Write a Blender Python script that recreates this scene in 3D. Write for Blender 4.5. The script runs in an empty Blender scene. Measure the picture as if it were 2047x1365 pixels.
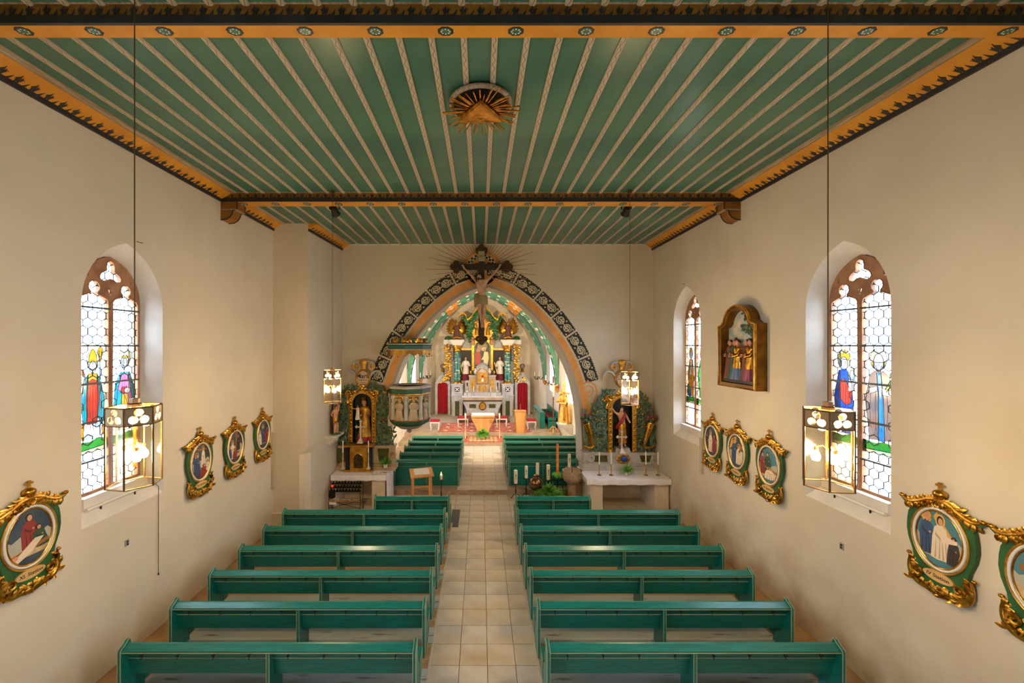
import bpy, bmesh, math, random
from mathutils import Vector, Matrix, geometry
PI = math.pi
rnd = random.Random(7)
SC = bpy.context.scene
COL = SC.collection
# ---------------------------------------------------------------- camera (14 mm, level, on the organ loft)
CAMZ = 5.0
cam_d = bpy.data.cameras.new('camera'); cam = bpy.data.objects.new('camera', cam_d); COL.objects.link(cam)
cam_d.sensor_width = 36.0; cam_d.lens = 14.0
cam_d.shift_x = 62.5 / 2047; cam_d.shift_y = 7.5 / 2047
cam.location = (0, 0, CAMZ); cam.rotation_euler = (PI / 2, 0, 0); cam_d.clip_start = .05; cam_d.clip_end = 200
SC.camera = cam
# ---------------------------------------------------------------- view and exposure
SC.view_settings.view_transform = 'Standard'; SC.view_settings.look = 'None'
SC.view_settings.gamma = 1.0; SC.view_settings.use_curve_mapping = False
SC.view_settings.exposure = 0.1
SC.cycles.use_denoising = True
SC.cycles.max_bounces = 7; SC.cycles.diffuse_bounces = 4; SC.cycles.glossy_bounces = 2
SC.cycles.transparent_max_bounces = 18; SC.cycles.sample_clamp_indirect = 6.0
SC.cycles.adaptive_threshold = .035; SC.cycles.use_light_tree = False
SC.cycles.caustics_reflective = False; SC.cycles.caustics_refractive = False
# ---------------------------------------------------------------- world: overcast sky above pale ground
SKY = 30.0
W = bpy.data.worlds.new('overcast_sky'); SC.world = W; W.use_nodes = True
wn = W.node_tree.nodes; wl = W.node_tree.links; wn.clear()
w_out = wn.new('ShaderNodeOutputWorld'); w_bg = wn.new('ShaderNodeBackground')
w_tc = wn.new('ShaderNodeTexCoord'); w_sep = wn.new('ShaderNodeSeparateXYZ'); w_ramp = wn.new('ShaderNodeValToRGB')
w_map = wn.new('ShaderNodeMapRange'); w_map.inputs[1].default_value = -1; w_map.inputs[2].default_value = 1
w_ramp.color_ramp.elements[0].position = .34; w_ramp.color_ramp.elements[0].color = (.30, .31, .30, 1)
w_ramp.color_ramp.elements[1].position = .46; w_ramp.color_ramp.elements[1].color = (.74, .87, 1.0, 1)
wl.new(w_tc.outputs['Generated'], w_sep.inputs[0]); wl.new(w_sep.outputs['Z'], w_map.inputs[0])
wl.new(w_map.outputs[0], w_ramp.inputs[0]); wl.new(w_ramp.outputs[0], w_bg.inputs[0]); wl.new(w_bg.outputs[0], w_out.inputs[0])
w_bg.inputs[1].default_value = SKY
LAMP_W = 310.0          # watts of one pendant lantern
SPOT_W = 1500.0         # watts of one spotlight over the chancel
WARM = (1.0, .76, .48)
# room measures (metres)
WX = 5.70; CEIL = 8.35; YF = 13.2; YB = -5.0; GX = 5.99
CF = .17               # chancel floor
AF = .45               # sanctuary floor
FPX = 796.0
def P(px, py, Y):
    return Vector(((px - 961) * Y / FPX, Y, CAMZ - (py - 690) * Y / FPX))
# ================================================================ helpers
def lin(c):
    return tuple(((x / 255) / 12.92 if x / 255 <= .04045 else ((x / 255 + .055) / 1.055) ** 2.4) for x in c)
M = {}
def mat(name, col, rough=.55, metal=0.0, col2=None, scale=6.0, lo=.4, hi=.62, bump=0.0, bscale=None, spec=.5,
        stretch=None, coord='Object', rand=0.0, emit=0.0, detail=5.0, coat=0.0):
    if name in M: return M[name]
    m = bpy.data.materials.new(name); m.use_nodes = True; M[name] = m
    nt = m.node_tree; N = nt.nodes; L = nt.links
    b = N['Principled BSDF']; c = lin(col) + (1,)
    b.inputs['Base Color'].default_value = c; b.inputs['Roughness'].default_value = rough
    b.inputs['Metallic'].default_value = metal; b.inputs['Specular IOR Level'].default_value = spec
    if coat: b.inputs['Coat Weight'].default_value = coat; b.inputs['Coat Roughness'].default_value = .2
    if emit: b.inputs['Emission Color'].default_value = c; b.inputs['Emission Strength'].default_value = emit
    tc = N.new('ShaderNodeTexCoord'); vec = tc.outputs[coord]
    if coord == 'World':
        pass
    if stretch:
        mp = N.new('ShaderNodeMapping'); mp.inputs['Scale'].default_value = stretch
        L.new(vec, mp.inputs[0]); vec = mp.outputs[0]
    out = None
    if col2 is not None:
        n = N.new('ShaderNodeTexNoise'); n.inputs['Scale'].default_value = scale; n.inputs['Detail'].default_value = detail
        L.new(vec, n.inputs['Vector'])
        r = N.new('ShaderNodeValToRGB'); r.color_ramp.elements[0].position = lo; r.color_ramp.elements[1].position = hi
        r.color_ramp.elements[0].color = c; r.color_ramp.elements[1].color = lin(col2) + (1,)
        L.new(n.outputs['Fac'], r.inputs[0]); out = r.outputs[0]
    if rand:
        oi = N.new('ShaderNodeObjectInfo'); hs = N.new('ShaderNodeHueSaturation')
        mr = N.new('ShaderNodeMapRange'); mr.inputs[3].default_value = 1 - rand; mr.inputs[4].default_value = 1 + rand
        L.new(oi.outputs['Random'], mr.inputs[0]); L.new(mr.outputs[0], hs.inputs['Value'])
        if out: L.new(out, hs.inputs['Color'])
        else: hs.inputs['Color'].default_value = c
        out = hs.outputs[0]
    if out: L.new(out, b.inputs['Base Color'])
    if bump:
        n2 = N.new('ShaderNodeTexNoise'); n2.inputs['Scale'].default_value = bscale or scale * 4; n2.inputs['Detail'].default_value = 4
        L.new(vec, n2.inputs['Vector'])
        bp = N.new('ShaderNodeBump'); bp.inputs['Strength'].default_value = bump; bp.inputs['Distance'].default_value = .02
        L.new(n2.outputs['Fac'], bp.inputs['Height']); L.new(bp.outputs[0], b.inputs['Normal'])
    return m
def glass_mat(name, col, gloss=.08, haze=0.0):
    if name in M: return M[name]
    m = bpy.data.materials.new(name); m.use_nodes = True; M[name] = m
    N = m.node_tree.nodes; L = m.node_tree.links; N.clear()
    o = N.new('ShaderNodeOutputMaterial'); t = N.new('ShaderNodeBsdfTransparent'); t.inputs[0].default_value = lin(col) + (1,)
    g = N.new('ShaderNodeBsdfGlossy'); g.inputs['Roughness'].default_value = .12; mx = N.new('ShaderNodeMixShader'); mx.inputs[0].default_value = gloss
    src = t.outputs[0]
    if haze:
        d = N.new('ShaderNodeBsdfTranslucent'); d.inputs[0].default_value = lin(col) + (1,)
        m2 = N.new('ShaderNodeMixShader'); m2.inputs[0].default_value = haze
        L.new(src, m2.inputs[1]); L.new(d.outputs[0], m2.inputs[2]); src = m2.outputs[0]
    L.new(src, mx.inputs[1]); L.new(g.outputs[0], mx.inputs[2]); L.new(mx.outputs[0], o.inputs[0])
    return m
class MB:
    """collects shapes, links them as one mesh object"""
    def __init__(s): s.v = []; s.f = []; s.mi = []; s.ms = []; s.cur = 0
    def m(s, name):
        if name not in s.ms: s.ms.append(name)
        s.cur = s.ms.index(name); return s
    def add(s, vs, fs, T=None):
        o = len(s.v)
        s.v.extend([tuple(T @ Vector(p)) for p in vs] if T is not None else [tuple(p) for p in vs])
        for f in fs: s.f.append(tuple(i + o for i in f)); s.mi.append(s.cur)
        return s
    def box(s, c, d, T=None, taper=1.0):
        x, y, z = d[0] / 2, d[1] / 2, d[2] / 2; t = taper
        vs = [(-x, -y, -z), (x, -y, -z), (x, y, -z), (-x, y, -z), (-x * t, -y * t, z), (x * t, -y * t, z), (x * t, y * t, z), (-x * t, y * t, z)]
        vs = [(a + c[0], b + c[1], e + c[2]) for a, b, e in vs]
        return s.add(vs, [(0, 3, 2, 1), (4, 5, 6, 7), (0, 1, 5, 4), (1, 2, 6, 5), (2, 3, 7, 6), (3, 0, 4, 7)], T)
    def bb(s, x0, x1, y0, y1, z0, z1, T=None):
        return s.box(((x0 + x1) / 2, (y0 + y1) / 2, (z0 + z1) / 2), (x1 - x0, y1 - y0, z1 - z0), T)
    def tube(s, path, r, n=6, closed=False, cap=True, flat=1.0, up=None):
        """tube along a path; r a number or a list; flat squashes along the frame's second axis"""
        path = [Vector(p) for p in path]; k = len(path)
        rs = r if isinstance(r, (list, tuple)) else [r] * k
        vs = []; prev = Vector(up) if up else None
        for i, p in enumerate(path):
            a = path[(i - 1) % k] if (closed or i > 0) else p; b = path[(i + 1) % k] if (closed or i < k - 1) else p
            t = (b - a); t = t.normalized() if t.length > 1e-9 else Vector((0, 0, 1))
            q = prev if prev is not None else (Vector((0, 0, 1)) if abs(t.z) < .9 else Vector((0, 1, 0)))
            u = q - t * q.dot(t)
            if u.length < 1e-6: u = t.orthogonal()
            u.normalize(); w = t.cross(u)
            if up is None: prev = u
            for j in range(n):
                an = 2 * PI * j / n + (PI / n if n == 4 else 0)
                vs.append(p + u * (math.cos(an) * rs[i] * flat) + w * (math.sin(an) * rs[i]))
        fs = []
        for i in range(k if closed else k - 1):
            for j in range(n):
                a = i * n + j; b = i * n + (j + 1) % n; i2 = (i + 1) % k
                fs.append((a, b, i2 * n + (j + 1) % n, i2 * n + j))
        if cap and not closed:
            fs.append(tuple(range(n))[::-1]); fs.append(tuple((k - 1) * n + j for j in range(n)))
        return s.add(vs, fs)
    def lathe(s, prof, n=16, c=(0, 0, 0), sx=1.0, sy=1.0, a0=0.0, a1=2 * PI, T=None, rot=0.0, fold=None, caps=True):
        """prof = [(r, z)...]; fold(zfrac) -> (amp, count, phase)"""
        full = abs(a1 - a0 - 2 * PI) < 1e-6; m = n if full else n + 1; vs = []
        for i, (r, z) in enumerate(prof):
            for j in range(m):
                a = a0 + (a1 - a0) * j / n + rot; rr = r
                if fold:
                    am, ct, ph = fold(i / (len(prof) - 1)); rr = r * (1 + am * math.cos(ct * a + ph) + am * .4 * math.sin((ct * 2 + 1) * a))
                vs.append((c[0] + rr * sx * math.cos(a), c[1] + rr * sy * math.sin(a), c[2] + z))
        fs = []
        for i in range(len(prof) - 1):
            for j in range(n):
                a = i * m + j; b = i * m + (j + 1) % m
                fs.append((a, b, b + m, a + m))
        if full and caps:
            if prof[0][0] > 1e-5: fs.append(tuple(range(m))[::-1])
            if prof[-1][0] > 1e-5: fs.append(tuple((len(prof) - 1) * m + j for j in range(m)))
        return s.add(vs, fs, T)
    def ball(s, c, r, n=10, k=6, T=None):
        rx, ry, rz = r if isinstance(r, (list, tuple)) else (r, r, r)
        prof = [(max(1e-6, math.sin(PI * i / k)), -math.cos(PI * i / k)) for i in range(k + 1)]
        vs = []; fs = []
        for i, (q, z) in enumerate(prof):
            for j in range(n): a = 2 * PI * j / n; vs.append((c[0] + rx * q * math.cos(a), c[1] + ry * q * math.sin(a), c[2] + rz * z))
        for i in range(k):
            for j in range(n): fs.append((i * n + j, i * n + (j + 1) % n, (i + 1) * n + (j + 1) % n, (i + 1) * n + j))
        return s.add(vs, fs, T)
    def plate(s, loops, to3, d0, d1, caps=(True, True)):
        """extruded polygon with holes; loops of (u, v); to3(u, v, d) -> point"""
        flat = [p for lp in loops for p in lp]
        tris = geometry.tessellate_polygon([[Vector((u, v, 0)) for u, v in lp] for lp in loops]); n = len(flat)
        vs = [to3(u, v, d0) for u, v in flat] + [to3(u, v, d1) for u, v in flat]; fs = []
        if caps[0]: fs += [tuple(t) for t in tris]
        if caps[1]: fs += [tuple(i + n for i in reversed(t)) for t in tris]
        o = 0
        for lp in loops:
            k = len(lp)
            for i in range(k):
                a = o + i; b = o + (i + 1) % k; fs.append((a, b, b + n, a + n))
            o += k
        return s.add(vs, fs)
    def ribbon(s, path, w, to3, d0, d1, closed=False):
        """flat band of width w (number or list) following a 2-D path"""
        k = len(path); ws = w if isinstance(w, (list, tuple)) else [w] * k; Lf = []; Rt = []
        for i, p in enumerate(path):
            a = path[(i - 1) % k] if (closed or i > 0) else p; b = path[(i + 1) % k] if (closed or i < k - 1) else p
            dx, dy = b[0] - a[0], b[1] - a[1]; l = math.hypot(dx, dy) or 1; nx, ny = -dy / l, dx / l; h = ws[i] / 2
            Lf.append((p[0] + nx * h, p[1] + ny * h)); Rt.append((p[0] - nx * h, p[1] - ny * h))
        vs = []
        for i in range(k):
            vs += [to3(*Lf[i], d0), to3(*Rt[i], d0), to3(*Lf[i], d1), to3(*Rt[i], d1)]
        fs = []
        for i in range(k if closed else k - 1):
            a = 4 * i; b = 4 * ((i + 1) % k)
            fs += [(a + 2, a + 3, b + 3, b + 2), (a, a + 2, b + 2, b), (a + 3, a + 1, b + 1, b + 3)]
        return s.add(vs, fs)
    def leaf(s, base, d, length, width, nrm, curl=.4, k=4):
        """bent pointed leaf with a raised midrib"""
        d = Vector(d).normalized(); nrm = Vector(nrm); nrm = (nrm - d * nrm.dot(d)); nrm = nrm.normalized() if nrm.length > 1e-6 else d.orthogonal()
        w = d.cross(nrm); vs = []; fs = []; p = Vector(base); st = length / k
        for i in range(k + 1):
            t = i / k; hw = width / 2 * (math.sin(PI * min(1, t * .85 + .12)) if i < k else .02)
            vs += [p + w * hw, p + nrm * (hw * .35), p - w * hw]
            a = curl / k; nd = d * math.cos(a) - nrm * math.sin(a); nrm = nrm * math.cos(a) + d * math.sin(a); d = nd; p = p + d * st
        for i in range(k):
            a = 3 * i; fs += [(a, a + 1, a + 4, a + 3), (a + 1, a + 2, a + 5, a + 4)]
        return s.add(vs, fs)
    def build(s, name, mt=None, parent=None, off=None, smooth=35, loc=None, norm=True):
        me = bpy.data.meshes.new(name)
        vs = s.v if off is None else [(x - off[0], y - off[1], z - off[2]) for x, y, z in s.v]
        me.from_pydata(vs, [], s.f)
        names = s.ms if s.ms else [mt]
        for nm in names: me.materials.append(M[nm])
        if len(names) > 1: me.polygons.foreach_set('material_index', s.mi)
        if norm:
            bm = bmesh.new(); bm.from_mesh(me); bmesh.ops.recalc_face_normals(bm, faces=bm.faces); bm.to_mesh(me); bm.free()
        if smooth:
            me.shade_smooth(); me.set_sharp_from_angle(angle=math.radians(smooth))
        me.update()
        o = bpy.data.objects.new(name, me); COL.objects.link(o)
        if parent is not None: o.parent = parent
        if loc is not None: o.location = loc
        return o
def tag(o, label=None, cat=None, group=None, kind=None):
    if label: o['label'] = label
    if cat: o['category'] = cat
    if group: o['group'] = group
    if kind: o['kind'] = kind
    return o
def thing(name, label, cat, loc=(0, 0, 0), rz=0.0, group=None, kind=None):
    o = bpy.data.objects.new(name, None); COL.objects.link(o); o.empty_display_size = .1
    o.location = loc; o.rotation_euler = (0, 0, rz)
    return tag(o, label, cat, group, kind)
def struct(o, label, cat): return tag(o, label, cat, kind='structure')
def kids(o): return [c for c in COL.objects if c.parent == o]
def copy_tree(src, parent=None, _k=None):
    c = src.copy(); COL.objects.link(c); c.parent = parent
    for ch in list(src.children): copy_tree(ch, c)
    return c
def inst(o, name, parent, loc, rz=0.0, scale=None):
    c = bpy.data.objects.new(name, o.data); COL.objects.link(c); c.parent = parent; c.location = loc; c.rotation_euler = (0, 0, rz)
    if scale: c.scale = scale
    return c
def XZ(y0, sgn=-1):                                   # facing the camera: depth goes toward -y
    return lambda u, v, d: (u, y0 + sgn * d, v)
def WALLP(side, x=WX):                                # on a side wall: u = world Y, d = into the room
    return lambda u, v, d: (side * (x - d), u, v)
def arc(cx, cy, r, a0, a1, n):
    return [(cx + r * math.cos(a0 + (a1 - a0) * i / n), cy + r * math.sin(a0 + (a1 - a0) * i / n)) for i in range(n + 1)]
def spiral(cx, cy, r0, r1, a0, turns, n=22):
    return [(cx + (r0 + (r1 - r0) * i / n) * math.cos(a0 + turns * 2 * PI * i / n), cy + (r0 + (r1 - r0) * i / n) * math.sin(a0 + turns * 2 * PI * i / n)) for i in range(n + 1)]
def pointed(cx, hw, z0, zs, za, n=9):
    """pointed-arch outline, counter-clockwise from bottom left"""
    h = za - zs; c = (h * h - hw * hw) / (2 * hw); R = hw + c; a = math.asin(min(1, h / R))
    right = [(cx - c + R * math.cos(a * i / n), zs + R * math.sin(a * i / n)) for i in range(n + 1)]
    left = [(2 * cx - x, z) for x, z in reversed(right[:-1])]
    return [(cx - hw, z0), (cx + hw, z0)] + right + left
def text_mesh(name, body, size, mt, to3, parent=None, off=None, shear=0.0, ext=.002, weight=0.0, arcf=None):
    cu = bpy.data.curves.new(name, 'FONT'); cu.body = body; cu.size = size; cu.align_x = 'CENTER'; cu.align_y = 'CENTER'
    cu.shear = shear; cu.offset = weight; cu.resolution_u = 3
    ob = bpy.data.objects.new(name, cu); COL.objects.link(ob)
    dg = bpy.context.evaluated_depsgraph_get(); me = bpy.data.meshes.new_from_object(ob.evaluated_get(dg))
    bpy.data.objects.remove(ob); bpy.data.curves.remove(cu)
    mb = MB()
    mb.add([to3(v.co.x, v.co.y + (arcf(v.co.x) if arcf else 0), ext) for v in me.vertices], [tuple(p.vertices) for p in me.polygons])
    bpy.data.meshes.remove(me)
    return mb.build(name, mt, parent, off=off, smooth=0, norm=False)
def bez(p0, p1, p2, p3, n=10):
    out = []
    for i in range(n + 1):
        t = i / n; a = (1 - t) ** 3; b = 3 * t * (1 - t) ** 2; c = 3 * t * t * (1 - t); d = t ** 3
        out.append(tuple(a * p0[k] + b * p1[k] + c * p2[k] + d * p3[k] for k in range(len(p0))))
    return out
# ---------------------------------------------------------------- materials
mat('teal', (14, 120, 108), .28, col2=(10, 104, 94), scale=3, stretch=(1, 8, 8), bump=.04, bscale=30, coat=.25)
mat('teal_trim', (176, 178, 140), .5)
mat('ceil_green', (62, 108, 92), .26, col2=(76, 120, 100), scale=.9, bump=.03, bscale=10)
mat('tan_wood', (172, 160, 138), .6, col2=(146, 124, 98), scale=4, stretch=(6, .6, 6))
mat('orange', (212, 148, 42), .55, col2=(198, 132, 32), scale=2.5)
mat('ochre_face', (146, 98, 26), .55, col2=(122, 78, 18), scale=3)
mat('blackpaint', (34, 32, 34), .5, col2=(44, 42, 44), scale=5)
mat('gold', (226, 172, 70), .26, .9, col2=(176, 120, 36), scale=9, bump=.10, bscale=28)
mat('goldflat', (206, 156, 62), .38, .6, col2=(170, 120, 40), scale=7, bump=.08, bscale=26)
mat('gold_dark', (140, 96, 30), .4, .7, col2=(110, 72, 20), scale=6)
mat('brass', (206, 166, 78), .25, .95)
mat('iron', (26, 24, 24), .55, .4, bump=.1, bscale=40)
mat('white_paint', (226, 222, 212), .5)
mat('marble_grey', (190, 184, 176), .4, col2=(158, 152, 148), scale=3.2, lo=.35, hi=.7, detail=9)
mat('marble_tan', (184, 160, 128), .42, col2=(154, 126, 96), scale=3.5, lo=.35, hi=.7, detail=9)
mat('marble_green', (30, 104, 82), .18, col2=(196, 188, 130), scale=3.2, lo=.55, hi=.62, detail=3, stretch=(.9, .9, 3.2))
mat('dark_marble', (52, 60, 34), .3, col2=(84, 78, 34), scale=7)
mat('stone', (170, 146, 122), .85, col2=(150, 124, 100), scale=7, bump=.15, bscale=50)
mat('tracery', (162, 118, 84), .85, col2=(136, 96, 66), scale=5, bump=.12, bscale=40)
mat('cloth', (232, 228, 232), .85, col2=(222, 218, 224), scale=5, bump=.08, bscale=14)
mat('red_cloth', (176, 14, 32), .8, col2=(150, 8, 24), scale=6)
mat('maroon', (104, 14, 26), .8)
mat('candle_wax', (240, 232, 212), .5)
mat('skin', (206, 152, 118), .55, col2=(186, 128, 96), scale=6)
mat('corpus', (206, 166, 134), .5, col2=(180, 134, 104), scale=7)
mat('hair', (58, 38, 26), .7)
mat('wood_light', (216, 160, 96), .5, col2=(196, 136, 74), scale=3, stretch=(1, 1, .12) , bump=.05, bscale=20)
mat('wood_dark', (52, 38, 30), .5, col2=(40, 30, 24), scale=4, stretch=(8, 8, 1))
mat('foliage_carved', (50, 82, 64), .34, col2=(104, 122, 92), scale=8, bump=.1, bscale=20)
mat('foliage_high', (30, 84, 34), .35, col2=(50, 110, 44), scale=8)
mat('leaf_green', (74, 150, 34), .55, col2=(112, 176, 60), scale=8, rand=.12)
mat('paper', (236, 234, 230), .7)
mat('black_ink', (30, 26, 24), .7)
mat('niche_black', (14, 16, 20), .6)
mat('blue', (40, 66, 150), .5); mat('robe_white', (228, 216, 196), .6); mat('robe_red', (150, 34, 38), .55)
mat('robe_green', (54, 84, 60), .55); mat('robe_blue', (70, 92, 132), .55); mat('robe_brown', (104, 58, 40), .6); mat('robe_purple', (128, 62, 84), .6)
mat('bulb', (255, 236, 200), .5, emit=110.0); mat('flame', (255, 170, 60), .5, emit=18.0); mat('votive_red', (220, 50, 20), .4, emit=1.2)
for _k in ('bulb', 'flame', 'votive_red'): M[_k].cycles.emission_sampling = 'NONE'
def plaster_mat(name, col, col2, stain, zlo, zhi, amount, sc=1.0):
    m = mat(name, col, .92, col2=col2, scale=.8 * sc, lo=.3, hi=.75, bump=.10, bscale=5, detail=8, coord='Object', spec=.15)
    nt = m.node_tree; N = nt.nodes; L = nt.links; b = N['Principled BSDF']
    src = b.inputs['Base Color'].links[0].from_socket
    g = N.new('ShaderNodeNewGeometry'); sp = N.new('ShaderNodeSeparateXYZ'); L.new(g.outputs['Position'], sp.inputs[0])
    mr = N.new('ShaderNodeMapRange'); mr.inputs[1].default_value = zhi; mr.inputs[2].default_value = zlo; L.new(sp.outputs['Z'], mr.inputs[0])
    nz = N.new('ShaderNodeTexNoise'); nz.inputs['Scale'].default_value = 1.7; nz.inputs['Detail'].default_value = 6; L.new(g.outputs['Position'], nz.inputs['Vector'])
    ad = N.new('ShaderNodeMath'); ad.operation = 'MULTIPLY_ADD'; ad.inputs[1].default_value = 1.6; ad.inputs[2].default_value = -.55; L.new(nz.outputs['Fac'], ad.inputs[0])
    mu = N.new('ShaderNodeMath'); mu.operation = 'MULTIPLY'; mu.use_clamp = True; L.new(ad.outputs[0], mu.inputs[0]); L.new(mr.outputs[0], mu.inputs[1])
    m3 = N.new('ShaderNodeMath'); m3.operation = 'MULTIPLY'; m3.inputs[1].default_value = amount; m3.use_clamp = True; L.new(mu.outputs[0], m3.inputs[0])
    mx = N.new('ShaderNodeMix'); mx.data_type = 'RGBA'; mx.inputs[7].default_value = lin(stain) + (1,)
    L.new(m3.outputs[0], mx.inputs[0]); L.new(src, mx.inputs[6]); L.new(mx.outputs[2], b.inputs['Base Color'])
    return m
plaster_mat('plaster', (214, 202, 180), (204, 190, 166), (176, 144, 108), .1, 1.2, .8)
plaster_mat('plaster_right', (214, 202, 180), (202, 188, 163), (152, 116, 80), .1, 1.8, 1.3)
mat('plaster_reveal', (222, 216, 206), .9, col2=(210, 202, 190), scale=2, bump=.08, bscale=6, spec=.15)
mat('chancel_plaster', (236, 224, 204), .9, col2=(226, 212, 190), scale=1.2, bump=.05, bscale=5, spec=.15)
mat('tile', (212, 202, 188), .34, col2=(190, 172, 146), scale=2.2, lo=.3, hi=.75, rand=.09, bump=.04, bscale=8, detail=7)
mat('tile_tan', (170, 134, 96), .6, col2=(148, 112, 76), scale=2.5, rand=.08)
mat('grout', (96, 82, 68), .9)
mat('podium_wood', (176, 140, 98), .6, col2=(158, 120, 80), scale=3, stretch=(.5, 6, 6), rand=.06)
mat('worn_board', (168, 172, 166), .6, col2=(120, 104, 88), scale=2.6, lo=.62, hi=.72, stretch=(.6, 5, 5), rand=.05, detail=8)
# ================================================================ the room shell
def catmull(pts, k=5):
    out = []
    for i in range(len(pts) - 1):
        p0 = pts[max(0, i - 1)]; p1 = pts[i]; p2 = pts[i + 1]; p3 = pts[min(len(pts) - 1, i + 2)]
        for j in range(k):
            t = j / k
            out.append(tuple(.5 * (2 * p1[q] + (p2[q] - p0[q]) * t + (2 * p0[q] - 5 * p1[q] + 4 * p2[q] - p3[q]) * t * t + (3 * p1[q] - p0[q] - 3 * p2[q] + p3[q]) * t ** 3) for q in range(len(p1))))
    out.append(tuple(pts[-1])); return out
WIN = {1: (-1, 6.41), 2: (1, 6.26), 3: (1, 11.05), 4: (-1, 1.5), 5: (1, 1.5), 10: (-1, -2.9), 11: (1, -2.9)}
def O1(c): return pointed(c, .725, 2.37, 5.62, 6.64)
def O2(c): return pointed(c, .555, 2.72, 5.72, 6.42)
walls = {}
for side, nm, lab in ((-1, 'wall_left', 'cream plastered nave wall on the left with one stained glass window'), (1, 'wall_right', 'cream plastered nave wall on the right with two windows and damp stains')):
    mb = MB()
    y1 = YF + .85
    loops = [[(YB, 0), (y1, 0), (y1, CEIL + .3), (YB, CEIL + .3)]] + [O1(c) for k, (s, c) in WIN.items() if s == side]
    mb.plate(loops, WALLP(side), 0, -.62)
    w = mb.build(nm, 'plaster' if side < 0 else 'plaster_right', smooth=0); struct(w, lab, 'wall'); walls[side] = w
    for k, (s, c) in WIN.items():
        if s != side: continue
        a = O1(c); b = O2(c); mr = MB(); to = WALLP(side); n = len(a)
        mr.add([to(u, v, .0005) for u, v in a] + [to(u, v, -.30) for u, v in b], [(i, (i + 1) % n, n + (i + 1) % n, n + i) for i in range(n)])
        mr.build('window_reveal', 'plaster_reveal', w, smooth=40)
mb = MB(); mb.bb(-WX - .6, WX + .6, YB - .5, YB, 0, CEIL + .3); struct(mb.build('wall_back', 'plaster'), 'plain plastered wall behind the organ loft', 'wall')
# pier in the left front corner with a chamfered foot
mb = MB()
XYp = lambda u, v, d: (u, v, d)
mb.plate([[(-5.7, 10.93), (-4.75, 10.93), (-4.6, YF + .02), (-5.7, YF + .02)]], XYp, 2.2, CEIL)
lowp = [(-5.7, 10.93), (-4.98, 10.93), (-4.86, 11.0), (-4.76, 11.16), (-4.6, YF + .02), (-5.7, YF + .02)]
mb.plate([lowp], XYp, 0, 2.0)
top = [(-5.7, 10.93), (-4.76, 10.93), (-4.755, 10.935), (-4.75, 10.95), (-4.6, YF + .02), (-5.7, YF + .02)]
mb.add([(x, y, 2.0) for x, y in lowp] + [(x, y, 2.2) for x, y in top], [(i, (i + 1) % 6, 6 + (i + 1) % 6, 6 + i) for i in range(6)])
struct(mb.build('wall_pier', 'plaster', smooth=0), 'plastered pier with chamfered foot in the left corner beside the arch', 'wall')
# low plinth on the pier foot
mb = MB(); mb.bb(-5.7, -4.95, 10.82, 10.93, 0, .42); struct(mb.build('baseboard_pier', 'plaster'), 'low plaster plinth at the foot of the left pier', 'baseboard')
# arch wall
ACX = .12
HALF = catmull([(0, 6.95), (.55, 6.77), (1.11, 6.44), (1.74, 5.86), (2.24, 5.22), (2.62, 4.62), (2.92, 3.9), (3.1, 3.2), (3.19, 2.5), (3.23, 1.8), (3.25, 0)], 4)
inner = [(ACX - x, z) for x, z in reversed(HALF)] + [(ACX + x, z) for x, z in HALF[1:]]
mb = MB(); mb.plate([[(-5.7, 0)] + inner + [(5.7, 0), (5.7, CEIL + .3), (-5.7, CEIL + .3)]], XZ(YF), 0, -.85)
wall_arch = mb.build('wall_arch', 'plaster', smooth=30); struct(wall_arch, 'cream plastered wall with the painted pointed chancel arch', 'wall')
# arc-length frame along the arch
class ArchCurve:
    def __init__(s):
        s.p = HALF; s.l = [0]
        for a, b in zip(s.p, s.p[1:]): s.l.append(s.l[-1] + math.hypot(b[0] - a[0], b[1] - a[1]))
    def at(s, t, off):
        sg = 1 if t >= 0 else -1; t = abs(t)
        i = 0
        while i < len(s.l) - 2 and s.l[i + 1] < t: i += 1
        f = (t - s.l[i]) / (s.l[i + 1] - s.l[i]); f = min(1.0, f)
        def nrm(j):
            a = s.p[max(0, j - 1)]; b = s.p[min(len(s.p) - 1, j + 1)]
            if j == 0: return (.34, .94)
            dx, dy = b[0] - a[0], b[1] - a[1]; l = math.hypot(dx, dy); return (-dy / l, dx / l)
        n0 = nrm(i); n1 = nrm(i + 1); nx = n0[0] + (n1[0] - n0[0]) * f; ny = n0[1] + (n1[1] - n0[1]) * f
        if t < .35: nx *= t / .35
        l = math.hypot(nx, ny); nx /= l; ny /= l
        x = s.p[i][0] + (s.p[i + 1][0] - s.p[i][0]) * f; z = s.p[i][1] + (s.p[i + 1][1] - s.p[i][1]) * f
        return (ACX + sg * (x + nx * off), z + ny * off)
AC = ArchCurve(); LA = AC.l[-1]
mat('arch_orange', (226, 164, 92), .75, col2=(214, 146, 74), scale=3)
mat('arch_grey', (176, 160, 142), .8)
mat('panel_dark', (46, 46, 40), .8); mat('panel_cream', (204, 192, 160), .8)
W0 = XZ(YF)
for nm, off, wd, mt_ in (('painted_orange_band', .215, .21, 'arch_orange'), ('painted_grey_edge', .05, .10, 'arch_grey')):
    mb = MB(); ts = [-LA + 2 * LA * i / 120 for i in range(121)]
    mb.ribbon([AC.at(t, off) for t in ts], wd, W0, 0, .006); mb.build(nm, mt_, wall_arch, smooth=0)
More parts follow.
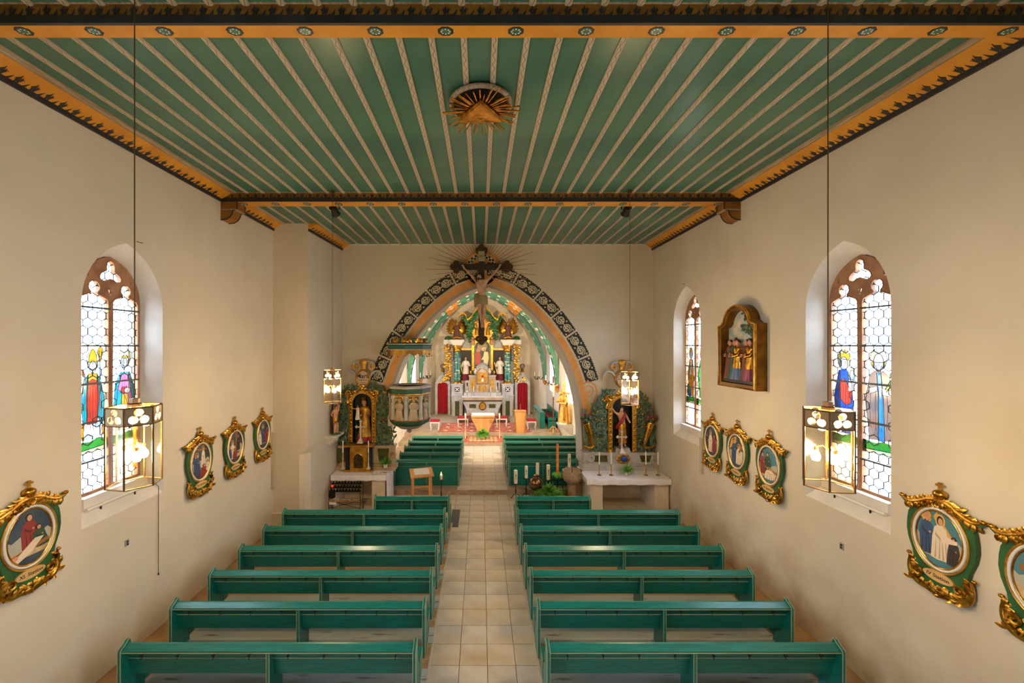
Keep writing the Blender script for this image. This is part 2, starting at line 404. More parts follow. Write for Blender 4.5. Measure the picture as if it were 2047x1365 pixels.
# ornament panels with scrolls
PL = .70; GAP = .075
for sg in (-1, 1):
    for k in range(6):
        s0 = .07 + (PL + GAP) * k + PL / 2
        if k == 5 and sg == 1: pass
        to = lambda u, v, d, s0=s0, sg=sg: (lambda q: (q[0], YF - d, q[1]))(AC.at(sg * (s0 + u), .60 + v))
        mb = MB().m('panel_dark'); h = PL / 2; nt_ = 11
        lp = []
        for i in range(nt_): lp += [(-h + PL * i / nt_, -.2), (-h + PL * (i + .5) / nt_, -.225 if i % 2 else -.215)]
        for i in range(6): lp += [(h, -.2 + .4 * i / 6), (h + .02, -.2 + .4 * (i + .5) / 6)]
        for i in range(nt_): lp += [(h - PL * i / nt_, .2), (h - PL * (i + .5) / nt_, .235 if i % 2 else .225)]
        for i in range(6): lp += [(-h, .2 - .4 * i / 6), (-h - .02, .2 - .4 * (i + .5) / 6)]
        mb.plate([lp], to, 0, .006)
        pn = mb.build('ornament_panel', None, wall_arch, smooth=0)
        mb = MB()
        sp = spiral(-.165, 0, .045, .15, PI * .5, -1.75, 26)
        e = sp[-1]; S = sp + [(-x, -y) for x, y in reversed(sp)]
        mb.ribbon(S, .030, to, .006, .010)
        for cx in (-.165, .165):
            for q in range(6):
                a = q * PI / 3 + .3; r0, r1 = .045, .105
                mb.plate([[(cx + r0 * math.cos(a), r0 * math.sin(a)), (cx + r1 * math.cos(a - .33), r1 * math.sin(a - .33)), (cx + r1 * math.cos(a + .33), r1 * math.sin(a + .33))]], to, .006, .009)
            mb.plate([arc(cx, 0, .03, 0, 2 * PI, 8)[:-1]], to, .006, .009)
        for x, y in ((-.02, .13), (.02, -.13), (-.31, .14), (.31, -.14), (-.31, -.14), (.31, .14)):
            mb.plate([[(x - .035, y), (x, y - .035), (x + .035, y), (x, y + .035)]], to, .006, .009)
        mb.build('painted_scroll', 'panel_cream', pn, smooth=0)
# thin orange ticks between the panels
# painted volute with stem on the right of the arch
mb = MB(); vc = P(1175, 780, YF)
sp = spiral(vc.x, vc.z, .04, .29, .5, -2.0, 40)
mb.ribbon(sp, .05, W0, 0, .010)
stem = bez((sp[-1][0], sp[-1][1]), (vc.x + .42, vc.z - .2), (vc.x + .02, vc.z - .5), (vc.x + .05, vc.z - .95), 10) + [(vc.x - .12, vc.z - 1.02), (vc.x - .14, vc.z - 1.9)]
mb.ribbon(stem, .05, W0, 0, .010)
for i in range(4):
    q = vc.z - 1.08 - .1 * i; mb.ribbon([(vc.x - .04, q), (vc.x + .14, q)], .014, W0, 0, .006)
mb.ribbon([(vc.x + .05, vc.z - .98), (vc.x + .05, vc.z - 1.5)], .014, W0, 0, .006)
mb.build('painted_volute', 'arch_orange', wall_arch, smooth=0)
# painted halo and rays behind the crucifix
mat('ray_brown', (176, 134, 88), .85)
hc = (.03, 7.50)
mb = MB(); mb.plate([[(hc[0] + (.66 + .05 * (i % 2)) * math.cos(2 * PI * i / 40), hc[1] + (.62 + .05 * (i % 2)) * math.sin(2 * PI * i / 40)) for i in range(40)]], W0, 0, .004)
mb.build('painted_halo', 'arch_orange', wall_arch, smooth=0)
mb = MB()
for i in range(40):
    a = 2 * PI * i / 40; b = a + 2 * PI / 40; r0, r1 = (.40, .46) if i % 2 else (.46, .52)
    mb.m('panel_dark' if (i // 1) % 2 else 'white_paint')
    for rr in ((.40, .46), (.46, .52)):
        mb.m('panel_dark' if (i + (rr[0] > .43)) % 2 else 'white_paint')
        mb.plate([[(hc[0] + rr[0] * math.cos(a), hc[1] + rr[0] * math.sin(a)), (hc[0] + rr[1] * math.cos(a), hc[1] + rr[1] * math.sin(a)), (hc[0] + rr[1] * math.cos(b), hc[1] + rr[1] * math.sin(b)), (hc[0] + rr[0] * math.cos(b), hc[1] + rr[0] * math.sin(b))]], W0, .004, .006)
mb.build('painted_check_ring', None, wall_arch, smooth=0)
mb = MB()
for i in range(38):
    a = -.42 + (PI + .84) * i / 37; r1 = 1.42 + (.28 if i % 2 else 0) + .12 * abs(math.cos(a))
    if math.sin(a) > 0: r1 = min(r1, (8.31 - hc[1]) / max(.05, math.sin(a)))
    pts = []
    for j in range(19):
        r = .58 + (r1 - .58) * j / 18; wv = .008 * (1 if j % 2 else -1) * min(1, j / 4)
        pts.append((hc[0] + r * math.cos(a) - wv * math.sin(a), hc[1] + r * math.sin(a) + wv * math.cos(a)))
    mb.ribbon(pts, [.034 - .018 * j / 18 for j in range(19)], W0, .004, .008)
mb.build('painted_rays', 'ray_brown', wall_arch, smooth=0)
# ---------------------------------------------------------------- ceiling of boards and battens
mb = MB(); mb.bb(-WX - .6, WX + .6, YB - .5, YF + .85, CEIL + .02, CEIL + .3)
ceiling = mb.build('ceiling', 'ceil_green'); struct(ceiling, 'flat green boarded ceiling with pale carved battens', 'ceiling')
bw = mat('batten', (186, 176, 156), .6)
nt = bw.node_tree; N = nt.nodes; L = nt.links; b = N['Principled BSDF']
tc = N.new('ShaderNodeTexCoord'); sx = N.new('ShaderNodeSeparateXYZ'); L.new(tc.outputs['Object'], sx.inputs[0])
def mth(op, a, c=None, clamp=False):
    n = N.new('ShaderNodeMath'); n.operation = op; n.use_clamp = clamp
    for i, q in enumerate((a, c)):
        if q is None: continue
        if isinstance(q, (int, float)): n.inputs[i].default_value = q
        else: L.new(q, n.inputs[i])
    return n.outputs[0]
wv = mth('MULTIPLY', mth('SINE', mth('MULTIPLY', sx.outputs['Y'], 42.0)), .013)
msk = mth('LESS_THAN', mth('ABSOLUTE', mth('SUBTRACT', sx.outputs['X'], wv)), .0038)
mx = N.new('ShaderNodeMix'); mx.data_type = 'RGBA'; mx.inputs[6].default_value = lin((186, 176, 156)) + (1,); mx.inputs[7].default_value = lin((112, 80, 54)) + (1,)
L.new(msk, mx.inputs[0]); L.new(mx.outputs[2], b.inputs['Base Color'])
BX = sorted([-.016 + s * (.169 + .352 * k) for k in range(15) for s in (-1, 1)])
BAYS = ((YB, 3.92), (4.07, 8.72), (9.02, YF))
edges = [-WX] + BX + [WX]
for y0, y1 in BAYS:
    mb = MB(); L_ = y1 - y0
    mb.bb(-.034, .034, -L_ / 2, L_ / 2, -.022, 0); mb.bb(-.022, .022, -L_ / 2, L_ / 2, -.03, -.022)
    bt = None
    for x in BX:
        if bt is None: bt = mb.build('batten', 'batten', ceiling, loc=(x, (y0 + y1) / 2, CEIL), smooth=0)
        else: inst(bt, 'batten', ceiling, (x, (y0 + y1) / 2, CEIL))
    bd = {}
    for a, c in zip(edges, edges[1:]):
        w = round(c - a, 3)
        if w not in bd:
            mb = MB(); mb.bb(-w / 2 + .004, w / 2 - .004, -L_ / 2, L_ / 2, -.004, .016); bd[w] = mb.build('ceiling_board', 'ceil_green', ceiling, loc=((a + c) / 2, (y0 + y1) / 2, CEIL), smooth=0)
        else: inst(bd[w], 'ceiling_board', ceiling, ((a + c) / 2, (y0 + y1) / 2, CEIL))
# flame motif of the painted borders: polygons in a unit cell (x 0..1, y 0..1)
MOTIF = [[(.36, 0), (.40, .30), (.30, .52), (.47, .78), (.50, 1.0), (.55, .74), (.60, .50), (.64, .80), (.72, .62), (.80, .70), (.72, .45), (.66, .2), (.70, 0), (.60, 0), (.56, .30), (.50, .12), (.46, 0)],
         [(.66, 0), (.76, .16), (.92, .14), (1.02, .30), (1.16, .62), (1.12, .2), (1.0, .02), (.9, 0)]]
def border(mb, y0, y1, cell, v0, v1, to):
    n = int((y1 - y0) / cell)
    for i in range(n):
        for pg in MOTIF: mb.plate([[(y0 + (i + x) * cell, v0 + (v1 - v0) * q) for x, q in pg]], to, 0, .004, caps=(False, True))
def rosette_mesh():
    mb = MB(); Z = lambda u, v, d: (u, v, -d)
    mb.m('blackpaint').plate([[(.085 * math.cos(2 * PI * i / 16) * (1 if i % 2 else .9), .062 * math.sin(2 * PI * i / 16) * (1 if i % 2 else .9)) for i in range(16)]], Z, 0, .003)
    mb.m('ceil_green').plate([[(.060 * math.cos(2 * PI * i / 12), .044 * math.sin(2 * PI * i / 12)) for i in range(12)]], Z, .003, .005)
    mb.m('white_paint')
    for i in range(8):
        a = 2 * PI * i / 8; x, y = .042 * math.cos(a), .03 * math.sin(a)
        mb.plate([[(x + .009 * math.cos(2 * PI * j / 6), y + .007 * math.sin(2 * PI * j / 6)) for j in range(6)]], Z, .005, .007)
    return mb
ros = None
for (y0, y1), nmx, lab in (((3.90, 4.07), 'ceiling_beam', 'painted ceiling beam with orange underside and rosettes, nearest the loft'), ((8.72, 9.02), 'ceiling_beam', 'painted ceiling beam on corbels halfway down the nave')):
    zb = 8.15
    mb = MB(); mb.m('ochre_face').bb(-WX, WX, y0, y1, zb + .005, CEIL + .01)
    bm_ = mb.build(nmx, None, smooth=0); tag(bm_, lab, 'ceiling beam', kind='structure')
    mb = MB(); mb.bb(-WX, WX, y0 - .012, y0 + .02, zb - .004, zb + .075); mb.build('black_edge', 'blackpaint', bm_, smooth=0)
    mb = MB(); mb.bb(-WX, WX, y0 + .02, y1 + .005, zb - .004, zb + .005); mb.build('orange_soffit', 'orange', bm_, smooth=0)
    mb = MB(); border(mb, -WX, WX - .17, .17, zb + .072, zb + .182, XZ(y0)); mb.build('painted_border', 'blackpaint', bm_, smooth=0)
    mb = MB(); mb.bb(-WX, WX, y0 - .018, y0, CEIL - .012, CEIL); mb.build('top_moulding', 'tan_wood', bm_, smooth=0)
    for k in range(16):
        x = -5.28 + .704 * k
        if ros is None: ros = rosette_mesh().build('rosette', None, bm_, loc=(x, (y0 + .01 + y1) / 2, zb - .004), smooth=0)
        else: inst(ros, 'rosette', bm_, (x, (y0 + .01 + y1) / 2, zb - .004), scale=(1, 1 if y0 < 5 else 1.6, 1))
# corbels under the far beam
for s in (-1, 1):
    r = thing('beam_corbel', 'carved ochre corbel under the far ceiling beam on the %s wall' % ('left' if s < 0 else 'right'), 'corbel', (s * WX, 8.87, 8.15), group='corbels under the far beam', kind='structure')
    prof = [(0, 0), (-.36, 0), (-.36, -.17), (-.28, -.19)] + arc(-.10, -.22, .17, PI, 1.5 * PI, 5)[0:] + [(0, -.40)]
    prof = [(0, -.003), (-.36, -.003), (-.36, -.16), (-.30, -.185), (-.27, -.20), (-.25, -.27), (-.2, -.34), (-.12, -.39), (0, -.40)]
    mb = MB(); mb.plate([prof], lambda u, v, d: (u * s, d, v), -.14, .14); mb.build('body', 'ochre_face', r, smooth=0)
    mb = MB()
    for yy in (-.14, .14): mb.tube([(u * s, yy, v) for u, v in prof[1:]], .014, 4)
    mb.build('edge_band', 'blackpaint', r)
    mb = MB(); mb.bb(min(0, -.37 * s), max(0, -.37 * s), -.15, .15, -.185, -.165); mb.build('fillet', 'tan_wood', r)
# cornices
def cornice(nm, side, xw, y0, y1, lab, slant=0.0):
    to = lambda u, v, d: (side * (xw - u) - side * 0, v, d)
    r = thing(nm, lab, 'cornice', (side * xw, (y0 + y1) / 2, 8.15), kind='structure'); off = r.location
    px = lambda d, y: side * (xw - d - slant * (y - y0))
    def sweep(mb, prof):
        k = len(prof); vs = [(px(d, y), y, z) for y in (y0, y1) for d, z in prof]
        mb.add(vs, [(i, (i + 1) % k, k + (i + 1) % k, k + i) for i in range(k)] + [tuple(range(k)), tuple(range(k, 2 * k))])
    mb = MB(); sweep(mb, [(-.02, 8.14), (.035, 8.14), (.045, 8.20), (-.02, 8.20)]); mb.build('black_edge', 'blackpaint', r, off=off, smooth=0)
    mb = MB(); sweep(mb, [(-.02, 8.20), (.04, 8.20), (.24, 8.33), (.24, CEIL), (-.02, CEIL)]); mb.build('orange_cove', 'orange', r, off=off, smooth=0)
    mb = MB(); sweep(mb, [(.24, 8.325), (.28, 8.32), (.30, 8.332), (.36, 8.335), (.36, CEIL), (.24, CEIL)]); mb.build('inner_moulding', 'tan_wood', r, off=off, smooth=0)
    L_ = math.hypot(.2, .13)
    def toc(u, v, d): return (px(.04 + .2 * v / L_ + d * .55, u), u, 8.20 + .13 * v / L_ - d * .84)
    mb = MB(); border(mb, y0, y1 - .1, .17, -.02, .135, toc); mb.build('painted_border', 'blackpaint', r, off=off, smooth=0)
cornice('trim_1', -1, WX, 4.07, 8.72, 'orange cornice with black flame border, left wall, long near stretch')
cornice('trim_2', -1, WX, 9.02, 10.93, 'orange cornice with black flame border, left wall between beam and pier')
cornice('trim_3', -1, 4.75, 10.95, YF, 'orange cornice with black flame border along the pier side', .066)
cornice('trim_4', 1, WX, 4.07, 8.72, 'orange cornice with black flame border, right wall, long near stretch')
cornice('trim_5', 1, WX, 9.02, YF, 'orange cornice with black flame border, right wall beyond the far beam')
mb = MB(); mb.bb(-4.4, WX, YF - .05, YF, CEIL - .03, CEIL); struct(mb.build('trim_6', 'white_paint'), 'thin white moulding where the arch wall meets the ceiling', 'moulding')
# ---------------------------------------------------------------- floor
mb = MB(); mb.bb(-WX - .6, WX + .6, YB - .5, YF + .9, -.12, -.012)
floor = mb.build('floor', 'grout'); struct(floor, 'pale stone tile floor of the nave aisle', 'floor')
tile_cache = {}
def tile(x0, x1, y0, y1, z, par, mt_, nm='tile'):
    w, l = round(x1 - x0, 3), round(y1 - y0, 3); k = (w, l, mt_)
    loc = ((x0 + x1) / 2, (y0 + y1) / 2, z + rnd.uniform(-.0015, .0015))
    if k not in tile_cache:
        mb = MB(); g = .004; a, c = w / 2 - g, l / 2 - g; e = .003
        mb.add([(-a, -c, -.014), (a, -c, -.014), (a, c, -.014), (-a, c, -.014), (-a, -c, -e), (a, -c, -e), (a, c, -e), (-a, c, -e), (-a + e, -c + e, 0), (a - e, -c + e, 0), (a - e, c - e, 0), (-a + e, c - e, 0)],
               [(0, 1, 5, 4), (1, 2, 6, 5), (2, 3, 7, 6), (3, 0, 4, 7), (4, 5, 9, 8), (5, 6, 10, 9), (6, 7, 11, 10), (7, 4, 8, 11), (8, 9, 10, 11)])
        tile_cache[k] = mb.build(nm, mt_, par, loc=loc, smooth=0)
        return
    inst(tile_cache[k], nm, par, loc)
AX = [-.80, -.335, .105, .545, .90]
y = 4.0
while y < YF + .1:
    for a, c in zip(AX, AX[1:]): tile(a, c, y, y + .444, 0, floor, 'tile')
    y += .444
YSTEP = 13.32
# transverse walk in front of the arch
xs = [-4.7 + .4875 * i for i in range(9)]; ys = [11.15 + .434 * i for i in range(6)]
for a, c in zip(xs, xs[1:]):
    for p, q in zip(ys, ys[1:]): tile(a, c, p, q, 0, floor, 'tile')
xs = [.90 + .48 * i for i in range(11)]
for a, c in zip(xs, xs[1:]):
    for p, q in zip(ys, ys[1:]): tile(a, c, p, q, 0, floor, 'tile')
for s in (-1, 1):
    for i in range(9):
        x0, x1 = (4.93, 5.7); y0 = 4.0 + .8 * i
        tile(min(s * x0, s * x1), max(s * x0, s * x1), y0, y0 + .8, 0, floor, 'tile_tan')
# step and chancel floor
mb = MB(); mb.bb(ACX - 3.24, ACX + 3.24, YSTEP, 14.06, -.02, CF - .014); mb.bb(-4.05, 4.3, 14.05, 19.1, -.02, CF - .014); chf = mb.build('floor', 'stone'); struct(chf, 'pale stone floor of the chancel one step above the nave', 'floor')
y = YSTEP
while y < 19.0:
    for a, c in zip(AX, AX[1:]): tile(a, c, y, min(19.1, y + .445), CF, chf, 'tile')
    y += .445
mat('side_floor', (176, 156, 132), .6, col2=(160, 136, 110), scale=2)
for x0, x1 in ((ACX - 3.24, -.80), (.90, ACX + 3.24)):
    mb = MB(); mb.bb(x0, x1, YSTEP, 14.05, CF - .014, CF - .001); mb.bb(x0 if x0 > 0 else -3.95, 4.2 if x0 > 0 else x1, 14.05, 19.1, CF - .014, CF - .001); mb.build('floor_slab', 'side_floor', chf)
mb = MB(); mb.bb(-4.05, 4.3, 19.1, 20.6, 0, .32); st1 = mb.build('floor', 'side_floor'); struct(st1, 'single stone altar step behind the chancel pews', 'step')
mb = MB(); mb.bb(-4.05, 4.3, 20.6, 27.6, 0, AF); saf = mb.build('floor', 'side_floor'); struct(saf, 'stone sanctuary floor around the altars', 'floor')
# ---------------------------------------------------------------- chancel walls and vault
CWL, CWR = -3.95, 4.2
def lanc(c, hw, z0, zs, za): return pointed(c, hw, z0, zs, za)
for side, xw, ws, nm in ((-1, CWL, (23.4, 18.9), 'wall_chancel_left'), (1, CWR, (23.4, 18.9), 'wall_chancel_right')):
    mb = MB(); to = lambda u, v, d, side=side, xw=xw: (xw + side * d, u, v)
    mb.plate([[(14.05, 0), (25.6, 0), (25.6, 5.9), (14.05, 5.9)]] + [pointed(c, .75, 2.3, 4.2, 5.1) for c in ws], to, 0, .5)
    w = mb.build(nm, 'chancel_plaster', smooth=0); struct(w, 'bright plastered %s side wall of the chancel' % ('left' if side < 0 else 'right'), 'wall')
    for k, c in enumerate(ws):
        r = thing('window_%d' % (6 + k + (0 if side < 0 else 2)), 'plain pointed window in the %s chancel wall, %s the altar' % ('left' if side < 0 else 'right', 'nearer' if k == 0 else 'farther from'), 'window', (xw + side * .3, c, 2.3), kind='structure')
        o_ = pointed(c, .75, 2.3, 4.2, 5.1); i_ = pointed(c, .68, 2.37, 4.2, 5.0)
        mb = MB(); mb.plate([o_, i_], to, .26, .34); mb.bb(min(xw + side * .27, xw + side * .33), max(xw + side * .27, xw + side * .33), c - .03, c + .03, 2.3, 4.95)
        mb.build('frame', 'white_paint', r, off=r.location, smooth=0)
        for dd in (-1, 1):
            glass_mat('glass_plain', (225, 230, 240), .04)
            hp = [(q, v) for q, v in i_]
            mb = MB(); mb.plate([[(c + dd * .03, 2.37), (c + dd * .68, 2.37), (c + dd * .68, 4.2), (c + dd * .38, 4.75), (c + dd * .03, 5.0)]], to, .295, .30); mb.build('pane', 'glass_plain', r, off=r.location, smooth=0)
for nm, a, c in (('wall_apse_left', (CWL, 25.6), (-3.1, 27.5)), ('wall_apse_right', (CWR, 25.6), (3.4, 27.5))):
    mb = MB(); s = -1 if a[0] < 0 else 1
    mb.plate([[a, c, (c[0] + s * .5, c[1]), (a[0] + s * .5, a[1])]], XYp, 0, 5.9)
    struct(mb.build(nm, 'chancel_plaster', smooth=0), 'bright plastered slanting wall of the apse on the %s' % ('left' if s < 0 else 'right'), 'wall')
mb = MB(); mb.bb(-3.7, 4.0, 27.5, 28.0, 0, 8.7); struct(mb.build('wall_apse', 'chancel_plaster'), 'white plastered end wall of the apse behind the high altar', 'wall')
def vprof(cx, hw, zs, h, n=14):
    c = (h * h - hw * hw) / (2 * hw); R = hw + c; a = math.asin(min(1, h / R))
    r = [(cx - c + R * math.cos(a * i / n), zs + R * math.sin(a * i / n)) for i in range(n + 1)]
    return [(2 * cx - x, z) for x, z in r[:-1]] + [r[n]] + [(x, z) for x, z in reversed(r[:-1])]
mb = MB(); secs = [(14.02, .125, 4.09), (18.5, .125, 4.09), (25.6, .125, 4.09), (27.6, .15, 3.27)]
rows = [vprof(cx, hw, 4.2, 4.1) for _, cx, hw in secs]; k = len(rows[0])
mb.add([(x, secs[i][0], z) for i, rw in enumerate(rows) for x, z in rw], [(i * k + j, i * k + j + 1, (i + 1) * k + j + 1, (i + 1) * k + j) for i in range(len(rows) - 1) for j in range(k - 1)])
vault = mb.build('ceiling', 'chancel_plaster', smooth=60); struct(vault, 'white pointed vault over the chancel behind the arch', 'ceiling')
# roof above the vault keeps the sky out
mb = MB(); mb.bb(-4.6, 4.9, 14.0, 28.0, 8.6, 8.8); mb.bb(-4.6, -4.2, 14.0, 28, 5.85, 8.65); mb.bb(4.5, 4.9, 14.0, 28, 5.85, 8.65); struct(mb.build('ceiling', 'chancel_plaster'), 'roof over the chancel vault', 'roof')
mat('rib_green', (86, 140, 116), .6, col2=(74, 124, 100), scale=3); mat('rib_orange', (206, 138, 60), .6)
HR, WR = 5.3, 4.07; cR = (HR * HR - WR * WR) / (2 * WR); RR = WR + cR; aR = math.asin(HR / RR)
def rib(s, yc, yb, lab):
    pts = []; n = 26
    for i in range(n + 1):
        f = aR * i / n; xx = -cR + RR * math.cos(f); zz = 2.8 + RR * math.sin(f)
        xw = CWR - .1 if s > 0 else -(CWL) + .1
        pts.append((.125 + s * xx * .985, yc + (yb - yc) * (1 - xx / WR), zz))
    mb = MB()
    for i in range(n):
        a, c = pts[i], pts[i + 1]; mb.m('rib_orange' if 17 <= i <= 19 else 'rib_green'); mb.tube([a, c], .17, 4, cap=False)
    o = mb.build('rib', None, vault, smooth=0)
    mb = MB()
    for i in range(2, n - 1, 2):
        for q in (-1, 1):
            a = Vector(pts[i]); c = Vector(pts[i + 1]); cc = a + (c - a) * .6; dn = Vector((-s * .5, 0, -.6)).normalized() * .14
            sh = Vector((0, .10 * q, 0)); mb.tube([a + dn + sh, cc + dn + sh], .017, 4)
    mb.build('painted_dash', 'white_paint', o, smooth=0)
for s in (-1, 1):
    for yc, yb in ((21.5, 23.5), (21.5, 21.5), (21.5, 18.0), (25.6, 23.5), (14.3, 18.0)): rib(s, yc, yb, '')
    for yc in (21.5, 25.6):
        mb = MB(); x = .125 + s * 4.0; mb.lathe([(.02, -.35), (.12, -.2), (.15, -.04), (.19, 0), (.19, .05)], 10, (x, yc, 2.8)); mb.build('rib_corbel', 'rib_orange', vault)
for yb in (23.5, 18.0): MB().lathe([(.05, -.1), (.2, -.05), (.24, .05), (.1, .12)], 12, (.125, yb, 8.0)).build('boss', 'goldflat', vault)
# ================================================================ nave windows: tracery, leaded hexagon panes, figures
FIGK = 1.8 / SKY / 2 ** SC.view_settings.exposure * 2.0
def fig_glass(c):
    nm = 'glass_%d_%d_%d' % c
    if nm in M: return nm
    m = glass_mat(nm, c, .03)
    for n in m.node_tree.nodes:
        if n.type == 'BSDF_TRANSPARENT':
            q = lin(c); n.inputs[0].default_value = (q[0] * FIGK, q[1] * FIGK, q[2] * FIGK, 1)
    return nm
glass_mat('glass_clear', (236, 240, 246), .03); glass_mat('glass_cool', (214, 226, 240), .03); glass_mat('glass_rose', (240, 228, 228), .03)
mat('lead', (84, 86, 92), .6, .3); mat('bar_iron', (74, 82, 84), .5, .4)
def clip(poly, x0, x1, y0, y1):
    def cut(pts, f, g):
        out = []
        for i, p in enumerate(pts):
            q = pts[i - 1]
            if f(p):
                if not f(q): out.append(g(q, p))
                out.append(p)
            elif f(q): out.append(g(q, p))
        return out
    def ix(x): return lambda a, b: (x, a[1] + (b[1] - a[1]) * (x - a[0]) / (b[0] - a[0]))
    def iy(y): return lambda a, b: (a[0] + (b[0] - a[0]) * (y - a[1]) / (b[1] - a[1]), y)
    for f, g in ((lambda p: p[0] >= x0, ix(x0)), (lambda p: p[0] <= x1, ix(x1)), (lambda p: p[1] >= y0, iy(y0)), (lambda p: p[1] <= y1, iy(y1))):
        poly = cut(poly, f, g)
        if len(poly) < 3: return []
    return poly
def ell(cx, cy, rx, ry, n=14, a0=0, a1=2 * PI): return [(cx + rx * math.cos(a0 + (a1 - a0) * i / n), cy + ry * math.sin(a0 + (a1 - a0) * i / n)) for i in range(n if abs(a1 - a0 - 2 * PI) < 1e-6 else n + 1)]
GRN = (70, 170, 60); YEL = (250, 176, 40); WHT = (255, 250, 240); HAL = (255, 240, 180); FACE = (255, 226, 214); RED = (235, 66, 46); TEAL = (30, 168, 176); BLU = (40, 92, 214); BRN = (190, 160, 146); BRN2 = (160, 126, 110); ORG = (246, 150, 40); PNK = (226, 120, 170); SKYB = (70, 150, 220); BLUW = (206, 206, 236)
ground = [(GRN, [(-1, 0), (1, .02), (1, .085), (.3, .10), (-.2, .075), (-1, .09)]), (HAL, [(-1, -.03), (1, -.02), (1, .02), (-1, 0)])]
FIGS = {
 'bishop': ground + [(HAL, ell(.02, .88, .42, .105)), (YEL, [(-.28, .86), (-.22, .93), (0, 1.0), (.24, .93), (.28, .86)]), (FACE, ell(0, .81, .25, .06)),
   (TEAL, [(-.55, .70), (-.3, .74), (-.35, .3), (-.62, .22), (-.78, .5)]), (TEAL, [(.5, .70), (.3, .74), (.35, .3), (.7, .2), (.8, .5)]),
   (RED, [(-.32, .74), (.32, .74), (.42, .5), (.30, .25), (-.38, .25), (-.42, .5)]), (YEL, [(-.4, .66), (-.3, .75), (.3, .75), (.42, .66), (0, .69)]),
   (WHT, [(-.42, .25), (.38, .25), (.6, .10), (-.6, .10)]), (ORG, [(-.75, .28), (-.55, .25), (-.62, .10), (-.8, .11)]), (ORG, [(.6, .22), (.75, .22), (.85, .12), (.62, .12)]),
   (WHT, [(-.95, .62), (-.5, .64), (-.5, .74), (-.7, .80), (-.95, .76)]), (RED, [(-.98, .75), (-.5, .73), (-.62, .79), (-.9, .79)]),
   (ORG, [(.46, .86), (.56, .86), (.60, .97), (.42, .97)]), (YEL, ell(.52, .96, .2, .05)), ((200, 220, 240), [(.47, .12), (.54, .12), (.54, .86), (.47, .86)])],
 'queen': ground + [(HAL, ell(.05, .90, .46, .10)), (WHT, ell(.05, .84, .3, .085)), (YEL, [(-.2, .89), (.3, .89), (.28, .91), (-.18, .91)]), (FACE, ell(.05, .84, .15, .05)),
   (TEAL, [(-.3, .74), (.4, .74), (.75, .60), (.82, .2), (.5, .12), (-.6, .12), (-.9, .25), (-.72, .62)]), (PNK, [(-.2, .72), (.3, .72), (.75, .40), (.35, .36), (0, .5), (-.5, .56)]),
   (YEL, [(-.2, .5), (.3, .5), (.36, .12), (-.4, .12)]), ((170, 40, 40), [(-.3, .52), (.25, .50), (.2, .58), (-.2, .58)]), (FACE, ell(.25, .54, .25, .03))],
 'madonna': ground + [(HAL, ell(-.1, .88, .5, .11)), (YEL, [(-.34, .88), (-.42, .95), (-.2, .93), (-.05, .98), (.1, .93), (.34, .95), (.3, .87)]), (BLUW, ell(-.12, .83, .3, .075)),
   (BLU, [(-.5, .76), (.1, .78), (.5, .62), (.62, .35), (.5, .10), (-.7, .10), (-.85, .5)]), (RED, [(-.45, .64), (-.1, .68), (.5, .54), (.4, .42), (.0, .40), (-.4, .46)]),
   (HAL, ell(.5, .73, .3, .075)), (BLUW, ell(.5, .72, .18, .05)), (WHT, [(.25, .67), (.75, .67), (.7, .55), (.2, .55)]), ((250, 190, 40), [(.1, .24), (.8, .36), (.8, .33), (.1, .20)])],
 'joseph': ground + [(HAL, ell(0, .89, .56, .11)), (YEL, ell(0, .86, .44, .07, 10, PI, 2 * PI)), (BLUW, ell(0, .86, .32, .085)), (BLUW, [(-.2, .83), (.2, .83), (.05, .74)]),
   (BRN2, [(-.55, .74), (-.2, .78), (.3, .78), (.7, .72), (.85, .45), (.75, .12), (-.6, .10), (-.85, .5)]), (SKYB, [(-.12, .76), (.14, .76), (.3, .5), (.4, .10), (-.02, .10), (0, .5)]),
   (WHT, [(-.7, .60), (-.1, .63), (-.1, .58), (-.6, .55)]), (WHT, [(.1, .62), (.8, .60), (.8, .54), (.2, .55)]), (GRN, [(.4, .60), (.9, .74), (.95, .70), (.5, .58)]), (GRN, ell(.85, .74, .16, .03))],
 'orange_saint': ground + [(YEL, ell(0, .88, .42, .11)), (BLUW, ell(0, .85, .25, .075)), (ORG, [(-.4, .77), (.4, .77), (.7, .45), (.6, .1), (-.5, .1), (-.75, .5)]), (WHT, [(-.15, .76), (.15, .76), (.12, .4), (-.2, .4)]), (YEL, ell(0, .45, .3, .04)), (GRN, [(-.9, .1), (-.4, .1), (-.4, .35), (-.85, .3)]), (BLU, [(-.5, .08), (.0, .08), (-.05, .22), (-.4, .24)])],
 'green_saint': ground + [(YEL, ell(0, .88, .42, .11)), (BLUW, ell(0, .85, .25, .075)), (GRN, [(-.4, .77), (.4, .77), (.7, .45), (.6, .1), (-.5, .1), (-.75, .5)]), (WHT, [(-.3, .5), (.4, .55), (.4, .3), (-.3, .25)]), (BRN, [(-.2, .3), (.3, .3), (.4, .1), (-.3, .1)])],
}
HEXS = .085
def hexgrid(x0, x1, y0, y1, ox, oy):
    w = HEXS * math.sqrt(3); out = []
    r = -1; y = oy
    while y - HEXS < y1:
        x = ox + (w / 2 if r % 2 else 0) - 4 * w
        while x - w / 2 < x1:
            hx = [(x + HEXS * math.cos(PI / 6 + i * PI / 3), y + HEXS * math.sin(PI / 6 + i * PI / 3)) for i in range(6)]
            pg = clip(hx, x0, x1, y0, y1)
            if len(pg) >= 3:
                full = len(pg) == 6 and all(abs(a[0] - c[0]) < 1e-9 for a, c in zip(pg, hx))
                ar = abs(sum(pg[i - 1][0] * pg[i][1] - pg[i][0] * pg[i - 1][1] for i in range(len(pg)))) / 2
                if ar > 2e-4: out.append((pg, (x, y), full))
            x += w
        y += 1.5 * HEXS; r += 1
    return out
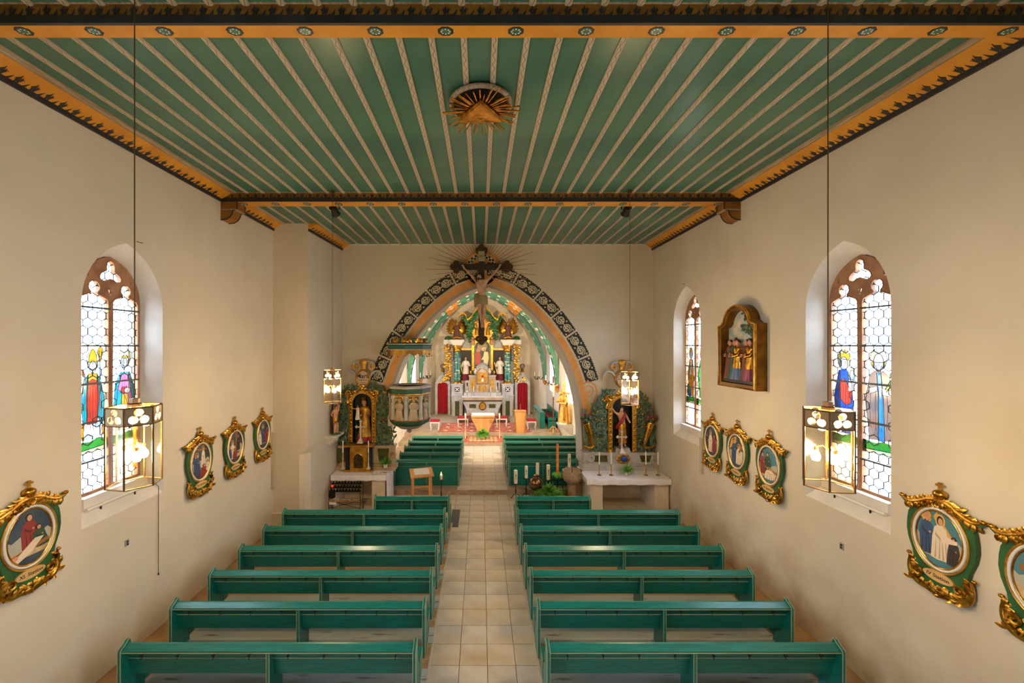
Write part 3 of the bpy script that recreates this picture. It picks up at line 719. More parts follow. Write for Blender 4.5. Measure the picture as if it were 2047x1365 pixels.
def nave_window(k, figs, lab):
    side, cy = WIN[k]; zb = 2.72
    r = thing('window_%d' % k, lab, 'window', (side * GX, cy, zb), kind='structure'); off = r.location
    to = lambda u, v, d: (side * (GX - d), u, v)
    # tracery plate
    lights = []; hw = .238; gz = 5.69
    for s in (-1, 1):
        c = cy + s * .272
        lobe = arc(c, 5.905, .098, -.95, PI + .95, 10)
        lights.append((c, [(c - hw, zb + .05), (c + hw, zb + .05), (c + hw, gz), (c + hw - .03, gz + .05), (c + .13, gz + .085), (c + .058, gz + .115)] + lobe + [(c - .058, gz + .115), (c - .13, gz + .085), (c - hw + .03, gz + .05), (c - hw, gz)]))
    tre = [(cy + (.148 + .062 * math.cos(3 * (a - PI / 2))) * math.cos(a), 6.15 + (.148 + .062 * math.cos(3 * (a - PI / 2))) * math.sin(a)) for a in [2 * PI * i / 30 for i in range(30)]]
    sp = [[(cy + s * .36, 6.03), (cy + s * .41, 6.03), (cy + s * .36, 6.11)][::s] for s in (-1, 1)] + [[(cy - .04, 5.89), (cy + .04, 5.89), (cy, 5.79)]]
    mb = MB(); mb.plate([O2(cy)] + [l[1] for l in lights] + [tre] + sp, to, -.04, .03); mb.build('tracery', 'tracery', r, off=off, smooth=20)
    mb = MB()      # roll mouldings on the room side
    for c, lp in lights: mb.tube([to(u, v, .032) for u, v in lp], .012, 5, closed=True)
    mb.tube([to(u, v, .032) for u, v in tre], .012, 5, closed=True)
    mb.tube([to(cy, v, .036) for v in (zb, 4.2, gz)], .024, 6)
    mb.build('roll_moulding', 'tracery', r, off=off, smooth=50)
    figpol = [[(cy + s * .272 + (1 if side < 0 else -1) * u * hw, 3.40 + v * 1.56) for u, v in pg] for s, fg_ in zip((-1, 1), figs) for _, pg in FIGS[fg_]]
    def hidden(p):
        for pl in figpol:
            ins = False
            for i in range(len(pl)):
                (xa, ya), (xb, yb) = pl[i - 1], pl[i]
                if (ya > p[1]) != (yb > p[1]) and p[0] < (xb - xa) * (p[1] - ya) / (yb - ya) + xa: ins = not ins
            if ins: return True
        return False
    # panes and lead
    lead = MB(); shared = {}
    areas = [(c - hw - .015, c + hw + .015, zb + .03, 5.995) for c, _ in lights] + [(cy - .42, cy + .42, 6.0, 6.40)]
    mats = ['glass_clear', 'glass_clear', 'glass_clear', 'glass_cool', 'glass_rose']
    for (x0, x1, y0, y1) in areas:
        for pg, cc, full in hexgrid(x0, x1, y0, y1, (x0 + x1) / 2 + (.074 if y0 > 4 else 0), zb + .07):
            mt_ = rnd.choice(mats)
            if full:
                if mt_ not in shared:
                    mb = MB(); mb.plate([[(p - cc[0], q - cc[1]) for p, q in pg]], lambda u, v, d: (-side * d, u, v), 0, .004)
                    shared[mt_] = mb.build('pane', mt_, r, loc=(0, cc[0] - cy, cc[1] - zb), smooth=0)
                else: inst(shared[mt_], 'pane', r, (0, cc[0] - cy, cc[1] - zb))
            else:
                mb = MB(); mb.plate([pg], to, 0, .004); mb.build('pane', mt_, r, off=off, smooth=0)
            if not hidden(cc): lead.ribbon(pg, .0165, to, .0045, .008, closed=True)
    for s, fg in zip((-1, 1), figs):
        if not fg: continue
        c = cy + s * .272
        sx_ = 1 if side < 0 else -1; V = []; F = []; cols = []
        for q, (col, pg) in enumerate(FIGS[fg]):
            pts = clip([(c + sx_ * u * hw, 3.40 + v * 1.56) for u, v in pg], c - hw - .01, c + hw + .01, 3.2, 5.1)
            if len(pts) < 3: continue
            if sum(pts[i - 1][0] * pts[i][1] - pts[i][0] * pts[i - 1][1] for i in range(len(pts))) < 0: pts = pts[::-1]
            F.append(list(range(len(V), len(V) + len(pts)))); V += [Vector(p) for p in pts]; cols.append(col)
            lead.ribbon(pts, .009, to, .0085, .011, closed=True)
        for ln in ([(-.16, .62), (-.2, .45), (-.16, .2)], [(.02, .62), (.0, .42), (.04, .18)], [(.2, .6), (.24, .4), (.2, .2)], [(-.5, .6), (-.56, .4), (-.5, .22)], [(.5, .6), (.58, .4), (.52, .22)], [(-.09, .855), (-.03, .855)], [(.04, .855), (.1, .855)], [(.0, .85), (.0, .83)], [(-.04, .815), (.05, .815)]):
            lead.ribbon([(c + sx_ * u * hw, 3.40 + v * 1.56) for u, v in ln], .005, to, .0085, .010)
        ov, oe, of, a_, b_, ofo = geometry.delaunay_2d_cdt(V, [], F, 0, 1e-6)
        for q, col in enumerate(cols):         # topmost piece of glass wins
            fs = [f for f, og in zip(of, ofo) if og and max(og) == q]
            if not fs: continue
            used = sorted({i for f in fs for i in f}); ix = {i: j for j, i in enumerate(used)}
            mb = MB(); mb.add([to(ov[i][0], ov[i][1], .007) for i in used], [tuple(ix[i] for i in f) for f in fs]); mb.build('painted_pane', fig_glass(col), r, off=off, smooth=0)
    lead.build('lead_came', 'lead', r, off=off, smooth=0)
    mb = MB()
    for z in (5.58, 4.99, 4.41, 3.82, 3.23):
        for c, _ in lights: mb.box((side * (GX - .035), c, z), (.03, 2 * hw + .03, .028))
    mb.build('saddle_bar', 'bar_iron', r, off=off, smooth=0)
    # ledge below the glass
    mb = MB(); mb.bb(min(side * 5.83, side * 6.0), max(side * 5.83, side * 6.0), cy - .56, cy + .56, 2.56, 2.73); mb.build('inner_ledge', 'plaster_reveal', r, off=off, smooth=0)
    return r
nave_window(1, ('bishop', 'queen'), 'pointed stained glass window with a bishop and a queen on the left wall')
nave_window(2, ('joseph', 'madonna'), 'pointed stained glass window with the blue Madonna on the right wall')
nave_window(3, ('green_saint', 'orange_saint'), 'pointed stained glass window with an orange robed saint, far end of right wall')
for k in (4, 5, 10, 11):  # unseen nave windows; the rear pair is added to let in extra daylight
    side, cy = WIN[k]; to = lambda u, v, d: (side * (GX - d), u, v)
    r = thing('window_%d' % k, 'pointed window in the %s wall %s the organ loft' % ('left' if side < 0 else 'right', 'beside' if k < 6 else 'added for daylight behind'), 'window', (side * GX, cy, 2.72), kind='structure')
    mb = MB(); mb.plate([O2(cy), pointed(cy, .5, 2.78, 5.72, 6.35)], to, -.1, .07); mb.bb(min(side * 5.9, side * 6.05), max(side * 5.9, side * 6.05), cy - .05, cy + .05, 2.75, 6.3); mb.build('tracery', 'tracery', r, off=r.location, smooth=20)
    mb = MB(); mb.plate([pointed(cy, .5, 2.78, 5.72, 6.35)], to, 0, .004); mb.build('pane', 'glass_clear', r, off=r.location, smooth=0)
# strip lights lying on the window sills
for side, cy, lab in ((-1, 6.41, 'white tubular strip light on the sill of the left window'), (1, 6.26, 'white tubular strip light on the sill of the right Madonna window')):
    r = thing('strip_light', lab, 'light fixture', (side * 5.80, cy - .02, 2.57))
    mb = MB(); mb.tube([(0, -.52, 0), (0, .52, 0)], .022, 10); mb.build('tube', 'white_paint', r)
    for q in (-.52, .52): MB().tube([(0, q - .015, 0), (0, q + .015, 0)], .027, 10).build('end_cap', 'white_paint', r)
    for q in (-.3, .3): MB().box((side * .01, q, -.04), (.015, .02, .07)).build('bracket', 'iron', r)
# ================================================================ pews on their platforms
EP = [(-.11, 0), (-.11, .775), (-.095, .80), (-.02, .835), (.01, .865), (.045, .865), (.055, .82), (.10, .60), (.15, .44), (.24, .37), (.28, .24), (.29, 0)]
MP = [(-.08, 0), (-.08, .75), (.03, .79), (.10, .60), (.15, .44), (.24, .37), (.28, .24), (.29, 0)]
def end_panel(root, x, name='end_panel'):
    YZ = lambda u, v, d: (x + d, u, v)
    pf = MP if name == 'middle_panel' else EP
    mb = MB(); mb.plate([pf], YZ, -.02, .02); o = mb.build(name, 'teal', root, smooth=25)
    mb = MB()
    for d in (-.0205, .0205): mb.tube([(x + d, u, v) for u, v in (pf[:7] if pf is EP else pf[:2])], .0048, 4)
    mb.build('edge_trim', 'teal_trim', o)
    return o
def make_pew(L, solid=False, mids=1, hooks=4, name='church_pew'):
    """local x 0..L, facing +y, camera side -y"""
    r = thing(name, 'x', 'pew')
    end_panel(r, .02); end_panel(r, L - .02)
    for k in range(mids): end_panel(r, L * (k + 1) / (mids + 1), 'middle_panel')
    mb = MB()   # tilted book ledge
    a = [(-.085, .752), (-.085, .776), (-.005, .822), (.025, .822), (.025, .797), (-.005, .797)]
    mb.plate([a], lambda u, v, d: (d, u, v), .04, L - .04); led = mb.build('book_ledge', 'teal', r, smooth=20)
    mb = MB(); mb.bb(.04, L - .04, -.091, -.084, .749, .757); mb.build('edge_trim', 'teal_trim', led, smooth=0)
    zb = .0 if solid else .365
    segs = [(0.04, L * .5 - .02), (L * .5 + .02, L - .04)] if mids == 1 else [(.04, L - .04)]
    for x0, x1 in segs:
        for z0, z1 in ((.615, .80), (zb, .607)):
            def yy(z): return -.02 + (.80 - z) * .17 if not solid else -.03
            mb = MB(); mb.plate([[(yy(z0), z0), (yy(z0) + .022, z0), (yy(z1) + .022, z1), (yy(z1), z1)]], lambda u, v, d: (d, u, v), x0, x1); bd = mb.build('back_board', 'teal', r, smooth=0)
            if z0 > .6: MB().bb(x0, x1, yy(z0) - .006, yy(z0) + .01, z0 - .006, z0 + .001).build('groove_line', 'teal_trim', bd, smooth=0)
    mb = MB(); mb.bb(.02, L - .02, .10, .47, .41, .435); mb.build('seat', 'teal', r, smooth=0)
    mb = MB(); mb.bb(.06, L - .06, .13, .46, .435, .455); mb.build('seat_cushion', 'maroon', r, smooth=0)
    for x in (.02, L - .02):
        MB().plate([[(.27, .10), (.38, .10), (.47, .30), (.47, .43), (.22, .43)]], lambda u, v, d: (x + d, u, v), -.024, .024).build('seat_bracket', 'teal', r, smooth=0)
    if hooks:
        hk = None
        for x0, x1 in segs:
            for q in range(hooks):
                x = x0 + (x1 - x0) * (q + .5) / hooks
                if hk is None:
                    mb = MB(); mb.box((0, 0, 0), (.022, .012, .035)); mb.tube([(0, -.005, -.01), (.0, -.05, -.02), (0, -.065, -.005), (0, -.06, .012)], .006, 5); mb.tube([(0, -.005, -.015), (0, -.03, -.05), (0, -.055, -.05)], .006, 5)
                    hk = mb.build('coat_hook', 'iron', r, loc=(x, -.02, .715))
                else: inst(hk, 'coat_hook', r, (x, -.02, .715))
    return r
PH = .06
for s, x0, x1, lab in ((-1, -4.95, -.80, 'wooden pew platform left of the aisle'), (1, .90, 4.95, 'wooden pew platform right of the aisle')):
    r = thing('pew_platform', lab, 'platform', ((x0 + x1) / 2, 7.3, 0), kind='structure')
    mb = MB(); mb.bb(x0, x1, 4.0, 11.12, -.005, .03); mb.build('platform_base', 'podium_wood', r, off=r.location, smooth=0)
    tl = {}
    n = 0
    y = 4.0
    for k in range(-2, 7):
        yk = 5.5 + .891 * k
        for a, c, mt_ in ((-.32, -.06, 'podium_wood'), (-.06, .20, 'podium_wood'), (.20, .571, 'worn_board')):
            key = (round(c - a, 3), mt_)
            if yk + c > 11.13 or yk + a < 3.99: continue
            if key not in tl:
                mb = MB(); w = (c - a) / 2 - .002; h = .03 if mt_ == 'podium_wood' else .04
                mb.bb(-(x1 - x0) / 2, (x1 - x0) / 2, -w, w, 0, h); tl[key] = mb.build('floor_plank', mt_, r, loc=(0, yk + (a + c) / 2 - 7.3, .03), smooth=0)
            else: inst(tl[key], 'floor_plank', r, (0, yk + (a + c) / 2 - 7.3, .03))
    xe = x1 if s < 0 else x0
    mat('lip', (186, 176, 154), .6); mb = MB(); mb.bb(xe - .012, xe + .012, 4.0, 11.12, 0, PH + .002); mb.build('aisle_lip', 'lip', r, off=r.location, smooth=0)
ORD = ['nearest', 'second', 'third', 'fourth', 'fifth', 'sixth']
proto = make_pew(4.04)
first = True
for s, x0 in ((-1, -4.92), (1, .90)):
    for k in range(6):
        o = proto if first else copy_tree(proto); first = False
        o.location = (x0 if s < 0 else x0, 5.5 + .891 * k, PH + (.01 if False else 0))
        tag(o, 'long teal pew %s of the aisle, %s row%s from the loft' % ('left' if s < 0 else 'right', ORD[k], ''), 'pew', 'long nave pews')
sp_ = make_pew(2.04, mids=1, hooks=2)
for s, x0 in ((-1, -2.88), (1, .94)):
    o = sp_ if s < 0 else copy_tree(sp_)
    o.location = (x0, 10.84, PH); tag(o, 'short teal pew %s of the aisle in the front nave row' % ('left' if s < 0 else 'right'), 'pew', 'short front nave pews')
# chancel pews
for s, x0, L in ((-1, -2.98, 2.24), (1, .96, 3.16)):
    a = make_pew(min(L, 2.36), solid=True, hooks=0); b_ = make_pew(L, hooks=0)
    for k, yk in enumerate((13.76, 14.70, 15.58, 16.46, 17.36)):
        o = a if k == 0 else (b_ if k == 1 else copy_tree(b_))
        o.location = (x0, yk, CF); o.scale = (1, 1, 1.07)
        tag(o, 'green chancel pew %s of the aisle beyond the arch, %s row%s' % ('left' if s < 0 else 'right', ORD[k], ' with solid back' if k == 0 else ''), 'pew', 'chancel pews')
# ================================================================ pendant lanterns and ceiling spots
glass_mat('lantern_glass', (252, 246, 232), .035)
mat('lantern_metal', (112, 88, 58), .4, .8)
def lantern(lab, x, y, ztop, zbot, rot):
    R = .20; H = ztop - zbot
    r = thing('pendant_lantern', lab, 'lamp', (x, y, zbot), group='hexagonal pendant lanterns')
    V = [(R * math.cos(rot + k * PI / 3), R * math.sin(rot + k * PI / 3)) for k in range(6)]
    for k in range(6):
        a = V[k]; c = V[(k + 1) % 6]
        MB().tube([(a[0], a[1], 0), (a[0], a[1], H)], .0085, 6).build('corner_rod', 'lantern_metal', r)
        ux, uy = (c[0] - a[0]), (c[1] - a[1]); l = math.hypot(ux, uy); ux /= l; uy /= l; nx, ny = uy, -ux
        to = lambda u, v, d, a=a, ux=ux, uy=uy, nx=nx, ny=ny: (a[0] + ux * u + nx * d, a[1] + uy * u + ny * d, v)
        MB().plate([[(.006, .006), (l - .006, .006), (l - .006, H - .155), (.006, H - .155)]], to, -.002, .002).build('glass_pane', 'lantern_glass', r, smooth=0)
        m = l / 2; z0 = H - .075
        holes = [arc(m + q, z0 + w, .034, 0, 2 * PI, 14)[:-1] for q, w in ((-.037, -.030), (.037, -.030), (0, .034))]
        bp = MB(); bp.plate([[(.004, H - .155), (l - .004, H - .155), (l - .004, H - .005), (.004, H - .005)]] + holes, to, -.003, .003); bd = bp.build('trefoil_band', 'lantern_metal', r, smooth=0)
        for hq in holes: MB().plate([hq], to, -.001, .001).build('trefoil_glass', 'lantern_glass', bd, smooth=0)
    for z in (.004, H - .157, H):
        MB().tube([(p[0], p[1], z) for p in V], .007, 5, closed=True).build('frame_ring', 'lantern_metal', r)
    for k in range(6): MB().plate([[(V[k][0], V[k][1]), (V[(k + 1) % 6][0], V[(k + 1) % 6][1]), (.05 * math.cos(rot + (k + 1) * PI / 3), .05 * math.sin(rot + (k + 1) * PI / 3)), (.05 * math.cos(rot + k * PI / 3), .05 * math.sin(rot + k * PI / 3))]], lambda u, v, d: (u, v, H + d), .0, .003).build('roof_glass', 'lantern_glass', r, smooth=0)
    mb = MB(); mb.lathe([(.055, H), (.055, H + .02), (.04, H + .03), (.04, H + .07), (.015, H + .075)], 6, rot=rot); mb.build('cap', 'lantern_metal', r)
    stem = MB(); stem.tube([(0, 0, .16), (0, 0, H)], .012, 6); stem.build('stem', 'brass', r)
    for lv, z in ((0, .22), (1, H - .19)):
        for k in range(3):
            a = rot + PI / 6 + k * 2 * PI / 3 + lv * PI / 3; bx, by = .085 * math.cos(a), .085 * math.sin(a)
            b = MB().lathe([(.001, 0), (.026, .008), (.036, .035), (.033, .06), (.014, .09), (.012, .1)], 10, (bx, by, z)).build('bulb', 'bulb', r)
            mb = MB(); mb.lathe([(.016, .1), (.016, .135), (.006, .14)], 8, (bx, by, z)); mb.tube([(bx, by, z + .135), (bx * .4, by * .4, z + .15), (0, 0, z + .12)], .005, 5); mb.build('socket', 'brass', b)
    for k, z in enumerate((.25, H - .16)):
        ld = bpy.data.lights.new('lantern_light', 'POINT'); ld.energy = LAMP_W / 2; ld.color = WARM; ld.shadow_soft_size = .09
        lo = bpy.data.objects.new('lantern_light', ld); COL.objects.link(lo); lo.parent = r; lo.location = (0, 0, z + .03)
    MB().tube([(0, 0, H + .07), (0, 0, CEIL - zbot - .02)], .005, 6).build('suspension_wire', 'lantern_metal', r)
    MB().lathe([(.045, CEIL - zbot - .06), (.045, CEIL - zbot - .02), (.0, CEIL - zbot - .02)], 12).build('ceiling_rose', 'lantern_metal', r)
    return r
def toward(x, y, d=0.0): return math.atan2(-y, -x) + d
lantern('glowing hexagonal glass lantern hanging in front of the left window, large and near', -3.19, 3.67, 4.44, 3.72, toward(-3.19, 8.6))
lantern('glowing hexagonal glass lantern hanging before the right Madonna window, large and near', 3.20, 3.67, 4.41, 3.70, toward(3.2, 3.67, .06))
lantern('glowing hexagonal glass lantern hanging beside the left side altar, small and far', -3.20, 8.6, 4.46, 3.76, toward(-3.2, 8.6))
lantern('glowing hexagonal glass lantern hanging before the right side altar, small and far', 3.22, 8.6, 4.42, 3.72, toward(3.2, 8.6, .05))
for x, lab in ((-3.35, 'left'), (3.34, 'right')):
    r = thing('ceiling_spotlight', 'black ceiling spotlight behind the far beam, %s one' % lab, 'spotlight', (x, 9.13, CEIL - .025), group='black ceiling spotlights')
    MB().box((0, 0, -.02), (.2, .12, .04)).build('mount', 'iron', r)
    MB().plate([[(-.12, -.02), (-.11, -.02), (-.11, -.2), (.11, -.2), (.11, -.02), (.12, -.02), (.12, -.21), (-.12, -.21)]], XZ(0), -.02, .02).build('yoke', 'iron', r, smooth=0)
    T = Matrix.Translation((0, .0, -.25)) @ Matrix.Rotation(math.radians(-115), 4, 'X')
    MB().lathe([(.05, -.12), (.075, -.1), (.08, .06), (.1, .1), (.09, .1), (.07, .06), (.0, .055)], 14, T=T).build('housing', 'iron', r)
# warm spotlights fixed to the back of the chancel arch
for x in (-2.5, 2.75):
    r = thing('arch_spotlight', 'spotlight on the chancel side of the arch, %s' % ('left' if x < 0 else 'right'), 'spotlight', (x, 14.16, 5.3), group='spotlights behind the arch')
    MB().box((0, -.05, 0), (.06, .10, .06)).build('mount', 'iron', r)
    MB().lathe([(.04, -.1), (.07, -.08), (.08, .08), (.07, .08), (.0, .03)], 12, T=Matrix.Translation((0, .05, 0)) @ Matrix.Rotation(-1.7, 4, 'X')).build('housing', 'iron', r)
    ld = bpy.data.lights.new('arch_spot_light', 'SPOT'); ld.energy = SPOT_W; ld.color = (1.0, .80, .52); ld.spot_size = math.radians(118); ld.spot_blend = .6; ld.shadow_soft_size = .07
    lo = bpy.data.objects.new('arch_spot_light', ld); COL.objects.link(lo); lo.parent = r; lo.location = (0, .2, 0)
    d = Vector((.1 - x * 1.0, 8.0, -2.0)); lo.rotation_euler = d.to_track_quat('-Z', 'Y').to_euler()
# ================================================================ carved figures
RING = [(0, .165, .135), (.03, .168, .14), (.12, .155, .13), (.28, .132, .112), (.42, .12, .10), (.52, .112, .09), (.60, .102, .08), (.68, .118, .082), (.76, .13, .085), (.805, .122, .075), (.828, .07, .055), (.842, .036, .036), (.858, .034, .037), (.872, .042, .047), (.89, .05, .056), (.92, .055, .062), (.95, .053, .06), (.975, .043, .048), (.993, .022, .025), (1.0, .002, .002)]
def figure(h, robe, parent, loc=(0, 0, 0), arms=(), seed=1, folds=8, cloak=None, hair='hair', under=None, ucut=.0, skin='skin', wide=1.0, name='body', crook=0.0):
    """draped standing figure: body one continuous mesh, cloak and hair its children; faces -y"""
    n = 30; mb = MB(); vs = []; R_ = random.Random(seed); ph = R_.uniform(0, 6)
    for i, (z, rx, ry) in enumerate(RING):
        am = max(0, .16 * (1 - z / .72)) if z < .72 else 0
        sw = crook * math.sin(z * PI) * h
        for j in range(n):
            a = 2 * PI * j / n; f = 1 + am * (math.cos(folds * a + ph + z * 2) * .6 + .4 * math.cos((folds * 2 - 3) * a + ph * 2))
            x = rx * h * f * math.cos(a) * (wide if z < .83 else 1); y = ry * h * f * math.sin(a)
            if z > .88 and z < .94 and math.sin(a) < -.96: y -= .012 * h
            vs.append((x + sw, y, z * h))
    mb.ms = [robe, skin] + ([under] if under else [])
    for i in range(len(RING) - 1):
        z = RING[i][0]; mb.cur = 1 if z >= .83 else (2 if under and z < ucut else 0)
        fs = [(i * n + j, i * n + (j + 1) % n, (i + 1) * n + (j + 1) % n, (i + 1) * n + j) for j in range(n)]
        if i == 0: fs.append(tuple(range(n)))
        if i == 0: mb.add(vs, fs)
        else:
            for f in fs: mb.f.append(f); mb.mi.append(mb.cur)
    for pts, sleeve in arms:
        P_ = [Vector(p) * h for p in pts]; mb.cur = 0 if sleeve else 1
        mb.tube(P_, [.042 * h, .040 * h, .03 * h][:len(P_)] if len(P_) == 3 else .035 * h, 8)
        mb.cur = 1; e = P_[-1]; d = (P_[-1] - P_[-2]).normalized()
        mb.tube([e - d * .01 * h, e + d * .02 * h, e + d * .05 * h], [.02 * h, .024 * h, .012 * h], 6)
    o = mb.build(name, None, parent, smooth=60); o.location = loc
    if cloak:
        c = MB(); c.lathe([(r_ * h, z * h) for r_, z in ((.185, .04), (.175, .25), (.155, .5), (.15, .7), (.135, .80), (.075, .835))], 22, sy=.85, a0=-.25, a1=PI + .25, fold=lambda q: (.09 * (1 - q), 9, ph))
        c.build('cloak', cloak, o, smooth=60)
    if hair:
        c = MB(); c.ball((0, .012 * h, .945 * h), (.062 * h, .066 * h, .062 * h), 10, 6); c.build('hair', hair, o, smooth=60)
    return o
# ================================================================ stations of the cross
SIL = [(0, .50), (.10, .485), (.20, .42), (.30, .36), (.40, .375), (.43, .40), (.44, .36), (.37, .30), (.335, .25), (.35, .22), (.365, .12), (.37, 0), (.35, -.12), (.30, -.26), (.285, -.34), (.33, -.40), (.32, -.50), (.27, -.62), (.20, -.68), (.12, -.66), (.06, -.70), (0, -.72)]
mat('station_green', (44, 92, 44), .5, col2=(36, 78, 36), scale=4)
mat('pic_sky', (62, 76, 88), .6, col2=(44, 56, 70), scale=5); mat('pic_ground', (204, 176, 134), .6, col2=(170, 136, 96), scale=8); mat('pic_sky2', (70, 120, 130), .6); mat('pic_gold', (206, 154, 56), .5)
def gold_leaves(mb, pts, size, nrm, rr, k=1):
    for p, d in pts:
        for q in range(k):
            v = Vector((d[0] + rr.uniform(-.5, .5), d[1] + rr.uniform(-.5, .5))); L_ = size * rr.uniform(.7, 1.25)
            mb.leaf((p[0], -.045 - rr.uniform(0, .02), p[1]), (v.x, -.25, v.y), L_, L_ * .55, (0, -1, 0), .7)
def station_proto():
    r = thing('station_of_the_cross', 'x', 'relief panel'); F = XZ(0)
    full = SIL + [(-x, y) for x, y in reversed(SIL[1:-1])]
    MB().plate([full], F, 0, .05).build('board', 'station_green', r, smooth=20)
    for rx, ry, rad, m_, nm in ((.276, .37, .017, 'white_paint', 'oval_frame'), (.305, .40, .012, 'goldflat', 'outer_bead'), (.25, .342, .011, 'gold', 'inner_bead')):
        MB().tube([(rx * math.cos(2 * PI * i / 36), -.055, ry * math.sin(2 * PI * i / 36)) for i in range(36)], rad, 6, closed=True).build(nm, m_, r, smooth=60)
    rr = random.Random(3); mb = MB()
    crown = [(-.43, .385), (-.33, .355), (-.2, .41), (-.1, .47), (0, .49), (.1, .47), (.2, .41), (.33, .355), (.43, .385)]
    cr = catmull(crown, 4); mb.tube([(x, -.05, z) for x, z in cr], [.016 + .014 * math.sin(PI * i / (len(cr) - 1)) for i in range(len(cr))], 7)
    gold_leaves(mb, [((x, z - .02), (-.3 if x < 0 else .3, -1)) for x, z in cr[3:-3:1]], .085, None, rr, 3)
    gold_leaves(mb, [((x, z), (1 if x > 0 else -1, .2)) for x, z in cr[4:-4:1]], .095, None, rr, 1)
    for s in (-1, 1):
        mb.ball((s * .43, -.05, .395), (.035, .025, .028)); mb.tube([(x, -.07, z) for x, z in spiral(s * .13, .40, .012, .05, 0, s * 1.4, 14)], .012, 5)
    mb.tube([(x, -.075, z) for x, z in spiral(0, .43, .01, .055, 1, 1.5, 14)], .014, 5)
    mb.build('gilded_crest', 'gold', r, smooth=50)
    o = MB(); o.ball((0, -.04, .555), (.075, .055, .055), 12, 7); o.lathe([(.05, .49), (.06, .50), (.045, .515)], 12, (0, -.04, 0)); ob = o.build('orb', 'gold', r, smooth=60)
    mb = MB(); mb.box((0, -.04, .65), (.028, .02, .10)); mb.box((0, -.04, .665), (.085, .02, .026)); mb.build('cross', 'goldflat', ob, smooth=0)
    mb = MB()
    for s in (-1, 1):
        a = bez((s * .31, -.345), (s * .36, -.5), (s * .30, -.66), (s * .16, -.655), 10) + bez((s * .16, -.655), (s * .09, -.65), (s * .06, -.69), (0, -.69), 5)[1:]
        mb.tube([(x, -.05, z) for x, z in a], [.022 + .016 * math.sin(PI * i / (len(a) - 1)) for i in range(len(a))], 7)
        mb.tube([(x, -.075, z) for x, z in spiral(s * .22, -.50, .012, .07, 1.0, -s * 1.5, 16)], .018, 5)
        mb.ball((s * .345, -.045, -.325), (.03, .02, .022))
        gold_leaves(mb, [((x, z), (-x, .4)) for x, z in a[1::1]], .095, None, rr, 3)
    gold_leaves(mb, [((.03 * q, -.66), (.25 * q, 1)) for q in (-3, -2, -1, 0, 1, 2, 3)], .13, None, rr, 1)
    mb.build('gilded_foot', 'gold', r, smooth=50)
    MB().plate([ell(0, -.46, .165, .062, 20)], F, .05, .068).build('name_plate', 'panel_tan', r, smooth=0)
    return r
mat('panel_tan', (206, 166, 104), .5)
# each picture: (material, polygon) in oval coordinates
def fg(x, y, w, h, robe, lean=0, head='skin'):
    sh = robe + '_fold'; out = [('pic_halo', ell(x + lean * 1.2, y + h * .91, w * .52, h * .16, 14))] if robe in ('r_white', 'r_blue') else []
    out += [(robe, [(x - w, y), (x - w * .3, y - h * .02), (x + w * .3, y + .0), (x + w, y + h * .01), (x + w * .85 + lean, y + h * .5), (x + w * .62 + lean, y + h * .74), (x + w * .2 + lean, y + h * .82), (x - w * .2 + lean, y + h * .82), (x - w * .62 + lean, y + h * .74), (x - w * .85 + lean, y + h * .5)])]
    for k, (a, c) in enumerate(((-.6, -.42), (-.15, -.02), (.28, .18), (.66, .5))):
        out.append((sh, [(x + w * a, y + h * .02), (x + w * (a + .17), y + h * .02), (x + w * c + lean * .8, y + h * (.55 + .05 * (k % 2)))]))
    out.append((sh, [(x - w * .5 + lean, y + h * .62), (x + w * .1 + lean, y + h * .50), (x + w * .42 + lean, y + h * .56), (x + w * .1 + lean, y + h * .45), (x - w * .5 + lean, y + h * .55)]))
    out.append((head, ell(x + w * .38 + lean, y + h * .55, w * .13, h * .03, 8)))
    out += [('hair', ell(x + lean * 1.2, y + h * .915, w * .35, h * .115, 12)), (head, ell(x + lean * 1.2 + w * .06, y + h * .895, w * .25, h * .09, 12))]
    return out
mat('pic_halo', (206, 164, 84), .5)
mat('r_blue', (58, 78, 110), .6); mat('r_white', (222, 204, 176), .6); mat('r_red', (138, 52, 46), .6); mat('r_dark', (60, 52, 46), .6); mat('r_wood', (142, 92, 40), .6); mat('r_green', (52, 76, 50), .6); mat('r_haze', (168, 166, 150), .6)
for _n, _c in (('r_blue', (36, 50, 74)), ('r_white', (176, 150, 118)), ('r_red', (92, 30, 28)), ('r_dark', (36, 30, 28)), ('r_green', (30, 48, 32))): mat(_n + '_fold', _c, .6)
GRD = [('r_haze', [(-.3, -.16), (.3, -.18), (.3, .0), (.2, .05), (.08, .0), (-.1, .04), (-.2, -.01), (-.3, .03)]), ('pic_ground', [(-.3, -.4), (.3, -.4), (.3, -.14), (.1, -.17), (-.3, -.12)])]
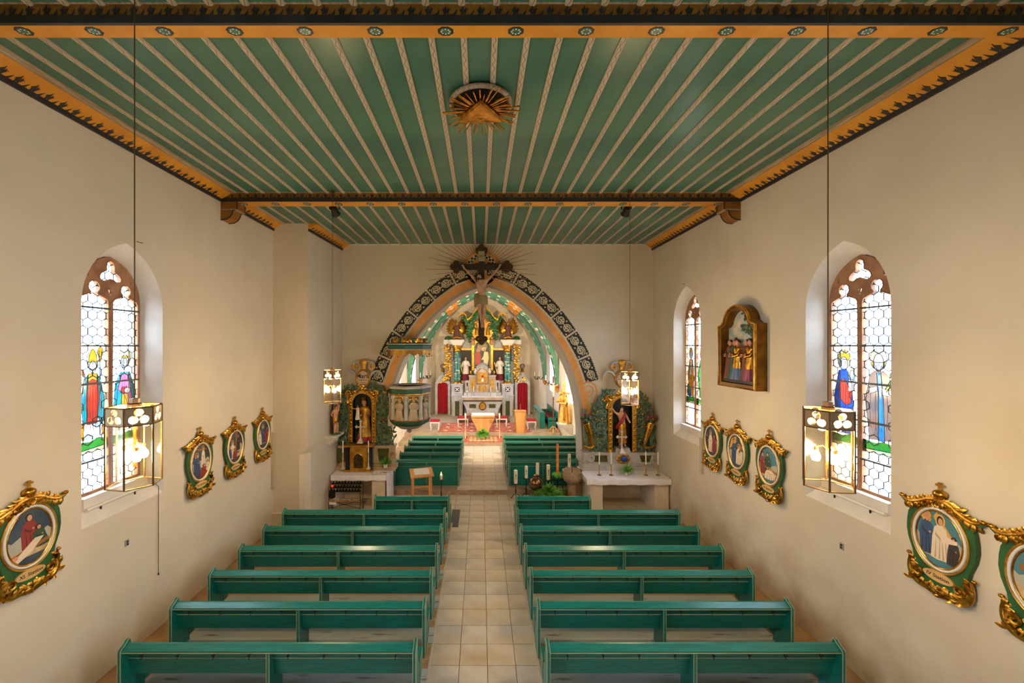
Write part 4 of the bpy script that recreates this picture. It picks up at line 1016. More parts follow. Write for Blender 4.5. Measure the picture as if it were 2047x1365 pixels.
PICS = {
 'XI': GRD + [('r_haze', [(-.26, -.05), (-.16, .0), (-.1, -.02), (-.1, -.16), (-.26, -.16)])] + fg(.02, -.14, .11, .42, 'r_red', -.03) + fg(.16, -.17, .09, .28, 'r_green', -.06) + [('r_wood', [(-.24, -.20), (.2, -.08), (.22, -.12), (-.22, -.26)]), ('r_white', [(-.18, -.22), (.05, -.04), (.15, -.05), (0, -.2), (-.14, -.27)]), ('skin', ell(-.17, -.2, .035, .028, 8))],
 'XII': GRD + [('r_wood', [(.04, -.25), (.09, -.25), (.09, .33), (.04, .33)]), ('r_wood', [(-.1, .23), (.22, .23), (.22, .27), (-.1, .27)])] + fg(.065, -.12, .06, .4, 'r_white') + fg(-.12, -.24, .1, .42, 'r_blue') + fg(.08, -.30, .12, .22, 'r_red') + fg(.19, -.22, .05, .2, 'r_white'),
 'XIII': GRD + [('r_wood', [(.0, -.2), (.07, -.2), (.07, .34), (.0, .34)])] + fg(.1, -.1, .07, .36, 'r_dark') + fg(-.11, -.25, .08, .4, 'r_white') + fg(-.2, -.22, .06, .26, 'r_blue') + fg(-.04, -.27, .07, .24, 'r_red'),
 'XIV': GRD + fg(-.02, -.22, .1, .46, 'r_blue') + fg(-.16, -.24, .08, .36, 'r_white') + fg(.15, -.22, .09, .38, 'r_red'),
 'I': GRD + fg(-.04, -.26, .09, .5, 'r_white') + fg(.12, -.24, .1, .42, 'r_red') + fg(-.19, -.24, .06, .4, 'r_dark'),
 'II': GRD + [('pic_gold', [(-.28, .0), (.0, .2), (.0, .33), (-.2, .3)])] + fg(-.08, -.24, .09, .5, 'r_blue') + fg(.1, -.26, .11, .42, 'r_white') + [('r_wood', [(.08, .02), (.24, .2), (.26, .14), (.12, -.02)])],
 'III': GRD + fg(-.16, -.2, .09, .42, 'r_red') + fg(-.02, -.12, .1, .36, 'r_green') + [('r_wood', [(-.1, -.02), (.24, -.1), (.24, -.14), (-.1, -.06)])] + fg(.05, -.27, .15, .22, 'r_white'),
 'IV': GRD + [('pic_gold', [(-.02, .33), (.25, -.08), (.22, -.12), (-.06, .26)])] + fg(-.13, -.22, .1, .5, 'r_blue') + fg(.02, -.24, .1, .52, 'r_white') + fg(.16, -.25, .07, .34, 'r_dark') + [('r_white', [(.02, .08), (.2, .06), (.2, .02), (.04, -.02)]), ('pic_gold', ell(-.14, .26, .07, .06, 12)), ('skin', ell(-.12, .25, .035, .045, 10))],
 'V': GRD + [('r_wood', [(-.2, .1), (.22, .3), (.24, .24), (-.18, .04)])] + fg(-.05, -.25, .11, .48, 'r_red') + fg(.14, -.24, .09, .42, 'r_dark'),
}
stat = station_proto(); sfirst = True
STN = [(-1, 4.98, 'XI', 'XI, largest, at the left picture edge', 2.61), (-1, 8.02, 'XII', 'with a crucifixion, second along left wall', 2.66), (-1, 9.15, 'XIII', 'with descent from the cross, third along left wall', 2.67), (-1, 10.32, 'XIV', 'next to the left pier, farthest on the left wall', 2.69),
       (1, 9.72, 'I', 'with a white robed figure, farthest on the right wall', 2.66), (1, 8.78, 'II', 'with a dark blue figure, second farthest on right wall', 2.66), (1, 7.80, 'III', 'with a fallen figure, third from right wall end', 2.65), (1, 4.90, 'IV', 'with a blue mantled woman, large on right wall', 2.61), (1, 3.97, 'V', 'cut off by the right edge of the picture', 2.61)]
SPIC = {}
for side, y, num, lab, z in STN:
    o = stat if sfirst else copy_tree(stat); sfirst = False; SPIC[num] = o
    o.location = (side * (WX - .012), y, z); o.rotation_euler = (0, 0, -side * PI / 2)
    tag(o, 'green and gold oval station panel ' + lab, 'station panel', 'stations of the cross')
for side, y, num, lab, z in STN:
    o = SPIC[num]; F = XZ(0)
    mb = MB(); mb.m('pic_sky2' if num in ('III', 'IV', 'V') else 'pic_sky').plate([ell(0, 0, .255, .35, 30)], F, .05, .054)
    for q, (m_, pg) in enumerate(PICS[num]):
        cl = []
        for x, yv in pg:
            k = math.hypot(x / .245, yv / .34); cl.append((x, yv) if k <= 1 else (x / k, yv / k))
        mb.m(m_).plate([cl], F, .054, .0545 + .00035 * q)
    mb.build('painting', None, o, smooth=0)
    text_mesh('lettering', num + '. Station' if num == 'XI' else num + ' Station', .062 if len(num) < 4 else .054, 'black_ink', lambda u, v, d: F(u, v - .46, d), o, ext=.0695, weight=.0012, shear=.1)
# ================================================================ deep framed relief on the right wall
r = thing('framed_relief', 'deep gilded frame with carved saints under a tree, high on the right wall', 'relief', (WX, 8.55, 4.08), rz=-PI / 2)
HW = .63
fr = [(-HW, 0), (HW, 0), (HW, 1.36), (HW - .10, 1.38), (HW - .17, 1.44)] + ell(0, 1.40, HW - .19, .39, 14, .12, PI - .12) + [(-HW + .17, 1.44), (-HW + .10, 1.38), (-HW, 1.36)]
def shrink(pts, k, cx=0, cy=.85): return [(cx + (x - cx) * k, cy + (y - cy) * (1 - (1 - k) * .7)) for x, y in pts]
inn = shrink(fr, .84)
MB().plate([fr, inn], XZ(0), 0, .22).build('frame', 'gold_dark', r, smooth=20)
MB().tube([(x, -.222, z) for x, z in shrink(fr, .965)], .03, 6, closed=True).build('frame_bead', 'gold', r, smooth=60)
MB().tube([(x, -.20, z) for x, z in shrink(fr, .87)], .016, 6, closed=True).build('inner_bead', 'gold', r, smooth=60)
mat('relief_sky', (206, 190, 160), .7, col2=(140, 152, 150), scale=3.0)
MB().plate([shrink(fr, .9)], XZ(0), .01, .04).build('painted_sky', 'relief_sky', r, smooth=0)
mb = MB(); mb.plate([[(-.55, .80), (-.4, .86), (-.2, .90), (0, .87), (.25, .93), (.54, .86), (.54, .1), (-.55, .1)]], XZ(0), .04, .046); mb.build('painted_hills', 'r_green', r, smooth=0)
MB().bb(-.53, .53, -.17, -.02, .12, .2).build('ground_ledge', 'r_dark', r, smooth=0)
for i, (x, hh, rb, ck, yy) in enumerate(((-.43, .80, 'robe_brown', 'goldflat', .07), (-.27, .84, 'robe_brown', 'goldflat', .05), (-.20, .80, 'robe_green', 'goldflat', .11), (-.06, .80, 'robe_blue', 'goldflat', .14), (.14, .80, 'robe_brown', 'goldflat', .08), (.33, .80, 'robe_purple', 'gold', .13))):
    f = figure(hh * 1.08, 'gold' if i in (1, 3, 5) else rb, r, loc=(x, -yy, .18), seed=i + 4, folds=12, cloak=ck, under=rb, ucut=.28, arms=[([(-.11, 0, .74), (-.10, -.10, .60), (.0, -.14, .62)], True), ([(.11, 0, .74), (.12, -.10, .60), (.03, -.14, .58)], True)], name='saint_figure')
mb = MB(); rr = random.Random(5)
tr = [(.46, -.07, 1.0), (.36, -.08, 1.18), (.22, -.08, 1.32), (.12, -.08, 1.5), (.06, -.07, 1.62)]
mb.tube(tr, [.02, .018, .014, .01, .006], 5); mb.tube([tr[1], (.2, -.09, 1.2), (.05, -.08, 1.28)], .008, 5); mb.tube([tr[0], (.3, -.09, 1.0), (.24, -.08, .98)], .008, 5)
for c in ((.05, 1.6), (.12, 1.5), (.05, 1.28), (.0, 1.3), (.22, 1.32), (.3, 1.2), (.36, 1.1), (.42, 1.15), (.24, 1.0), (.36, 1.0), (.45, 1.05), (.18, 1.2)):
    for q in range(5): mb.leaf((c[0], -.09, c[1]), (rr.uniform(-1, 1), -.3, rr.uniform(-1, 1)), .085, .05, (0, -1, 0), .5)
mb.build('carved_tree', 'r_green', r, smooth=40)
# ================================================================ small fittings on the walls
r = thing('pull_cord', 'thin dark cord hanging below the sill of the left window', 'cord', (-WX + .02, 7.02, .95))
MB().tube([(-.1, -.02, 1.68), (.0, 0, 1.56), (0, 0, .02)], .005, 5).build('cord', 'black_ink', r)
MB().lathe([(.001, 0), (.012, .005), (.012, .03), (.004, .045)], 8, (0, 0, 0)).build('cord_weight', 'iron', r)
for side, y, z0, z1, lab in ((-1, 10.86, 1.08, 2.62, 'narrow cream cable duct on the left wall beside the pier'), (1, 10.22, 1.7, 2.62, 'narrow cream cable duct on the right wall below the far window')):
    mat('duct', (186, 168, 140), .6)
    r = thing('cable_duct', lab, 'cable duct', (side * WX, y, z0)); MB().bb(min(0, -side * .06), max(0, -side * .06), -.05, .05, 0, z1 - z0).build('duct', 'duct', r, smooth=0)
    MB().bb(min(-side * .058, -side * .064), max(-side * .058, -side * .064), -.055, .055, z1 - z0 - .02, z1 - z0 + .005).build('end_cap', 'duct', r, smooth=0)
for side, y, z, lab in ((-1, 6.41, 1.82, 'small grey wall socket under the left window'), (1, 6.28, 1.83, 'small grey wall socket under the right Madonna window')):
    mat('socket_grey', (150, 140, 128), .6)
    r = thing('wall_socket', lab, 'socket', (side * WX, y, z)); MB().bb(min(0, -side * .012), max(0, -side * .012), -.035, .035, -.05, .05).build('plate', 'socket_grey', r, smooth=0)
    for q in (-.02, .02): MB().lathe([(.017, 0), (.017, .008), (.012, .008), (.012, .002)], 10, T=Matrix.Translation((-side * .012, 0, q)) @ Matrix.Rotation(-side * PI / 2, 4, 'Y')).build('outlet', 'black_ink', r)
for side, y in ((-1, 6.6), (1, 11.1)):
    r = MB(); r.tube([(side * WX, y, 6.72), (side * (WX - .05), y, 6.70), (side * (WX - .06), y + .05, 6.705)], .006, 5); o = r.build('wall_hook', 'iron'); tag(o, 'small iron hook in the wall above the %s' % ('left window' if side < 0 else 'far right window'), 'hook')
# ================================================================ eye of providence on the ceiling
r = thing('eye_of_providence', 'gilded triangle with an eye and a wreath of rays on the ceiling', 'ceiling ornament', (.0, 5.44, CEIL - .05))
MB().tube([(.40 * math.cos(2 * PI * i / 40), .40 * math.sin(2 * PI * i / 40), -.012) for i in range(40)], .035, 6, closed=True).build('rim', 'tan_wood', r, smooth=60)
MB().plate([ell(0, 0, .385, .385, 36)], XYp, -.006, -.002).build('hole_shade_disc', 'niche_black', r, smooth=0)  # flat black disc stands in for the shade inside the ceiling hole
rr = random.Random(11)
for i in range(46):
    a = 2 * PI * i / 46 + rr.uniform(-.05, .05); r1 = rr.uniform(.42, .56); sl = rr.uniform(-.06, .02)
    p0 = Vector((.15 * math.cos(a), .13 * math.sin(a), -.10)); p1 = Vector((r1 * math.cos(a), r1 * math.sin(a), -.11 + sl))
    MB().tube([p0, p1], .010, 4).build('ray', 'gold', r, smooth=0)
tri = [(0, -.30), (.33, .17), (-.33, .17)]
mb = MB(); vs = [(x, y, -.13) for x, y in tri] + [(x * .93, y * .93, -.17) for x, y in tri] + [(x * .68, y * .68 , -.165) for x, y in tri]
mb.add(vs, [(0, 1, 4, 3), (1, 2, 5, 4), (2, 0, 3, 5), (3, 4, 7, 6), (4, 5, 8, 7), (5, 3, 6, 8), (6, 7, 8), (0, 2, 1)]); t = mb.build('triangle', 'gold', r, smooth=0)
MB().ball((0, .05, -.165), (.09, .05, .018), 14, 6).build('eye', 'goldflat', t, smooth=60)
MB().ball((0, .05, -.182), (.014, .012, .006), 10, 6).build('pupil', 'blackpaint', t)
# ================================================================ crucifix in the arch
YC = 12.98
r = thing('crucifix', 'large dark crucifix with trefoil ends hanging in the top of the chancel arch', 'crucifix', (0, YC, 5.1))
off = r.location
def q(px, py, Y=YC): p = P(px, py, Y); return (p.x, p.z)
F = XZ(YC)
cx = q(962.5, 0)[0]; z0 = q(0, 676)[1]; z1 = q(0, 502)[1]; za = q(0, 533.5)[1]; xl = q(912, 0)[0]; xr = q(1013, 0)[0]
mb = MB(); mb.bb(cx - .095, cx + .095, YC - .06, YC + .06, z0, z1); mb.build('upright', 'wood_dark', r, off=off, smooth=0)
mb = MB(); mb.bb(xl, xr, YC - .061, YC + .055, za - .09, za + .09); mb.build('crossbeam', 'wood_dark', r, off=off, smooth=0)
mb = MB(); mb.bb(cx - .03, cx + .03, YC + .05, YF, 7.85, 7.91); mb.build('wall_bracket', 'iron', r, off=off)
def trefoil(x, z, ang):
    o = None
    for k in (-1, 0, 1):
        a = ang + k * PI / 2; px_, pz_ = x + .105 * math.cos(a), z + .105 * math.sin(a)
        mb = MB(); mb.plate([ell(px_, pz_, .10, .10, 18)], F, -.055, .064); o = mb.build('trefoil_lobe', 'wood_dark', r, off=off, smooth=30)
        MB().tube([(px_ + .082 * math.cos(2 * PI * i / 18), YC - .066, pz_ + .082 * math.sin(2 * PI * i / 18)) for i in range(18)], .011, 5, closed=True).build('gilt_ring', 'gold_dark', o, off=off, smooth=60)
        MB().plate([[(px_ - .04, pz_), (px_, pz_ - .04), (px_ + .04, pz_), (px_, pz_ + .04)]], F, .064, .072).build('gilt_diamond', 'gold_dark', o, off=off, smooth=0)
trefoil(cx, z1 + .02, PI / 2); trefoil(xl, za, PI); trefoil(xr, za, 0); trefoil(cx, z0 - .02, -PI / 2)
mat('titulus', (150, 150, 112), .6)
mb = MB(); mb.bb(cx - .10, cx + .10, YC - .085, YC - .06, q(0, 523)[1], q(0, 503)[1]); ti = mb.build('title_board', 'titulus', r, off=off, smooth=0)
tz = (q(0, 523)[1] + q(0, 503)[1]) / 2
text_mesh('lettering', 'INRI', .075, 'black_ink', lambda u, v, d: (cx + u, YC - .086 - d, tz + v), ti, off=off)
def skinned(name, joints, bones, parent, mt_, off, sub=2):
    """joints: {id: (point, radius)}; first joint is the root"""
    ids = list(joints); me = bpy.data.meshes.new(name); me.from_pydata([joints[i][0] for i in ids], [(ids.index(a), ids.index(b)) for a, b in bones], [])
    ob = bpy.data.objects.new(name, me); COL.objects.link(ob)
    md = ob.modifiers.new('skin', 'SKIN'); md.use_smooth_shade = True
    for i, k in enumerate(ids):
        rr_ = joints[k][1]; rr_ = rr_ if isinstance(rr_, tuple) else (rr_, rr_); me.skin_vertices[0].data[i].radius = rr_
    me.skin_vertices[0].data[0].use_root = True
    ob.modifiers.new('sub', 'SUBSURF').levels = sub
    dg = bpy.context.evaluated_depsgraph_get(); ev = ob.evaluated_get(dg); m2 = bpy.data.meshes.new_from_object(ev)
    bpy.data.objects.remove(ob); bpy.data.meshes.remove(me)
    for v in m2.vertices: v.co -= Vector(off)
    m2.materials.clear(); m2.materials.append(M[mt_]); m2.shade_smooth(); m2.name = name
    o = bpy.data.objects.new(name, m2); COL.objects.link(o); o.parent = parent
    return o
YB_ = YC - .15
def J(px, py, r_, dy=0.0): p = P(px, py, YB_ + dy); return ((p.x, p.y, p.z), r_)
body = {'pelvis': J(963, 594, (.145, .10)), 'waist': J(963, 586, (.125, .09)), 'chest': J(963, 573, (.155, .105)), 'upper': J(962, 565, (.15, .09)), 'neck': J(960.5, 559.5, .055, -.03), 'jaw': J(958.5, 556, .065, -.07), 'skull': J(957, 551.5, .085, -.08), 'crown': J(956.5, 548, .05, -.07),
        'shl': J(953, 562, .065), 'ell': J(941, 549, .042, .02), 'wrl': J(929, 537, .030, .05), 'hal': J(925.5, 533, .034, .05), 'shr': J(972, 562, .065), 'elr': J(985, 549, .042, .02), 'wrr': J(996, 536, .030, .05), 'har': J(999.5, 532, .034, .05),
        'hil': J(959, 600, .10), 'knl': J(959.5, 623, .062, -.10), 'anl': J(963, 646, .038, .0), 'tol': J(963, 656, .034, -.06), 'hir': J(967.5, 600, .10), 'knr': J(967.5, 623, .062, -.10), 'anr': J(965.5, 646, .038, .0), 'tor': J(965, 656, .034, -.06)}
bn = [('pelvis', 'waist'), ('waist', 'chest'), ('chest', 'upper'), ('upper', 'neck'), ('neck', 'jaw'), ('jaw', 'skull'), ('skull', 'crown'), ('upper', 'shl'), ('shl', 'ell'), ('ell', 'wrl'), ('wrl', 'hal'), ('upper', 'shr'), ('shr', 'elr'), ('elr', 'wrr'), ('wrr', 'har'),
      ('pelvis', 'hil'), ('hil', 'knl'), ('knl', 'anl'), ('anl', 'tol'), ('pelvis', 'hir'), ('hir', 'knr'), ('knr', 'anr'), ('anr', 'tor')]
corp = skinned('corpus', body, bn, r, 'corpus', off)
for hx, hy, s in ((925.5, 533, -1), (999.5, 532, 1)):
    b = P(hx, hy, YB_ + .05); mb = MB()
    for k in range(5):
        a = (PI / 2 + s * (-.9 + .42 * k)) if k < 4 else (PI / 2 + s * 1.2)
        d = Vector((math.cos(a) , -.25, math.sin(a))); L_ = (.07, .08, .085, .07, .055)[k]
        mb.tube([b + d * .012, b + d * L_ * .6, b + d * L_ + Vector((0, -.03, -.01))], [.011, .010, .007], 6)
    mb.build('fingers', 'corpus', corp, off=off)
hd = P(957, 551.5, YB_ - .08)
mb = MB(); mb.ball((hd.x, hd.y + .03, hd.z + .015), (.092, .09, .095), 12, 8); mb.tube([(hd.x - .05, hd.y + .02, hd.z), (hd.x - .075, hd.y + .0, hd.z - .1), (hd.x - .07, hd.y + .02, hd.z - .2)], [.04, .04, .01], 6); mb.tube([(hd.x + .06, hd.y + .03, hd.z), (hd.x + .08, hd.y + .03, hd.z - .1), (hd.x + .075, hd.y + .04, hd.z - .18)], [.035, .035, .01], 6)
mb.build('hair', 'hair', corp, off=off, smooth=60)
mb = MB(); mb.ball((hd.x - .005, hd.y - .08, hd.z - .10), (.04, .03, .05), 8, 6); mb.build('beard', 'hair', corp, off=off, smooth=60)
mb = MB()
for k in range(3): mb.tube([(hd.x + .095 * math.cos(2 * PI * i / 14), hd.y + .02 + .095 * math.sin(2 * PI * i / 14), hd.z + .045 + .015 * math.sin(i * 2.3 + k * 2)) for i in range(14)], .012, 5, closed=True)
mb.build('crown_of_thorns', 'wood_dark', corp, off=off)
mat('loincloth', (150, 138, 96), .6, col2=(156, 140, 88), scale=8)
w = P(963, 598, YB_)
mb = MB(); mb.lathe([(.165, .12), (.185, .08), (.19, 0), (.2, -.08), (.19, -.17)], 20, (w.x, w.y, w.z), sy=.75, fold=lambda t: (.05, 7, 1)); mb.build('loincloth', 'loincloth', corp, off=off, smooth=60)
k = P(951, 588, YB_)
mb = MB(); mb.tube([(k.x + .08, k.y, k.z + .0), (k.x, k.y - .04, k.z - .03), (k.x - .02, k.y - .03, k.z - .2), (k.x + .0, k.y - .03, k.z - .42)], [.05, .07, .06, .075], 8, flat=.6); mb.build('cloth_knot', 'loincloth', corp, off=off, smooth=60)
f = P(964, 657, YC); mb = MB(); mb.box((f.x, YC - .14, f.z - .02), (.16, .16, .08)); mb.build('footrest', 'wood_dark', r, off=off)
# ================================================================ side altars
def acanthus(name, spots, y, parent, off, mt_, size=.13, seed=1, leaves=3):
    rr = random.Random(seed); mb = MB()
    for i, (x, z) in enumerate(spots):
        s = 1 if i % 2 else -1; r1 = size * rr.uniform(.75, 1.1); a0 = rr.uniform(0, 6.28)
        sp = spiral(x, z, r1 * .12, r1, a0, s * 1.6, 18); n = len(sp)
        mb.tube([(u, y - .03 * math.sin(PI * j / n) - .02, v) for j, (u, v) in enumerate(sp)], [.016 + .012 * math.sin(PI * j / n) for j in range(n)], 5)
        for k in range(leaves):
            j = rr.randrange(5, n - 1); u, v = sp[j]; d = Vector((u - x, 0, v - z)).normalized(); t = Vector((-d.z * s, 0, d.x * s))
            dv = d * .8 + t; mb.leaf((u, y - .03, v), (dv.x, -.35, dv.z), r1 * 1.25, r1 * .6, (0, -1, 0), .9)
    return mb.build(name, mt_, parent, off=off, smooth=50)
def candle(lab, px, base, top, Y, brassy, grp, n='altar_candle', wax=.016):
    """candlestick with white candle; base and top are image heights at depth Y"""
    b = P(px, base, Y); t = P(px, top, Y); H = t.z - b.z
    r = thing(n, lab, 'candle', b, group=grp)
    hs = H * (.62 if not brassy else .47)
    m_ = 'brass' if brassy else 'candlestick_pale'
    if brassy: pr = [(.07, 0), (.07, .012), (.02, .03), (.014, .06), (.014, hs - .02), (.024, hs - .01), (.024, hs)]
    else: pr = [(.075, 0), (.075, .03), (.05, .05), (.03, .09), (.022, .12), (.032, .15), (.02, .18), (.018, hs * .55), (.03, hs * .58), (.018, hs * .62), (.016, hs - .05), (.035, hs - .02), (.035, hs)]
    MB().lathe(pr, 12).build('candlestick', m_, r, smooth=50)
    c = MB().lathe([(.018, hs), (.018, H - .004), (.012, H), (.001, H)], 10).build('candle', 'candle_wax', r, smooth=50)
    MB().tube([(0, 0, H), (.002, 0, H + .014)], .002, 4).build('wick', 'black_ink', c)
    return r
mat('candlestick_pale', (206, 186, 152), .45, .3)
mat('cartouche_pink', (206, 178, 150), .6)
def plant(lab, loc, R, H, n, seed, pot='white', potr=.07, poth=.11, name='potted_plant', droop=1.0, m_='leaf_green', w=.02, elo=.35):
    rr = random.Random(seed); r = thing(name, lab, 'plant', loc)
    MB().lathe([(potr * .8, 0), (potr, poth * .8), (potr * 1.04, poth), (potr * .9, poth), (potr * .85, poth * .85), (.001, poth * .8)], 16).build('pot', 'white_paint', r, smooth=50)
    mb = MB()
    for i in range(n):
        a = rr.uniform(0, 2 * PI); el = rr.uniform(elo, 1.4); L_ = math.hypot(R, H) * rr.uniform(.6, 1.05)
        d = Vector((math.cos(a) * math.cos(el), math.sin(a) * math.cos(el), math.sin(el)))
        mb.leaf((.3 * potr * math.cos(a), .3 * potr * math.sin(a), poth * .8), d, L_, w * rr.uniform(.7, 1.2), (-d.x * math.tan(el), -d.y * math.tan(el), 1) if el < 1.3 else (math.cos(a), math.sin(a), .1), rr.uniform(.8, 1.9) * droop, 5)
    o = mb.build('foliage', m_, r, smooth=0); o['kind'] = 'stuff'
    return r
def table(lab, x0, x1, y0, y1, z, posts, lab2):
    r = thing('side_altar_table', lab, 'altar', ((x0 + x1) / 2, (y0 + y1) / 2, 0)); off = r.location
    mb = MB(); mb.bb(x0, x1, y0, y1, z - .17, z - .012); mb.build('mensa_slab', 'stone_pale', r, off=off)
    for a, c, d0, d1 in posts: MB().bb(a, c, d0, d1, 0, z - .17).build('post', 'stone_pale', r, off=off)
    MB().bb(x0, x1, y1 - .12, y1, 0, z - .17).build('back_slab', 'stone_pale', r, off=off)
    c = thing('altar_cloth', lab2, 'altar cloth', ((x0 + x1) / 2, (y0 + y1) / 2, z - .012)); offc = c.location
    n = 60; vs = []; rr = random.Random(int(x0 * 10))
    prof = [(y1, z), (y0 + .02, z), (y0 - .012, z - .006), (y0 - .022, z - .03), (y0 - .02, z - .16)]
    for i in range(n + 1):
        x = x0 - .012 + (x1 - x0 + .024) * i / n; wv = .006 * math.sin(i * 1.3) + .004 * math.sin(i * 3.1)
        for k, (yy, zz) in enumerate(prof): vs.append((x, yy + (wv if k == 4 else 0), zz + (.012 * math.sin(i * .45) + .006 * math.sin(i * 1.7) if k == 4 else 0)))
    mb = MB(); mb.add(vs, [(i * 5 + k, (i + 1) * 5 + k, (i + 1) * 5 + k + 1, i * 5 + k + 1) for i in range(n) for k in range(4)]); mb.build('top_cloth', 'cloth', c, off=offc, smooth=50)
    return r, c, offc
mat('stone_pale', (216, 202, 182), .8, col2=(204, 186, 164), scale=3, bump=.05)
# ---- left side altar
r, c, offc = table('pale stone left side altar table with candle rack beneath', -4.60, -2.92, 12.25, 13.18, 1.0, [(-4.60, -4.46, 12.3, 13.1), (-3.36, -2.95, 12.3, 13.1)], 'white cloth over the left side altar with long side drape')
mb = MB(); vs = []
n = 22
for i in range(n + 1):
    yy = 12.23 + .95 * i / n
    for k in range(5):
        t = k / 4; vs.append((-2.905 + .03 * t + (.022 * math.sin(i * 1.35) * t), yy, 1.0 - .94 * t))
mb.add(vs, [(i * 5 + k, (i + 1) * 5 + k, (i + 1) * 5 + k + 1, i * 5 + k + 1) for i in range(n) for k in range(4)]); mb.build('side_drape', 'cloth', c, off=offc, smooth=60)
YR = 12.92
def retable(lab, tag_, cxp, fx0, fx1, fy0, fy1, car, pre, gran, seed):
    """carved side altar reredos; numbers are image positions at depth YR"""
    r = thing('side_altar_reredos', lab, 'altarpiece', (P(cxp, 900, YR).x, YR, 1.0)); off = r.location
    a = P(fx0, fy0, YR); b = P(fx1, fy1, YR); x0, x1, zt, zb = a.x, b.x, a.z, b.z; cx_ = (x0 + x1) / 2; hw = (x1 - x0) / 2
    # predella
    p0 = P(pre[0], pre[2], YR - .2); p1 = P(pre[1], pre[3], YR - .2)
    pm = 'marble_tan' if tag_ == 'L' else 'marble_grey'
    mb = MB(); mb.bb(p0.x, p1.x, YR - .22, 13.18, 1.0, 1.13); mb.bb(p0.x + .05, p1.x - .05, YR - .17, 13.18, 1.13, 1.2); mb.bb(p0.x + .08, p1.x - .08, YR - .12, 13.18, 1.2, p0.z - .06); mb.bb(p0.x + .04, p1.x - .04, YR - .16, 13.18, p0.z - .06, p0.z); pr = mb.build('predella', pm, r, off=off, smooth=0)
    for s in (-1, 1):
        xm = cx_ + s * (hw + .26); zz = (1.22 + p0.z - .06) / 2; g = p0.z - 1.34
        MB().plate([[(xm - .17 + s * .04, zz - g / 2), (xm + .17 - s * .04 - .0, zz - g / 2), (xm + .19, zz + g / 2), (xm - .19, zz + g / 2)]], XZ(YR - .12), 0, .012).build('inset_panel', 'dark_marble', pr, off=off, smooth=0)
        sp = spiral(cx_ + s * (hw + .58), (1.2 + p0.z) / 2, .02, .13, 0, s * 1.7, 18); MB().tube([(u, YR - .15, v) for u, v in sp], .03, 6).build('predella_volute', pm, pr, off=off, smooth=60)
    # niche
    arch_in = pointed(cx_, hw * .70, zb, zt - hw * .95, zt - hw * .26, 8)
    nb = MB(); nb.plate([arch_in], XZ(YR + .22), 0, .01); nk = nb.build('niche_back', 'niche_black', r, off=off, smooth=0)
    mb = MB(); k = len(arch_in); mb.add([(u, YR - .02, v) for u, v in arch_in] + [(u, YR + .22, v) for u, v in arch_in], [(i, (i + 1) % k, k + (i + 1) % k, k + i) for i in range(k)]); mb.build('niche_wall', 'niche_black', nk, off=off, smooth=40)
    outer = [(x0, zb), (x1, zb), (x1, zt - hw * .75), (x1 + .06, zt - hw * .62), (x1 + .02, zt - hw * .3), (cx_ + hw * .55, zt - .02), (cx_, zt + .02), (cx_ - hw * .55, zt - .02), (x0 - .02, zt - hw * .3), (x0 - .06, zt - hw * .62), (x0, zt - hw * .75)]
    MB().plate([outer, arch_in], XZ(YR), -.04, .06).build('niche_frame', 'goldflat', r, off=off, smooth=0)
    rr = random.Random(seed); mb = MB()
    for s in (-1, 1):
        for i in range(12):
            z = zb + .08 + (zt - hw - zb) * i / 11; mb.ball((cx_ + s * hw * .85, YR - .07, z), (.042, .02, .05), 8, 5)
        sp = spiral(cx_ + s * hw * .98, zt - hw * .22, .02, .11, PI / 2 - s * .5, -s * 1.5, 16); mb.tube([(u, YR - .07, v) for u, v in sp], .03, 6)
        mb.tube([(x, YR - .07, z) for x, z in bez((cx_ + s * hw * 1.05, zt - hw * .95), (cx_ + s * hw * 1.25, zt - hw * .6), (cx_ + s * hw * .6, zt - .05), (cx_ + s * .05, zt + .02), 8)], .036, 6)
        mb.tube([(x, YR - .07, z) for x, z in spiral(cx_ + s * hw * 1.08, zt - hw * .85, .015, .07, 0, s * 1.4, 12)], .022, 6)
        for i in range(8): mb.leaf((cx_ + s * (hw * .9 - .07 * i), YR - .09, zt - hw * .5 + .05 * i), (s * rr.uniform(-1, 1), -.4, rr.uniform(-.4, 1)), .12, .07, (0, -1, 0), .8)
    mb.ball((cx_, YR - .09, zt + .06), (.07, .04, .07), 10, 6)
    mb.build('gilded_ornament', 'gold', r, off=off, smooth=50)
    # acanthus wings
    for s in (-1, 1):
        sp = []; z = p0.z + .08
        zt2 = zt + .12
        while z < zt2:
            f = (z - p0.z) / (zt2 - p0.z); ww = gran * (1 - .45 * f * f)
            for jx in range(3): sp.append((cx_ + s * (hw * (1 if f < .75 else 1 - (f - .75) * 2.2) + .04 + ww * (jx + .5) / 3 + rr.uniform(-.03, .03)), z + rr.uniform(-.05, .05)))
            z += .15
        acanthus('acanthus_wing', sp, YR + .02, r, off, 'foliage_carved', .125, seed + s, 4)
        mb = MB(); z = p0.z
        wing = [(cx_ + s * hw, p0.z), (cx_ + s * (hw + gran * .8), p0.z), (cx_ + s * (hw + gran * .85), p0.z + .7), (cx_ + s * (hw + gran * .75), zt - .6), (cx_ + s * (hw * .8 + gran * .4), zt - .1), (cx_ + s * (hw * .5), zt + .15), (cx_ + s * hw * .4, zt - .02)]
        for i in range(9):
            x, z = cx_ + s * (hw + .05 + gran * rr.uniform(.1, .8)), p0.z + .1 + (zt - p0.z) * rr.random() * .9
            mb.ball((x, YR - .06, z), (.035, .025, .035), 8, 5)
        mb.build('gilded_rosettes', 'gold', r, off=off, smooth=60)
    # cartouche
    cc = P(car[0], car[1], YR); rw, rh = car[2] * YR / FPX, car[3] * YR / FPX
    cm = MB().plate([ell(cc.x, cc.z, rw, rh, 24)], XZ(YR), 0, .05).build('cartouche', 'cartouche_pink', r, off=off, smooth=0)
